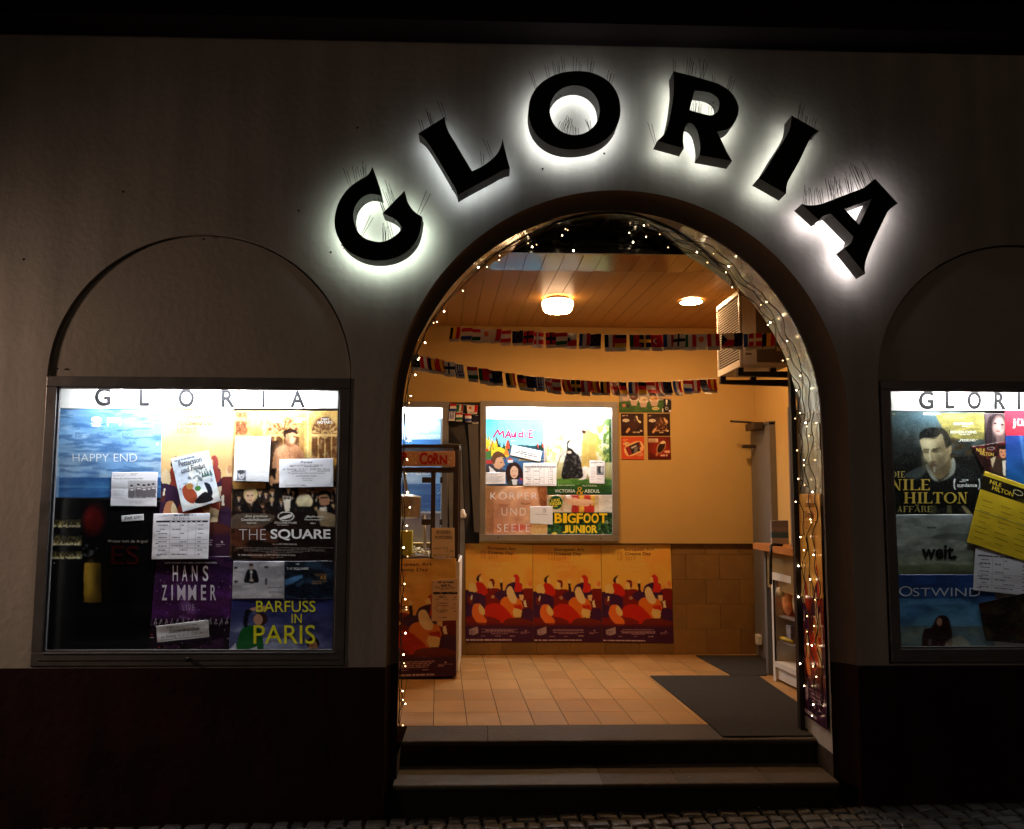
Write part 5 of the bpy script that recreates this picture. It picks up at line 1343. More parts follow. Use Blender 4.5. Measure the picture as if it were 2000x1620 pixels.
s.lines(5, 6, 60, 2, 4, (80, 80, 84), .8, .5); s.rect(30, 23, 62, 63, (110, 112, 116)); s.ell(44, 40, 8, 16, (40, 42, 46)); s.ell(54, 38, 6, 14, (180, 182, 186)); s.lines(5, 24, 27, 18, 3.6, (160, 160, 168), .6); s.lines(30, 68, 62, 7, 3.6, (160, 160, 168), .6); s.build('newspaper_clipping', MP, 'upright newspaper clipping pinned on the garden poster', 'notice')
s = Sheet(PZ('I', (622, 1185), (860, 1182), (861, 1377), (622, 1365)), YC - .0045, (228, 228, 226), .7, seed=58, wav=.0006).local(100, 80)
s.rect(56, 10, 70, 27, (200, 200, 202)); s.frame(56, 10, 70, 27, (120, 120, 124), 1); s.text('Deutsche Filmpreise', 25, 34, 78, 39, (50, 50, 54), .01); s.build('letter_sheet', MP, 'creased white letter between the face poster and the yellow title poster', 'notice')

# left rear showcase, half hidden by the popcorn machine
p0, p1 = RP(640, 783, yf), RP(873, 1085, yf)
case4 = showcase('lit brown grey poster showcase behind the popcorn machine, blue sky prints inside', float(p0[0]), float(p1[0]), float(p1[2]), float(p0[2]), yf, .158, .052, .058,
                 [(float(RP(664, 800, yf)[0]), float(RP(838, 800, yf)[0]))], TW, 360, M['framewarm'], inner=False, mbody=M['white'], ext=-.001, lamp_y=.058, lamp_dz=.020)
hdr3(case4, [(640, 785), (866, 785), (866, 817), (640, 817)], YC - .003)
for k, (y0, y1, hz, ty, lab) in enumerate(((815, 878, 859, 836, 'upper blue seascape print behind the popcorn machine sign'), (878, 1062, 946, 917, 'lower blue seascape print seen through the popcorn machine glass'))):
    s = Sheet([(650, y0), (861, y0), (861, y1), (650, y1)], YC - .001 * k, (120, 170, 220), 1.0, seed=60 + k)
    s.vgrad(y0, hz, (110, 170, 226), (150, 188, 220)); s.mottle(24, (186, 212, 238), .6, .48, .64, 2.6); s.mottle(28, (90, 136, 190), .5, .5, .66, 2.6); s.rect(600, hz, 900, y1, (40, 102, 176)); s.vgrad(hz, hz + 20, (40, 96, 160), (60, 126, 190), .8); s.mottle(6, (80, 140, 200), .5, .48, .62, 6, y0=hz)
    if k: s.rect(600, 1003, 900, y1, (120, 110, 116)); s.rect(600, 1000, 900, 1003, (200, 206, 214))
    else: s.lines(792, 861, 812, 1, 3, (230, 238, 246), .9, .6)
    if k == 0: s.text('HAPPY END', 768, ty - 3, 839, ty + 9, (236, 244, 252), -.002)
    else: s.text('HAPPY END', 768, ty, 840, ty + 11, (236, 244, 252), -.002)
    s.build('film_poster', MG, lab, 'poster')

# ---------------------------------------------------------------- cinema day posters on the dado
YD = YR + .0285
J = lambda *p: zp('J', *p)
for k, (q, lab) in enumerate(((J((40, 45), (635, 68), (643, 930), (42, 930)), 'orange illustrated cinema day poster next to the popcorn machine, first of three on the dado'),
               (J((637, 68), (1243, 70), (1255, 930), (648, 930)), 'orange illustrated cinema day poster in the middle of three on the dado'),
               (J((1247, 70), (1862, 62), (1890, 938), (1258, 932)), 'orange illustrated cinema day poster next to bare stone tiles, last of three on the dado'))):
    day_poster(q, YD - .001, seed=70 + k).build('event_poster', MP, lab, 'poster', 'three cinema day posters on the dado', sat=1.0)

# ---------------------------------------------------------------- ice cream boards
MBD = M['board']
K = lambda *p: zp('K', *p)
s = Sheet(K((172, 140), (1092, 140), (1090, 594), (175, 590)), YR - .004, (150, 140, 128), .8, wav=0, seed=80).zoom('K')
s.vgrad(100, 420, (170, 160, 150), (150, 140, 130)); s.poly([(150, 415), (700, 400), (900, 380), (1100, 400), (1100, 620), (150, 620)], (52, 98, 34), sm=True); s.mottle(40, (80, 124, 44), .6, .45, .6, 2, 150, 420, 1100, 600)
for cx, cy, rx, top in ((285, 250, 78, (196, 120, 80)), (435, 330, 84, (92, 44, 26)), (600, 365, 84, (226, 200, 160)), (790, 340, 92, (220, 160, 92))):
    s.poly([(cx - rx * .86, cy + 30), (cx + rx * .86, cy + 30), (cx + rx * .52, cy + 140), (cx - rx * .52, cy + 140)], (222, 206, 190)); s.poly([(cx - rx * .7, cy + 60), (cx + rx * .7, cy + 60), (cx + rx * .5, cy + 140), (cx - rx * .5, cy + 140)], (196, 160, 140), .8); s.ell(cx, cy + 30, rx, 26, (236, 226, 212)); s.ell(cx, cy, rx * .86, 52, top); s.ell(cx - 20, cy - 20, 30, 20, (240, 220, 190), .5, 0, .7); s.ell(cx + 24, cy + 6, 30, 16, (120, 70, 40), .5, 0, .7)
s.ell(815, 525, 64, 30, (206, 200, 130)); s.text('€ 2,50', 780, 512, 850, 538, (90, 80, 40)); s.ell(260, 470, 34, 30, (190, 120, 90)); s.ell(330, 480, 32, 30, (40, 40, 44)); s.rect(935, 315, 1085, 355, (220, 160, 80)); s.poly([(950, 360), (1040, 360), (1095, 420), (1090, 590), (920, 590), (960, 460)], (30, 24, 26), sm=True); s.poly([(990, 365), (1025, 365), (1015, 460), (1000, 460)], (236, 232, 226)); s.ell(1010, 522, 26, 26, (220, 210, 200)).ell(1010, 522, 18, 18, (60, 40, 36)); s.ell(940, 560, 12, 40, (226, 220, 214)); s.ell(1070, 570, 26, 20, (226, 220, 214))
s.build('ice_cream_board', MBD, 'wide ice cream board with four filled cups on green ground', 'sign', 'ice cream boards on the ochre wall', thick=.004)


def ice(q, base, lab, kind):
    s = Sheet(q, YR - .005, base, .8, wav=0, seed=81 + kind).local(100, 100)
    if kind in (0, 1):
        s.mottle(50, (70, 30, 20), .4, .45, .65); s.ell(22, 32, 15, 7, (246, 226, 196)); s.text('€ 2,20', 12, 28, 32, 36, (90, 50, 20)); s.lines(7, 8, 36, 1, 7, (220, 190, 150), .9, .6); s.lines(7, 14, 12, 1, 4, (220, 190, 150), .8, .5)
        s.ell(60, 48, 22, 34, (60, 26, 14) if kind == 0 else (92, 44, 24), 1, 38)
        s.ell(56, 52, 16, 24, (84, 38, 18), .7, 38, .7)
        if kind == 1: s.mottle(6, (214, 150, 90), .9, .52, .6, 1, 38, 20, 88, 80); s.poly([(74, 20), (90, 36), (86, 46), (76, 34)], (240, 190, 120), sm=True)
        else: s.poly([(66, 14), (72, 12), (76, 28), (88, 36), (84, 44), (74, 34)], (246, 220, 170), sm=True); s.mottle(5, (246, 220, 170), .4, .6, .66, 1, 58, 12, 90, 40)
        s.poly([(20, 84), (32, 66), (40, 70), (28, 88)], (226, 160, 96), sm=True)
        s.lines(52, 82, 92, 1, 10, (214, 186, 150), .9, .65); s.ell(88, 79, 5, 4, (226, 206, 176))
    elif kind == 2:
        s.ell(22, 31, 14, 7, (250, 206, 130)); s.text('€ 2,20', 12, 27, 32, 35, (120, 50, 10)); s.lines(8, 10, 34, 2, 6, (250, 180, 120), .7, .6)
        s.poly([(14, 46), (80, 18), (96, 58), (30, 86)], (250, 190, 120), sm=True); s.poly([(16, 48), (80, 20), (93, 57), (32, 84)], (40, 26, 30)); s.poly([(16, 48), (34, 40), (48, 77), (32, 84)], (150, 30, 30)); s.poly([(74, 23), (80, 20), (93, 57), (84, 61)], (150, 30, 30)); s.poly([(58, 50), (74, 44), (70, 66), (54, 72)], (120, 110, 110)); s.poly([(42, 46), (66, 36), (69, 42), (45, 53)], (210, 196, 186), .9)
        s.ell(81, 77, 14, 8, (250, 190, 130)).ell(81, 77, 12, 6.4, (220, 84, 30)); s.text('16', 76, 73, 86, 81, (250, 200, 140)); s.ell(88, 52, 8, 7, (250, 170, 110))
    else:
        s.ell(55, 55, 60, 56, (190, 40, 14), .9, 0, .8); s.poly([(0, 70), (50, 86), (100, 80), (100, 100), (0, 100)], (96, 16, 10), .8, True); s.rect(3, 8, 45, 24, (226, 190, 150)); s.lines(6, 11, 42, 3, 4.4, (120, 70, 40), .7, .5)
        s.ell(58, 46, 16, 30, (246, 190, 130), .9, 30); s.ell(58, 47, 14, 27, (52, 20, 14), 1, 30); s.poly([(54, 28), (68, 18), (78, 26), (64, 32)], (246, 214, 160), sm=True); s.poly([(32, 84), (38, 70), (44, 72), (38, 86)], (214, 140, 80)); s.ell(84, 66, 13, 6, (250, 180, 140)); s.lines(55, 80, 92, 1, 10, (246, 200, 170), .9, .6)
    s.build('ice_cream_board', MBD, lab, 'sign', 'ice cream boards on the ochre wall', thick=.005)
ice(K((204, 608), (602, 612), (608, 1000), (210, 1000)), (46, 14, 10), 'dark brown board with smooth chocolate ice lolly', 0)
ice(K((668, 612), (1064, 612), (1074, 1000), (672, 1004)), (46, 14, 10), 'dark brown board with nut covered ice lolly', 1)
ice(K((212, 1022), (610, 1020), (612, 1424), (218, 1420)), (226, 76, 26), 'orange board with wrapped ice bar', 2)
ice(K((676, 1022), (1074, 1018), (1088, 1418), (684, 1418)), (60, 14, 10), 'red board with dark ice lolly and pale caption', 3)

# ---------------------------------------------------------------- gap between the rear showcases: dark sheet for the shaded recess, leaning standee, small bunting
yb = YR - .006
q = [RP(874, 786, yb), RP(936, 786, yb), RP(936, 1062, yb), RP(874, 1062, yb)]
t = thing('recess_shade_sheet', tuple(q[3]), 'flat dark sheet standing in for the shaded recess between the two lit rear wall showcases', 'panel')
b = MB(); b.prism([q[0], q[1], q[2], q[3]], (0, .003, 0)); b.build('board', M['black'], t)  # flat black sheet stands in for the recess and its shade
q = [RP(914, 829, YR - .05), RP(934, 829, YR - .05), RP(938, 1040, YR - .05), RP(926, 1040, YR - .05)]
b = MB(); b.prism(q, (0, .02, 0)); b.build('post', mat('grey laminate', (.11, .10, .10), .5), t)
yl = YR - .20
t = thing('cardboard_standee', tuple(RP(895, 1290, yl)), 'grey folded cardboard standee leaning behind the popcorn machine', 'standee')
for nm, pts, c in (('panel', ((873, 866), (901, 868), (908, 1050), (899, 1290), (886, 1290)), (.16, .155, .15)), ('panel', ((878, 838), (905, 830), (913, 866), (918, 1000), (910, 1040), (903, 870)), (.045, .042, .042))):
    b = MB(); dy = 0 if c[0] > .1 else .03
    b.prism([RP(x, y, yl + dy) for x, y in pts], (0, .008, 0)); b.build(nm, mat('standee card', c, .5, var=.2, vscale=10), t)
b = MB(); c = RP(903, 1003, yl - .02)
for dx, dz, r in ((0, 0, .026), (.012, -.018, .024), (-.01, -.02, .022), (.004, .018, .018)): b.ball((c[0] + dx, c[1], c[2] + dz), r, 8, 6, (1, .6, 1))
b.build('paper_ball', M['whitep'], t)

# ---------------------------------------------------------------- bunting
RDF, WHF, BLF, NVF, GNF, YLF, BKF, ORF = (190, 26, 34), (230, 226, 222), (40, 70, 160), (22, 26, 62), (24, 96, 56), (236, 186, 40), (16, 14, 16), (220, 110, 40)
FL = dict(nl=('h', RDF, WHF, BLF), de=('h', BKF, RDF, YLF), hu=('h', RDF, WHF, GNF), fr=('v', BLF, WHF, RDF), it=('v', GNF, WHF, RDF), be=('v', BKF, YLF, RDF), ro=('v', NVF, YLF, RDF), at=('h', RDF, WHF, RDF), pl=('h', WHF, RDF),
          lv=('v', RDF, WHF, RDF), es=('v', RDF, YLF, RDF), dk=('x', RDF, WHF), fi=('x', WHF, NVF), se=('x', NVF, YLF), no=('x', RDF, NVF), eu=('e',), gr=('g',), uk=('u',), cz=('c',), lt=('h', YLF, GNF, RDF), tr=('t',), cy=('y',), mt=('v', WHF, RDF), ee=('h', NVF, BKF, WHF), pt=('v', GNF, RDF, RDF), tr3=('v', NVF, WHF, RDF), hr=('h', RDF, WHF, NVF))
_fc = {}


def flag_cells(kind):
    n, m = 24, 16
    C = np.zeros((m, n, 3)); F = FL[kind]; u = (np.arange(n) + .5) / n; v = (np.arange(m) + .5) / m
    U, V = np.meshgrid(u, v)
    if F[0] == 'h':
        k = len(F) - 1
        for i in range(k): C[(V >= i / k) & (V < (i + 1) / k)] = F[1 + i]
    elif F[0] == 'v':
        k = len(F) - 1
        for i in range(k): C[(U >= i / k) & (U < (i + 1) / k)] = F[1 + i]
    elif F[0] == 'x':
        C[:] = F[1]; C[(abs(U - .46) < .09) | (abs(V - .5) < .11)] = F[2]
    elif F[0] == 'e':
        C[:] = NVF
        for i in range(10): C[int(m / 2 + 5 * sin(i * pi / 5)), int(n / 2 + 5.6 * cos(i * pi / 5))] = (150, 130, 60)
    elif F[0] == 'g':
        C[:] = WHF; C[:, (np.arange(n) // 3) % 2 == 0] = BLF; C[9:, 8:17] = BLF; C[12, 8:17] = WHF; C[9:, 12] = WHF
    elif F[0] == 'u':
        C[:] = NVF; C[(abs(U - V) < .16) | (abs(U + V - 1) < .16)] = WHF; C[(abs(U - V) < .06) | (abs(U + V - 1) < .06)] = RDF; C[(abs(U - .5) < .13) | (abs(V - .5) < .15)] = WHF; C[(abs(U - .5) < .08) | (abs(V - .5) < .1)] = RDF
    elif F[0] == 'c':
        C[:] = WHF; C[V > .5] = RDF; C[(U < .5) & (abs(V - .5) < .5 - U)] = NVF
    elif F[0] == 't':
        C[:] = RDF; C[(U - .45) ** 2 + (V - .5) ** 2 < .05] = WHF; C[(U - .52) ** 2 + (V - .5) ** 2 < .035] = RDF
    else:
        C[:] = WHF; C[(U - .5) ** 2 + (V - .4) ** 2 < .05] = ORF
    return C


def make_flag(p, w, h, yaw, kind, parent, r, swing=0):
    """paper flag folded over the string at p (its top left corner)"""
    C = flag_cells(kind); m, n = C.shape[:2]
    d = np.array([cos(yaw), sin(yaw), 0]); nrm = np.array([-sin(yaw), cos(yaw), 0])
    vs = []; cs = []; fs = []
    curl = r.uniform(-.012, .012); bend = r.uniform(.0, .03) + swing
    tilt = r.uniform(-.03, .03)
    def pt(u, v, o=0): return np.array(p) + d * (u * w + tilt * v * h) + np.array([0, 0, -1]) * (v * h) - nrm * (bend * v * v + curl * sin(pi * u) + o)
    for i in range(m):
        for j in range(n):
            k = len(vs)
            vs += [pt(j / n, i / m), pt((j + 1) / n, i / m), pt((j + 1) / n, (i + 1) / m), pt(j / n, (i + 1) / m)]
            fs.append((k, k + 1, k + 2, k + 3)); cs += [C[i, j]] * 4
    # plain white back leaf, a little longer
    k = len(vs)
    L = 1.16 + r.uniform(0, .16)
    for i in range(5):
        for u in (0.02, .5, .98): vs.append(pt(u, L * i / 4, -.006 - .010 * i / 4)); cs.append(np.array(WHF) * .96)
    for i in range(4):
        for j in range(2): fs.append((k + i * 3 + j, k + i * 3 + j + 1, k + i * 3 + j + 4, k + i * 3 + j + 3))
    b = MB(); b.add(vs, fs, True)
    o = b.build('flag', M['cloth'], parent, fix=False)
    colour(o, [tuple(lin(c)) for c in cs])
    return o


def bunting(label, path, flags, w, h, seed, swing=0, r=.0016):
    """path: points of the string; flags: (photo column, kind)"""
    P = np.array(path); t = thing('flag_bunting', tuple(P[0]), label, 'bunting')
    b = MB(); b.tube(list(P), r, 5); b.build('string', M['whitep'], t)
    rr = random.Random(seed)
    seg = np.linalg.norm(np.diff(P, axis=0), axis=1); S = np.concatenate([[0], np.cumsum(seg)])
    pos = 0
    for s0, kind in flags:
        i = min(max(np.searchsorted(S, s0 * S[-1]) - 1, 0), len(seg) - 1); f = (s0 * S[-1] - S[i]) / seg[i]
        p = P[i] * (1 - f) + P[i + 1] * f; dd = P[i + 1] - P[i]
        make_flag(p, w, h, atan2(dd[1], dd[0]) + rr.uniform(-.25, .25), kind, t, rr, swing)
    return t


def sag_path(px, Y0, Y1, n=24):
    """string through photo points with the depth running from Y0 to Y1"""
    x0, x1 = px[0][0], px[-1][0]; xs = np.linspace(x0, x1, n); ys = np.interp(xs, [p[0] for p in px], [p[1] for p in px])
    ys = np.convolve(np.pad(ys, 2, mode='edge'), np.ones(5) / 5, 'valid') if n > 10 else ys
    return [at(x, y, Y0 + (Y1 - Y0) * (x - x0) / (x1 - x0)) for x, y in zip(xs, ys)], x0, x1


def fl_list(cols, x0, x1, Y0, Y1):
    # photo column -> share of the string's length (depth taken into account)
    out = []
    A, Bp = at(x0, 660, Y0), at(x1, 660, Y1)
    for x, k in cols:
        f = (x - x0) / (x1 - x0); p = at(x, 660, Y0 + (Y1 - Y0) * f); out.append((np.linalg.norm(p - A) / np.linalg.norm(Bp - A), k))
    return out
k1 = 'be nl hu cy mt at eu no dk no hu cz fr eu tr3 de pt se tr fr fi it cy lv cz eu fr dk be it'.split()
x1 = [880, 902, 923, 939, 960, 977, 1001, 1023, 1040, 1066, 1087, 1104, 1132, 1152, 1181, 1201, 1230, 1249, 1271, 1295, 1316, 1336, 1358, 1381, 1410, 1427, 1452, 1463, 1489, 1516]
pp, a, c = sag_path([(878, 640), (900, 640), (1000, 647), (1150, 654), (1300, 654), (1440, 652), (1545, 652)], 1.35, .75)
bunting('upper straight string of paper flags under the ceiling, running in front of the air conditioner', pp, fl_list(list(zip(x1, k1)), a, c, 1.35, .75), .080, .088, 1)
k2 = 'eu lv ro es fi gr hu pt nl eu be de eu gr uk at es se lv es be uk de fr de at lv eu fr nl lv eu es'.split()
x2 = [803, 820, 836, 851, 868, 888, 913, 935, 946, 962, 988, 1011, 1028, 1045, 1064, 1078, 1097, 1115, 1134, 1152, 1172, 1192, 1208, 1227, 1246, 1262, 1280, 1294, 1314, 1334, 1350, 1365, 1382]
pp, a, c = sag_path([(798, 686), (830, 698), (900, 714), (1000, 732), (1100, 742), (1200, 747), (1300, 746), (1350, 743), (1400, 738)], .62, 1.45)
bunting('lower sagging string of paper flags from left side of arch to air conditioner', pp, fl_list(list(zip(x2, k2)), a, c, .62, 1.45), .068, .082, 2, .014)
pp, a, c = sag_path([(876, 789), (935, 793)], YR - .03, YR - .03, 6)
t3 = bunting('short double row of paper flags hanging in the gap between rear showcases', pp, fl_list(list(zip((879, 893, 912, 921), ('nl', 'it', 'cy', 'mt'))), a, c, YR - .03, YR - .03), .055, .062, 3)
pp, a, c = sag_path([(876, 804), (935, 812)], YR - .035, YR - .035, 6)
b = MB(); b.tube(pp, .0014, 5); b.build('string', M['whitep'], t3)
rr = random.Random(5)
for x, k in ((876, 'gr'), (891, 'hu'), (908, 'nl'), (922, 'eu')):
    make_flag(at(x, 804 + (x - 876) * .13, YR - .036), .056, .064, 0.0, k, t3, rr)

# ---------------------------------------------------------------- ceiling lights
lp = atz(1089, 583, CZ)
t = thing('ceiling_lamp', tuple(lp), 'lit drum shaped glass ceiling lamp on the wooden ceiling', 'lamp')
b = MB(); b.lathe([(.085, 0), (.085, -.018), (.075, -.02)], tuple(lp), 28); b.build('base_ring', M['brown'], t)
b = MB(); b.lathe([(.098, -.016), (.116, -.022), (.121, -.045), (.108, -.092), (.094, -.104)], tuple(lp), 32, True, False); b.build('lamp_shade', emit_mat('warm lamp glass', (1, .60, .32), 9), t)
b = MB(); b.lathe([(.0938, -.1035), (.06, -.108), (.0, -.109)], tuple(lp), 32, True, False); b.build('lower_diffuser', emit_mat('warm lamp diffuser', (1, .54, .22), 205), t)
lp2 = atz(1350, 588, CZ)
t = thing('downlight', tuple(lp2), 'round recessed ceiling light with white rim near the air conditioner', 'lamp')
b = MB(); b.lathe([(.078, -.001), (.098, -.002), (.102, -.008), (.098, -.013), (.080, -.012)], tuple(lp2), 32, True, False); b.build('rim', M['whitep'], t)
b = MB(); b.lathe([(.0815, -.0125), (.04, -.0128), (.0, -.013)], tuple(lp2), 28, True, False); b.build('lens', emit_mat('warm downlight', (1, .56, .25), 310), t)

# ---------------------------------------------------------------- air conditioner on its bracket
axx = float(at(1402, 700, 1.5)[0]); ya, yb2 = .97, 1.5
za = float(at(1402, 738, 1.5)[2]); zb = float(at(1402, 600, 1.5)[2]); dx = .33
t = thing('air_conditioner', (axx, (ya + yb2) / 2, za), 'white outdoor air conditioner unit with louvred front hung high on the right side', 'air conditioner')
b = MB(); b.bbox(axx + .012, axx + dx, ya, yb2, za, zb, .018); b.build('casing', M['plastic'], t)
b = MB()
b.bbox(axx - .004, axx + .0115, ya + .002, yb2, za, za + .05, .004); b.bbox(axx - .004, axx + .0115, ya + .002, yb2, zb - .035, zb, .004); b.box(axx - .002, axx + .0115, ya + .002, ya + .014, za + .051, zb - .036); b.box(axx - .002, axx + .0115, yb2 - .014, yb2, za + .051, zb - .036)
b.build('front_frame', M['plastic'], t)
b = MB(); n = 24
for i in range(n):
    z = za + .06 + (zb - za - .105) * (i + .5) / n
    b.hexa([(axx, ya + .015, z - .004), (axx + .003, ya + .015, z - .006), (axx + .003, yb2 - .015, z - .006), (axx, yb2 - .015, z - .004), (axx - .002, ya + .015, z + .001), (axx + .006, ya + .015, z + .004), (axx + .006, yb2 - .015, z + .004), (axx - .002, yb2 - .015, z + .001)])
b.build('louvre_grille', M['plastic'], t)
b = MB(); b.box(axx + .0085, axx + .0115, ya + .015, yb2 - .015, za + .051, zb - .036); b.build('grille_backing', M['hole'], t)
b = MB(); b.bbox(axx + .11, axx + dx - .02, ya - .006, ya - .0005, za + .03, zb - .02, .004); b.build('side_panel', M['acdark'], t)
b = MB()
for dz in (.08, .11, .14): b.box(axx + .035, axx + .075, ya - .004, ya - .0003, za + dz, za + dz + .012)
b.build('vent_slot', M['acdark'], t)
t = thing('wall_bracket', (axx, ya, za - .1), 'black steel bracket carrying the air conditioner', 'bracket')
for yy, nm in ((ya + .06, 'arm'), (yb2 - .06, 'arm')):
    b = MB(); w = wallx(yy); b.hexa([(axx - .005, yy - .02, za - .055), (w, yy - .02, za - .075), (w, yy + .02, za - .075), (axx - .005, yy + .02, za - .055), (axx - .005, yy - .02, za - .028), (w, yy - .02, za - .018), (w, yy + .02, za - .018), (axx - .005, yy + .02, za - .028)]); b.build(nm, M['black'], t)
    for xo in (-.003, .22):
        b = MB(); b.bbox(axx + xo, axx + xo + .038, yy - .018, yy + .018, za - .027, za - .001, .003); b.build('rubber_foot', M['black'], t)
    b = MB(); b.bbox(w - .05, w - .012, yy - .02, yy + .02, za - .42, za - .076, .003); b.build('wall_rail', M['black'], t)

# ---------------------------------------------------------------- right side of the hall: door, ticket window, counter, display cabinet
def WX(y, off=0.): return wallx(y) - off
def wallbox(b, y0, y1, z0, z1, o0, o1):
    """box lying on the right wall, standing off it from o0 to o1"""
    b.hexa([(WX(y0, o1), y0, z0), (WX(y0, o0), y0, z0), (WX(y1, o0), y1, z0), (WX(y1, o1), y1, z0), (WX(y0, o1), y0, z1), (WX(y0, o0), y0, z1), (WX(y1, o0), y1, z1), (WX(y1, o1), y1, z1)])
dzt = float(at(1482, 838, YR)[2])
t = thing('hall_door', (WX(2.4), 2.4, FZ), 'grey door with closer in the far corner of the hall', 'door')
b = MB(); wallbox(b, 2.27, 2.685, FZ + .006, dzt, .002, .045); b.build('leaf', M['grey'], t)
b = MB(); wallbox(b, 2.262, 2.268, FZ + .004, dzt + .02, .0, .05); wallbox(b, 2.262, 2.695, dzt + .003, dzt + .03, .0, .05); b.build('door_frame', M['frame'], t)
c1 = at(1487, 829, 2.45)
b = MB(); b.bbox(WX(2.5, .13), WX(2.5, .05), 2.36, 2.6, c1[2] - .05, c1[2] + .012, .006)
b.build('door_closer', M['brown'], t)
b = MB(); b.tube([at(1426, 823, 2.5), at(1450, 824.5, 2.48), (WX(2.48, .09), 2.48, float(c1[2]) + .014)], .009, 8); b.build('closer_arm', M['black'], t)
b = MB(); h = at(1482, 1250, 2.60); b.bbox(WX(2.6, .085), WX(2.6, .046), 2.52, 2.60, h[2] - .03, h[2] + .05, .006); b.build('door_stop', M['whitep'], t)
b = MB(); h = at(1470, 873, 2.55)
b.bbox(WX(2.55, .16), WX(2.55, .048), 2.56, 2.60, h[2] - .01, h[2] + .02, .005); b.build('wall_hook', M['brown'], t)
# ticket window
wy0, wy1 = .62, 1.95
wz0 = float(atx(1538, 1058, WX(1.5))[2]); wz1 = float(atx(1538, 800, WX(1.5))[2])
t = thing('ticket_window', (WX(1.3), 1.3, wz0), 'dark ticket window with grey frame in the right side wall', 'window')
b = MB(); wallbox(b, wy0, wy1, wz1 - .035, wz1, .0, .03); wallbox(b, wy1 - .035, wy1, wz0, wz1 - .036, .0, .03); wallbox(b, wy0, wy0 + .035, wz0, wz1 - .036, .0, .03); wallbox(b, 1.2, 1.24, wz0, wz1 - .036, .0, .028); b.build('frame', M['frame'], t)
b = MB(); wallbox(b, wy0 + .036, wy1 - .036, wz0, wz1 - .036, .001, .008); b.build('pane', M['blackgloss'], t)
cc = atx(1500, 1064, 2.12); cz = float(cc[2])
t = thing('ticket_counter', (2.25, 1.3, cz), 'orange wooden counter shelf below the ticket window', 'counter')
b = MB(); b.hexa([(2.10, .62, cz - .045), (WX(.62, .001), .62, cz - .045), (WX(1.98, .001), 1.98, cz - .045), (2.08, 1.98, cz - .045), (2.10, .62, cz), (WX(.62, .001), .62, cz), (WX(1.98, .001), 1.98, cz), (2.08, 1.98, cz)]); b.build('counter_top', M['wood'], t)
b = MB(); b.box(2.16, 2.3, 1.2, 1.9, cz - .33, cz - .046); b.build('apron', mat('olive panel', (.26, .17, .06), .6), t)
b = MB(); b.box(2.15, 2.33, 1.902, 1.95, FZ + .003, cz - .046); b.build('side_panel', M['grey'], t)
# card holder and leaflets on the counter
c = atx(1524, 1060, 2.16)
s = Sheet(None, None, (150, 150, 166), 1.2, .0, 90, world=[(2.10, c[1] + .01, cz + .185), (2.22, c[1] - .01, cz + .185), (2.22, c[1] - .01, cz + .01), (2.10, c[1] + .01, cz + .01)], size=(100, 140))
s.local(100, 140); s.rect(0, 70, 100, 105, (80, 130, 170)); s.rect(0, 104, 100, 140, (190, 190, 190)); s.rect(6, 40, 94, 60, (170, 160, 180)); s.mottle(20, (60, 110, 150), .6, .45, .6, 2, 0, 74, 100, 100); s.build('leaflet_stand', MBD, 'small blue and grey leaflet stand on the wooden counter', 'leaflet', thick=.02)
t = thing('display_stand', (2.24, c[1] - .15, cz), 'tall dark angled card display beside the blue leaflet stand', 'stand')
b = MB(); b.hexa([(2.20, c[1] - .2, cz + .002), (2.32, c[1] - .22, cz + .002), (2.32, c[1] - .12, cz + .002), (2.20, c[1] - .1, cz + .002), (2.24, c[1] - .17, cz + .24), (2.30, c[1] - .18, cz + .24), (2.30, c[1] - .165, cz + .24), (2.24, c[1] - .155, cz + .24)]); b.build('body', M['acdark'], t)
b = MB(); b.tube([(2.16, c[1] - .05, cz + .006), (2.10, c[1] - .02, cz + .012), (2.082, c[1] - .03, cz + .004), (2.074, c[1] - .03, cz - .1), (2.070, c[1] - .035, cz - .22), (2.06, c[1] - .06, cz - .27)], .011, 8)
tag(b.build('power_cable', M['black']), 'black cable hanging over the counter edge onto the display cabinet', 'cable')
# display cabinet
P0, P1 = atz(1511, 1330, FZ), atz(1579, 1364, FZ)
dirv = (P1 - P0) / np.linalg.norm(P1 - P0); L = .95
E1 = P0 + dirv * L; nx = np.array([-dirv[1], dirv[0], 0]); nx = nx if nx[0] > 0 else -nx
ztop = float(at(1503, 1118, P0[1])[2]); H = ztop - FZ; dp = .28
t = thing('display_cabinet', tuple((P0 + E1) / 2), 'white glass fronted snack cabinet beneath the ticket counter', 'cabinet')
def cb(b, a0, a1, d0, d1, z0, z1):
    f = lambda a, d, z: tuple(P0 * [1, 1, 0] + dirv * a + nx * d + np.array([0, 0, FZ + z]))
    b.hexa([f(a0, d0, z0), f(a1, d0, z0), f(a1, d1, z0), f(a0, d1, z0), f(a0, d0, z1), f(a1, d0, z1), f(a1, d1, z1), f(a0, d1, z1)])
b = MB(); cb(b, 0, .035, 0, dp, .003, H); cb(b, .0352, L - .0352, 0, dp, H - .05, H - .0002); cb(b, L - .035, L, 0, dp, .003, H); cb(b, .0352, L - .0352, 0, dp, .11, .15); b.build('carcass', M['whitep'], t)
b = MB(); cb(b, .0352, L - .0352, .02, dp - .02, .02, .1098); b.build('plinth', M['whitep'], t)
b = MB(); cb(b, .0352, L - .0352, dp - .015, dp - .005, .1502, H - .0502); b.build('back_panel', mat('cabinet back', (.74, .60, .42), .6), t)
for z in (.29, .47):
    b = MB(); cb(b, .036, L - .036, .03, dp - .016, z, z + .012); b.build('shelf', M['framewarm'], t)
b = MB(); cb(b, .036, L - .036, .008, .012, .151, H - .051); b.build('glass_pane', M['glass'], t)
b = MB(); cb(b, .0353, .045, -.004, .006, .151, H - .051); b.build('hinge_strip', M['black'], t)
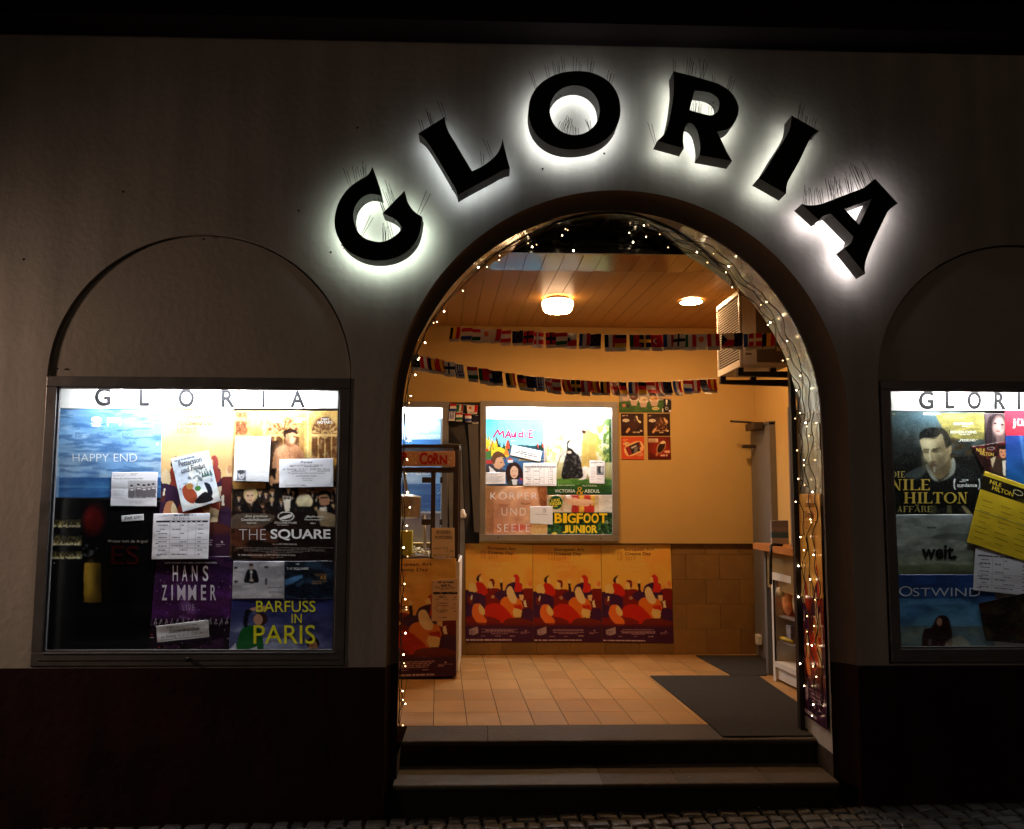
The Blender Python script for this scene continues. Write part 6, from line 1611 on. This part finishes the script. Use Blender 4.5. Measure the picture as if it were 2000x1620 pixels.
fo = lambda a, d, z: P0 * [1, 1, 0] + dirv * a + nx * d + np.array([0, 0, FZ + z])
def bag(a, d, z, w, h, col, lab, nm='snack_bag', dots=None):
    bm = bmesh.new(); bmesh.ops.create_uvsphere(bm, u_segments=14, v_segments=10, radius=1)
    for q in bm.verts:
        x, y, zz = q.co; zz2 = max(min(zz * 1.15, 1), -1)
        k = (1 - .25 * abs(zz2) ** 3)
        q.co = Vector((x * w / 2 * k, y * w * .28 * (1 - zz2 ** 4 * .8), zz2 * h / 2 + h / 2))
    c = fo(a, d, z); ang = atan2(dirv[1], dirv[0]); bm.transform(Matrix.Translation(tuple(c)) @ Matrix.Rotation(ang, 4, 'Z'))
    b = MB(); b.bm(bm, True); return tag(b.build(nm, mat('bag foil', col, .35, spec=.5, var=.35, vscale=22), fix=True), lab, 'snack')
bag(.09, .08, .483, .13, .21, (.80, .34, .12), 'orange snack bag on the upper shelf of the white cabinet')
bag(.22, .10, .483, .13, .21, (.75, .56, .30), 'tan snack bag beside the orange one on the upper cabinet shelf')
c = fo(.095, .03, .655); b = MB(); b.lathe([(.0, 0), (.04, .001), (.04, .006), (0, .007)], (0, 0, 0), 20); b.v = [(c[0] + x, c[1] - z, c[2] + y) for x, y, z in b.v]
tag(b.build('round_tag', M['whitep']), 'round white tag above the orange snack bag inside the cabinet', 'tag')
b = MB(); cb(b, .10, .17, .06, .11, .303, .42); tag(b.build('snack_box', mat('pale box print', (.32, .30, .34), .5, var=.5, vscale=25)), 'small pale printed carton on the middle cabinet shelf', 'carton')
b = MB(); b.tube([fo(.05, .04, .316), fo(.10, .035, .32), fo(.22, .05, .316)], [.012, .017, .012], 10); tag(b.build('snack_bar', mat('yellow wrapper', (.60, .44, .05), .4)), 'yellow wrapped snack bar lying on the middle cabinet shelf', 'snack')
b = MB(); b.tube([fo(.33, .05, .316), fo(.50, .05, .316)], .015, 10); tag(b.build('snack_bar', mat('red wrapper', (.40, .05, .04), .4)), 'red wrapped snack bar behind the yellow one in the cabinet', 'snack')
# floor mats
def matpoly(pts, lab, h=.008):
    P = [tuple(p[:2]) for p in pts]; b = MB(); b.prism([(x, y, FZ + .0005) for x, y in P], (0, 0, h)); return tag(b.build('floor_mat', M['carpet']), lab, 'mat')
A, Bq = atz(1270, 1322, FZ), atz(1400, 1432, FZ)
c = .30
matpoly([(A[0], A[1]), (1.335, .60), (1.345, .335), (1.862, .335), (1.862, .47), (2.05, .49), (2.06, A[1] - .005)], 'large dark grey mat over the hall floor and stone threshold')
q = [atz(1360, 1282, FZ), atz(1497, 1282, FZ), atz(1508, 1320, FZ), atz(1428, 1320, FZ)]
matpoly([q[0], q[1], (2.13, A[1] + .005), (float(q[3][0]), A[1] + .005)], 'small dark mat in front of the grey hall door')

# ---------------------------------------------------------------- popcorn machine
pr = atz(896, 1327, FZ)                        # front right foot
yc = float(pr[1]); xr_ = float(pr[0]); wd = .72; xl_ = xr_ - wd
zc1 = float(at(893, 1097, yc)[2])              # top of the cabinet
zt0, zt1 = zc1, float(at(897, 876, yc)[2])
t = thing('popcorn_machine', ((xl_ + xr_) / 2, yc + .3, FZ), 'dark framed glass popcorn machine on a white cabinet by the arch', 'popcorn machine')
b = MB(); b.bbox(xl_, xr_, yc, yc + .62, FZ + .05, zc1 - .001, .006); b.build('cabinet', M['whitep'], t)
b = MB(); b.box(xl_ + .03, xr_ - .03, yc + .03, yc + .6, FZ + .012, FZ + .0495); b.build('plinth', M['black'], t)
for x in (xl_ + .06, xr_ - .06):
    b = MB(); c = (x, yc + .05, FZ + .022); b.ball(c, .02, 10, 8); b.build('caster', M['black'], t)
xe = float(at(896, 960, yc)[0]); pw_ = .052
b = MB(); ye = yc + .50
zs0, zs1 = float(at(840, 913, yc)[2]), float(at(840, 880, yc)[2])
b.bbox(xe - pw_ * .8, xe, yc, yc + .04, zt0, zt1, .003); b.bbox(xl_, xl_ + .035, yc, yc + .04, zt0, zt1, .003); b.bbox(xe - .035, xe, ye - .04, ye, zt0, zt1, .003); b.bbox(xl_, xl_ + .035, ye - .04, ye, zt0, zt1, .003)
b.bbox(xl_ - .002, xe + .002, yc - .004, ye + .004, zt1 + .0005, zt1 + .03, .004); b.bbox(xl_ + .036, xe - pw_ * .8 - .001, yc + .004, yc + .036, zs0 - .034, zs0, .003); b.bbox(xl_ + .036, xe - .04, ye - .036, ye - .004, zs0 - .03, zs0, .003)
b.bbox(xl_ + .001, xe - .001, yc + .002, ye, zt0 + .0008, zt0 + .02, .003)
b.build('case_frame', M['brown'], t)
xm = float(at(846, 960, yc)[0])
b = MB(); b.bbox(xm - .017, xm + .017, yc + .006, yc + .03, zt0 + .021, zs0 - .035, .003)
for py in (938, 1020):
    z = float(at(840, py, yc)[2]); b.bbox(xm - .085, xm - .018, yc + .002, yc + .03, z - .022, z + .022, .003); b.bbox(xm + .05, xm + .07, yc + .012, yc + .026, z - .022, z + .022, .003)
b.build('door_hinge', M['brown'], t)
for x0, x1 in ((xl_ + .036, xm - .018), (xm + .018, xe - pw_ * .8 - .001)):
    b = MB(); b.box(x0, x1, yc + .014, yc + .018, zt0 + .021, zs0 - .035); b.build('glass_pane', M['glass'], t)
b = MB(); b.box(xe - .02, xe - .016, yc + .041, ye - .041, zt0 + .021, zt1 - .001); b.build('side_glass', M['glass'], t)
s = Sheet([(718, 881.5), (888.5, 881.5), (888.5, 911.5), (718, 911.5)], yc - .001, (206, 150, 116), 1.0, 0, 100).zoom('G')
s.rect(-300, 650, 700, 660, (150, 104, 84)); s.mottle(70, (226, 172, 140), .5, .45, .65, 2); RDP = (176, 24, 14)
s.ell(245, 735, 62, 55, (222, 170, 104), .8, 0, .5)
for cx, cy in ((228, 695), (205, 765), (285, 705), (655, 728), (634, 775), (285, 780), (245, 735)): s.ell(cx, cy, 20, 17, (190, 120, 84)).ell(cx - 2, cy, 15, 12, (236, 196, 150))
for ch, x0, x1, y0, y1 in (('P', -80, 10, 668, 795), ('O', 20, 110, 680, 795), ('P', 118, 186, 668, 796), ('C', 318, 404, 668, 798), ('o', 402, 466, 694, 794), ('R', 466, 532, 676, 794), ('N', 532, 612, 700, 796)): s.text(ch, x0, y0, x1, y1, RDP, .04)
s.build('sign_panel', MBD, thick=.006, parent=t)
# kettle and inside of the case
kx = float(at(800, 980, yc + .25)[0]); kz = float(at(800, 1000, yc + .25)[2])
b = MB(); b.lathe([(.0, .0), (.085, .0), (.105, .02), (.11, .16), (.114, .165), (.105, .172), (.05, .185), (.02, .19), (.018, .21), (.0, .215)], (kx - .02, yc + .25, kz - .05), 28, True, False); b.build('kettle', M['steel'], t)
b = MB(); b.tube([(kx - .02, yc + .25, kz + .14), (kx - .05, yc + .25, kz + .34)], .012, 8); b.tube([(kx + .115, yc + .25, kz - .02), (kx + .125, yc + .25, zt0 + .03)], .012, 8); b.build('kettle_arm', M['steel'], t)
b = MB(); b.bbox(xl_ + .04, xm + .02, yc + .08, ye - .05, zt0 + .0205, zt0 + .035, .003); b.build('tray', M['steel'], t)
r = random.Random(12); b = MB()
for k in range(170):
    rad = r.uniform(.007, .012); x = r.uniform(xl_ + .06, xm); y = r.uniform(yc + .09, ye - .07); h = .05 * (1 - ((x - (xl_ + xm) / 2) / (xm - xl_) * 2) ** 2)
    b.ball((x, y, zt0 + .04 + r.uniform(0, max(h, .004))), rad, 6, 4, (1, 1, .8))
tag(b.build('popcorn', mat('popcorn', (.75, .66, .45), .7), t), kind='stuff')
def boxthing(name, x0, x1, y0, y1, z0, z1, m, lab, cat):
    b = MB(); b.bbox(x0, x1, y0, y1, z0, z1, .006); return tag(b.build(name, m), lab, cat)
c0, c1 = at(783, 1060, yc + .1), at(805, 1040, yc + .1)
boxthing('popcorn_scoop_box', float(c0[0]) - .06, float(c1[0]), yc + .09, yc + .2, zt0 + .036, float(at(800, 1037, yc + .1)[2]), M['tin'], 'yellow box standing inside the popcorn machine', 'box')
# price card
s = Sheet(zp('G', (447, 1466), (690, 1466), (692, 1784), (447, 1782)), yc - .006, (232, 200, 160), 1.0, .0008, 101).zoom('G')
INK = (50, 34, 30)
s.frame(447, 1466, 692, 1784, (190, 156, 120), 4); s.text('SÜSSES', 496, 1488, 648, 1526, INK, .012); s.text('POPCORN', 484, 1550, 662, 1584, INK, .012); s.text('KLEINE TÜTE', 468, 1668, 622, 1690, INK, 0, .15); s.text('€ 2,70', 604, 1702, 680, 1724, INK); s.text('GROSSE TÜTE', 466, 1742, 630, 1762, INK, 0, .15); s.text('€ 4,80', 604, 1764, 680, 1780, INK)
s.build('price_card', MP, 'beige price card for sweet popcorn taped to the machine glass', 'notice')
# poster and listing on the cabinet front
q = zp('H', (40, 232), (706, 222), (706, 1470), (20, 1500))
day_poster([(700, 1093), (891, 1091), (891, 1321), (700, 1327)], yc - .0015, seed=102, cell=1.2, wav=.004).build('event_poster', MP, 'orange illustrated cinema day poster on the popcorn cabinet front', 'poster')
s = Sheet(zp('H', (452, 452), (722, 432), (722, 874), (447, 886)), yc - .005, (216, 176, 140), 1.0, .002, 103).zoom('H')
s.lines(480, 466, 712, 2, 32, (70, 44, 36), .8, .5, True); s.lines(465, 518, 705, 3, 14, (100, 70, 56), .7, .5, True); s.rect(463, 576, 727, 600, (30, 20, 26)); s.lines(540, 584, 585, 1, 12, (226, 200, 180)); s.lines(672, 580, 715, 1, 12, (226, 200, 180))
for y in (615, 632, 690, 716, 765, 782, 840): s.lines(475, y, 650, 1, 16, (80, 52, 42), .8, .55, True)
for y in (628, 692, 712, 775): s.lines(680, y, 716, 1, 16, (80, 52, 42), .8, .5)
s.rect(470, 656, 715, 659, (140, 100, 80)); s.rect(470, 744, 715, 747, (140, 100, 80)); s.build('programme_sheet', MP, 'small programme sheet pinned over the poster on the popcorn cabinet', 'notice')

# ---------------------------------------------------------------- jamb: pale lining sheets and the poster on the right reveal
def reveal_pt(side, a, y, off=.004):
    """side -1 left, 1 right; a = height above the arch springing along the curve (negative: upright jamb)"""
    k = (y - YM) / (YV - YM); rx = IRX + .03 * k - off; cx = ICX - .03 * k; rz = IRZ - .008 * k - off
    if a <= 0: return (cx + side * rx, y, ICZ + a)
    th = a / IRX
    return (cx + side * rx * cos(th), y, ICZ + rz * sin(th))


def lining(name, side, a0, a1, y0, y1, off, m, lab, seed, cat='sheet', group=None, taper=None):
    r = random.Random(seed); n, k = max(3, int((a1 - a0) / .045)), 7
    vs = []; fs = []
    for i in range(n + 1):
        for j in range(k + 1):
            a = a0 + (a1 - a0) * i / n + .012 * (j / k - .5) * sin(seed); ya = y0 if taper is None else taper(a); y = ya + (y1 - ya) * j / k
            vs.append(reveal_pt(side, a, y, off + .004 * float(fbm(np.array(a * 9.0), np.array(y * 14.0), seed, 3))))
    for i in range(n):
        for j in range(k):
            q = i * (k + 1) + j; fs.append((q, q + 1, q + k + 2, q + k + 1))
    b = MB(); b.add(vs, fs, True)
    return tag(b.build(name, m, fix=False), lab, cat, group)
gl = 'pale sheets taped along the doorway reveal'
LABS = ['crumpled pale sheet taped at the upper right curve of the arch reveal', 'pale sheet on the arch reveal beside the air conditioner', 'pale sheet on the arch reveal just above the bracket height', 'bright pale sheet on the right jamb below the air conditioner bracket', 'greyish sheet on the right jamb above the orange jamb poster', 'pale sheet on the upper left curve of the arch reveal']
zj = lambda py: float(atx(1600, py, ICX + IRX - .006)[2]) - ICZ
specs = [(1, .80, 1.42, YM + .004, YV - .02), (1, .34, .805, YM + .004, YV - .02), (1, -.03, .345, YM + .006, YV - .015), (1, zj(880), -.02, YM + .02, YV - .004), (1, zj(965), zj(876), YM + .018, YV - .002), (-1, .35, 1.5, YM + .004, YV - .02)]
for i, (sd, a0, a1, y0, y1) in enumerate(specs):
    lining('reveal_sheet', sd, a0, a1, y0, y1, .003 + .003 * (i % 2), M['lining'], LABS[i], 40 + i, 'sheet', gl)
tp = lambda a: YV - .002 - (YV - YM - .012) * min(1, max(0, (a - .92) / .80)) ** .75
lining('crown_panel', 1, .93, 1.832, 0, YV + .02, .012, M['blackgloss'], 'black glossy panel lining the arch crown on its right half', 50, 'panel', None, tp)
lining('crown_panel', -1, .93, 1.832, 0, YV + .02, .012, M['blackgloss'], 'black glossy panel lining the arch crown on its left half', 51, 'panel', None, tp)
xj = ICX + IRX - .014
z1, z0 = ICZ + zj(965), float(atx(1590, 1405, ICX + IRX)[2])
day_poster(world=[(xj, YV - .004, z1), (xj, YM + .02, z1), (xj, YM + .02, z0), (xj, YV - .004, z0)], seed=104, cell=1.5, wav=.003, front=(-1, 0, 0)).build('event_poster', MG, 'narrow orange illustrated cinema day poster on the right door jamb behind fairy lights', 'poster')

# ---------------------------------------------------------------- fairy lights round the doorway
bulb_ms = [emit_mat('warm fairy bulb', (1, .76, .46), 40), emit_mat('warm fairy bulb dim', (1, .68, .34), 14), emit_mat('warm fairy bulb faint', (1, .6, .26), 5)]
bulb_m = bulb_ms[0]


def fairy(label, side, a0, a1, lines, nb, seed):
    r = random.Random(seed); t = thing('fairy_lights', reveal_pt(side, a0, .25), label, 'fairy lights')
    b = MB(); pts = []
    for k in range(lines):
        ph = r.uniform(0, 9); n = 90
        line = []
        for i in range(n + 1):
            a = a0 + (a1 - a0) * i / n
            y = YM + .05 + (YV - YM - .09) * (k + .5) / lines + .030 * sin(a * 13 + ph) + .022 * sin(a * 31 + ph * 2) + .02 * (float(vnoise(np.array(a * 17.0), np.array(k * 3.0), seed)) - .5)
            y = min(max(y, YM + .012), YV - .01)
            line.append(reveal_pt(side, a, y, .018 + .012 * float(vnoise(np.array(a * 11.0), np.array(k * 5.0), seed + 3))))
        b.tube(line, .0028, 5); pts.append(line)
    b.build('cable', M['cable'], t)
    for i in range(nb):
        line = pts[i % lines]; q = max(0, int((i + r.uniform(-.5, 1.5)) / nb * (len(line) - 2))); q = min(q, len(line) - 1); p = np.array(line[q])
        inward = np.array([ICX, p[1], min(ICZ, p[2])]) - p; inward /= np.linalg.norm(inward) + 1e-9
        d = inward * r.uniform(.25, 1) + np.array([0, r.uniform(-1, 1), r.uniform(-.9, .5)]); d /= np.linalg.norm(d)
        if np.dot(d, inward) < .1: d = d + inward * .4
        e = p + d * .024
        m = MB(); m.tube([p, e], .0030, 5); m.build('socket', M['cable'], t)
        m = MB(); m.ball(e + d * .006, .0036 * r.uniform(.75, 1.25), 8, 6); m.build('bulb', r.choice(bulb_ms), t)
    return t


fairy('fairy light string along the right jamb below the arch curve', 1, zj(1395), .05, 3, 30, 61)
fairy('fairy light string along the right curve of the arch', 1, .0, 1.75, 3, 22, 62)
fairy('fairy light string along the left curve of the arch', -1, .0, 1.75, 2, 19, 63)
fairy('fairy light string hanging down the left jamb', -1, zj(1420), .05, 2, 24, 64)
r = random.Random(65)
t = thing('fairy_lights', (ICX, YV, 3.25), 'fairy light string hanging in front of the black fascia at the arch crown', 'fairy lights')
line = [(ICX - .62 + 1.24 * i / 60, YV - .02 - .02 * sin(i * .9), 3.235 + .022 * sin(i * .55) + .012 * sin(i * 1.7)) for i in range(61)]
b = MB(); b.tube(line, .0025, 5); b.build('cable', M['cable'], t)
for i in range(4):
    p = np.array(line[8 + i * 14 + r.randint(-2, 2)]) + np.array([0, 0, 0]); e = p + np.array([r.uniform(-.01, .01), -.008, -r.uniform(.015, .035)])
    m = MB(); m.tube([p, e], .003, 5); m.build('socket', M['cable'], t)
    m = MB(); m.ball(e, .0042, 8, 6); m.build('bulb', bulb_m, t)

# ---------------------------------------------------------------- the big GLORIA letters
Z1 = lambda *p: [((620 + q[0] / 3.2258), (90 + q[1] / 3.2258)) + tuple(q[2:]) for q in p]
Z2 = lambda *p: [((1240 + q[0] / 3.4464), (90 + q[1] / 3.4464)) + tuple(q[2:]) for q in p]
C_ = 1
ell = lambda cx, cy, rx, ry, n, e=2.0, rot=0.0: [(cx + cos(rot) * X - sin(rot) * Yv, cy + sin(rot) * X + cos(rot) * Yv) for X, Yv in ((rx * np.sign(cos(2 * pi * i / n)) * abs(cos(2 * pi * i / n)) ** (2 / e), ry * np.sign(sin(2 * pi * i / n)) * abs(sin(2 * pi * i / n)) ** (2 / e)) for i in range(n))]
LET = [
    ('G', [Z1((347, 762, C_), (318, 812), (265, 845), (205, 888), (157, 945), (123, 1015), (108, 1090), (111, 1150), (128, 1205), (158, 1255), (205, 1298), (262, 1330), (330, 1349), (400, 1352), (470, 1341), (530, 1317), (582, 1280), (625, 1225), (648, 1160), (660, 1078, C_), (625, 1055), (592, 1022), (566, 975), (549, 912, C_), (410, 1055, C_), (452, 1072), (485, 1090), (512, 1115), (531, 1145, C_), (515, 1172), (490, 1195), (462, 1214), (430, 1229), (393, 1235), (345, 1229), (300, 1212), (262, 1180), (238, 1135), (226, 1085), (230, 1035), (250, 990), (282, 955), (325, 935), (365, 935), (402, 945, C_), (384, 865))],
     (.83, 1.0, .86), 62),
    ('L', [Z1((635, 552, C_), (803, 447, C_), (808, 490), (830, 548), (868, 610), (910, 682), (975, 790, C_), (1040, 757), (1090, 722), (1130, 682), (1155, 632), (1168, 583, C_), (1180, 650), (1213, 770, C_), (1160, 788), (1100, 822), (1000, 875), (915, 922), (884, 942, C_), (870, 900), (840, 850), (790, 765), (740, 682), (705, 625), (672, 582))], (.86, .97, 1.0), 25),
    ('O', [ell(*Z1((1620, 405))[0], 290 / 3.2258, 246 / 3.2258, 64, 2.15, -.10), ell(*Z1((1621, 405))[0], 157 / 3.2258, 156 / 3.2258, 44, 2.05, -.1)], (.92, .98, .97), 44),
    ('R', [Z2((258, 170, C_), (400, 205, C_), (560, 253, C_), (622, 290), (668, 338), (695, 395), (699, 435), (689, 480), (665, 525), (625, 560), (552, 578, C_), (570, 612), (592, 655), (620, 715), (655, 775, C_), (435, 735, C_), (441, 690), (437, 645), (428, 600), (412, 555), (385, 525), (355, 520), (338, 550), (325, 620), (330, 690, C_), (150, 640, C_), (190, 602), (215, 560), (236, 480), (250, 400), (261, 310), (262, 235)), Z2((402, 300, C_), (490, 312), (540, 335), (565, 368), (568, 405), (553, 443), (522, 465), (480, 463), (368, 432, C_))], (.93, 1.0, .90), 40),
    ('I', [Z2((1055, 468, C_), (1240, 573, C_), (1200, 600), (1175, 636), (1148, 690), (1108, 775), (1060, 860), (1027, 925), (1017, 995, C_), (832, 890, C_), (868, 852), (900, 800), (945, 725), (1000, 640), (1038, 570), (1050, 520))], (.94, 1.0, .90), 38),
    ('A', [Z2((1617, 893, C_), (1770, 1060, C_), (1712, 1105), (1688, 1145), (1648, 1228), (1600, 1330), (1562, 1425), (1549, 1480), (1550, 1535, C_), (1410, 1362, C_), (1442, 1338), (1462, 1312), (1469, 1283, C_), (1320, 1130, C_), (1290, 1137), (1262, 1150), (1240, 1174, C_), (1122, 1065, C_), (1180, 1073), (1245, 1066), (1335, 1034), (1450, 990), (1535, 957), (1580, 928)), Z2((1595, 1030, C_), (1510, 1205, C_), (1412, 1098, C_))], (1.0, .93, .95), 85),
]
YL, YB_, YE_ = -.188, -.080, -.105
WHERE = dict(G='lowest at the left end of the arched sign', L='between the letters G and O over the arch', O='round letter at the top of the arched sign', R='between the letters O and I over the arch', I='straight letter between R and A over the arch', A='brightest halo, at the right end of the arched sign')
rs = random.Random(77)
for ch, loops, ecol, es in LET:
    W3 = []
    for lp in loops:
        if ch != 'O': lp = smooth_loop(lp, 5)
        W3.append([(float(p[0]), float(p[2])) for p in at([q[0] for q in lp], [q[1] for q in lp], YL)])
    cx = sum(p[0] for p in W3[0]) / len(W3[0]); cz = min(p[1] for p in W3[0])
    t = thing('sign_letter', (cx, YL, cz), 'black halo lit channel letter %s, %s' % (ch, WHERE[ch]), 'sign letter', 'channel letters of the arched sign')
    b = MB(); b.add(*fill(W3, YL)); b.build('letter_face', M['face'], t, fix=False)
    b = MB()
    for lp in W3: b.strip([(x, YL, z) for x, z in lp], [(x, YB_, z) for x, z in lp], False, True)
    b.build('letter_return', M['retn'], t, fix=False)
    b = MB(); b.add(*fill(W3, YE_)); b.build('light_panel', emit_mat('letter light ' + ch, ecol, es / 5.2), t, fix=False)
    # bird wires on the upward edges, insects and screws along the rear edge
    bird = MB(); g = MB()
    def normals(lp):
        A2 = sum(lp[i][0] * lp[(i + 1) % len(lp)][1] - lp[(i + 1) % len(lp)][0] * lp[i][1] for i in range(len(lp)))
        for i in range(len(lp)):
            (x0, z0), (x1, z1) = lp[i], lp[(i + 1) % len(lp)]; L = sqrt((x1 - x0) ** 2 + (z1 - z0) ** 2)
            if L < 1e-6: continue
            yield i, x0, z0, x1, z1, L, (z1 - z0) / L * np.sign(A2), -(x1 - x0) / L * np.sign(A2)
    for li, lp in enumerate(W3):
        for i, x0, z0, x1, z1, L, nx_, nz_ in normals(lp):
            if li: nx_, nz_ = -nx_, -nz_
            if nz_ > (.66 if not li else .55):
                m = L / .034; k = int(m) + (1 if rs.random() < m - int(m) else 0)
                for _ in range(k):
                    f = rs.random(); x, z = x0 + (x1 - x0) * f, z0 + (z1 - z0) * f; y = YL + rs.choice((.035, .07, .1))
                    h = .0 + rs.uniform(.085, .15) * (.8 if li else 1); sx = nx_ * .45 + rs.uniform(-.12, .12)
                    for q in range(2):
                        xx = x + q * rs.uniform(.006, .014)
                        bird.tube([(xx, y, z - .002), (xx + h * (sx + .06 * q), y + rs.uniform(-.012, .012), z + h * (1 - .12 * q))], 0.0016, 3, False, False)
            elif nz_ < -.3 and rs.random() < .16:
                f = rs.random(); x, z = x0 + (x1 - x0) * f, z0 + (z1 - z0) * f
                g.ball((x + nx_ * .002, rs.uniform(YB_ - .05, YB_ - .004), z + nz_ * .002), rs.uniform(.002, .0045), 6, 4)
    if bird.v: tag(bird.build('bird_wire', M['wire'], t, fix=False), kind='stuff')
    if g.v: g.build('fixing_screw', M['black'], t)

# small wall fixings and marks on the plaster
g = MB()
for px, py in ((646, 493), (583, 412), (1060, 330), (1180, 300), (240, 375), (112, 720), (398, 467), (46, 507), (698, 250)):
    c = at(px, py, 0); g.ball(c, .006, 8, 6)
g.build('wall_fixing', M['black'], facade)

# ---------------------------------------------------------------- street lamp that lights the wall from the left, outside the picture
def street_lamp(LX, LY, LZ, strength, hood, label):
    t = thing('street_lamp', (LX, LY, 0), label, 'street lamp', 'street lamps')
    b = MB(); b.lathe([(.09, 0), (.09, .05), (.055, .12), (.05, .5), (.035, .55), (.032, LZ - .2), (.05, LZ - .18), (.05, LZ - .15)], (LX, LY, 0), 16); b.build('post', M['black'], t)
    b = MB(); b.lathe([(hood, LZ + .02), (hood - .01, LZ + .05), (.13, LZ + .13), (.05, LZ + .2), (.0, LZ + .21)], (LX, LY, 0), 24, True, False); b.build('lamp_hood', M['black'], t)
    b = MB(); b.lathe([(.0, LZ - .14), (.07, LZ - .135), (.13, LZ - .04), (.14, LZ + .019)], (LX, LY, 0), 24, True, False); b.build('lamp_shade', emit_mat('street lamp glass', (1, .68, .49), strength), t)
street_lamp(-4.3, -.85, 2.5, 190, .22, 'black hooded street lamp standing on the cobbles left of the lit showcase')
street_lamp(3.5, -11.0, 4.6, 190, .22, 'tall black hooded fill lamp added across the street behind the viewer')  # unseen lamp, added as even dim fill for facade and cobbles

# litter on the cobbles and steps
r = random.Random(31); g = MB()
for k in range(26):
    x = r.uniform(-2.6, 3.2); y = r.uniform(-.5, -.03); a = r.uniform(0, 6.28); s_ = r.uniform(.006, .018); z = gz(x) + .008
    if k < 5: x, y, z = r.uniform(-.3, 1.8), r.uniform(.05, .28), S1 + .002
    g.add([(x + s_ * cos(a), y + s_ * sin(a), z), (x + s_ * .5 * cos(a + 1.7), y + s_ * .5 * sin(a + 1.7), z + .004), (x - s_ * cos(a), y - s_ * sin(a), z + .006), (x - s_ * .5 * cos(a + 1.7), y - s_ * .5 * sin(a + 1.7), z + .002)], [(0, 1, 2, 3)])
tag(g.build('leaf_litter', mat('dry leaf', (.20, .12, .04), .8, var=.4, vscale=30), fix=False), kind='stuff')
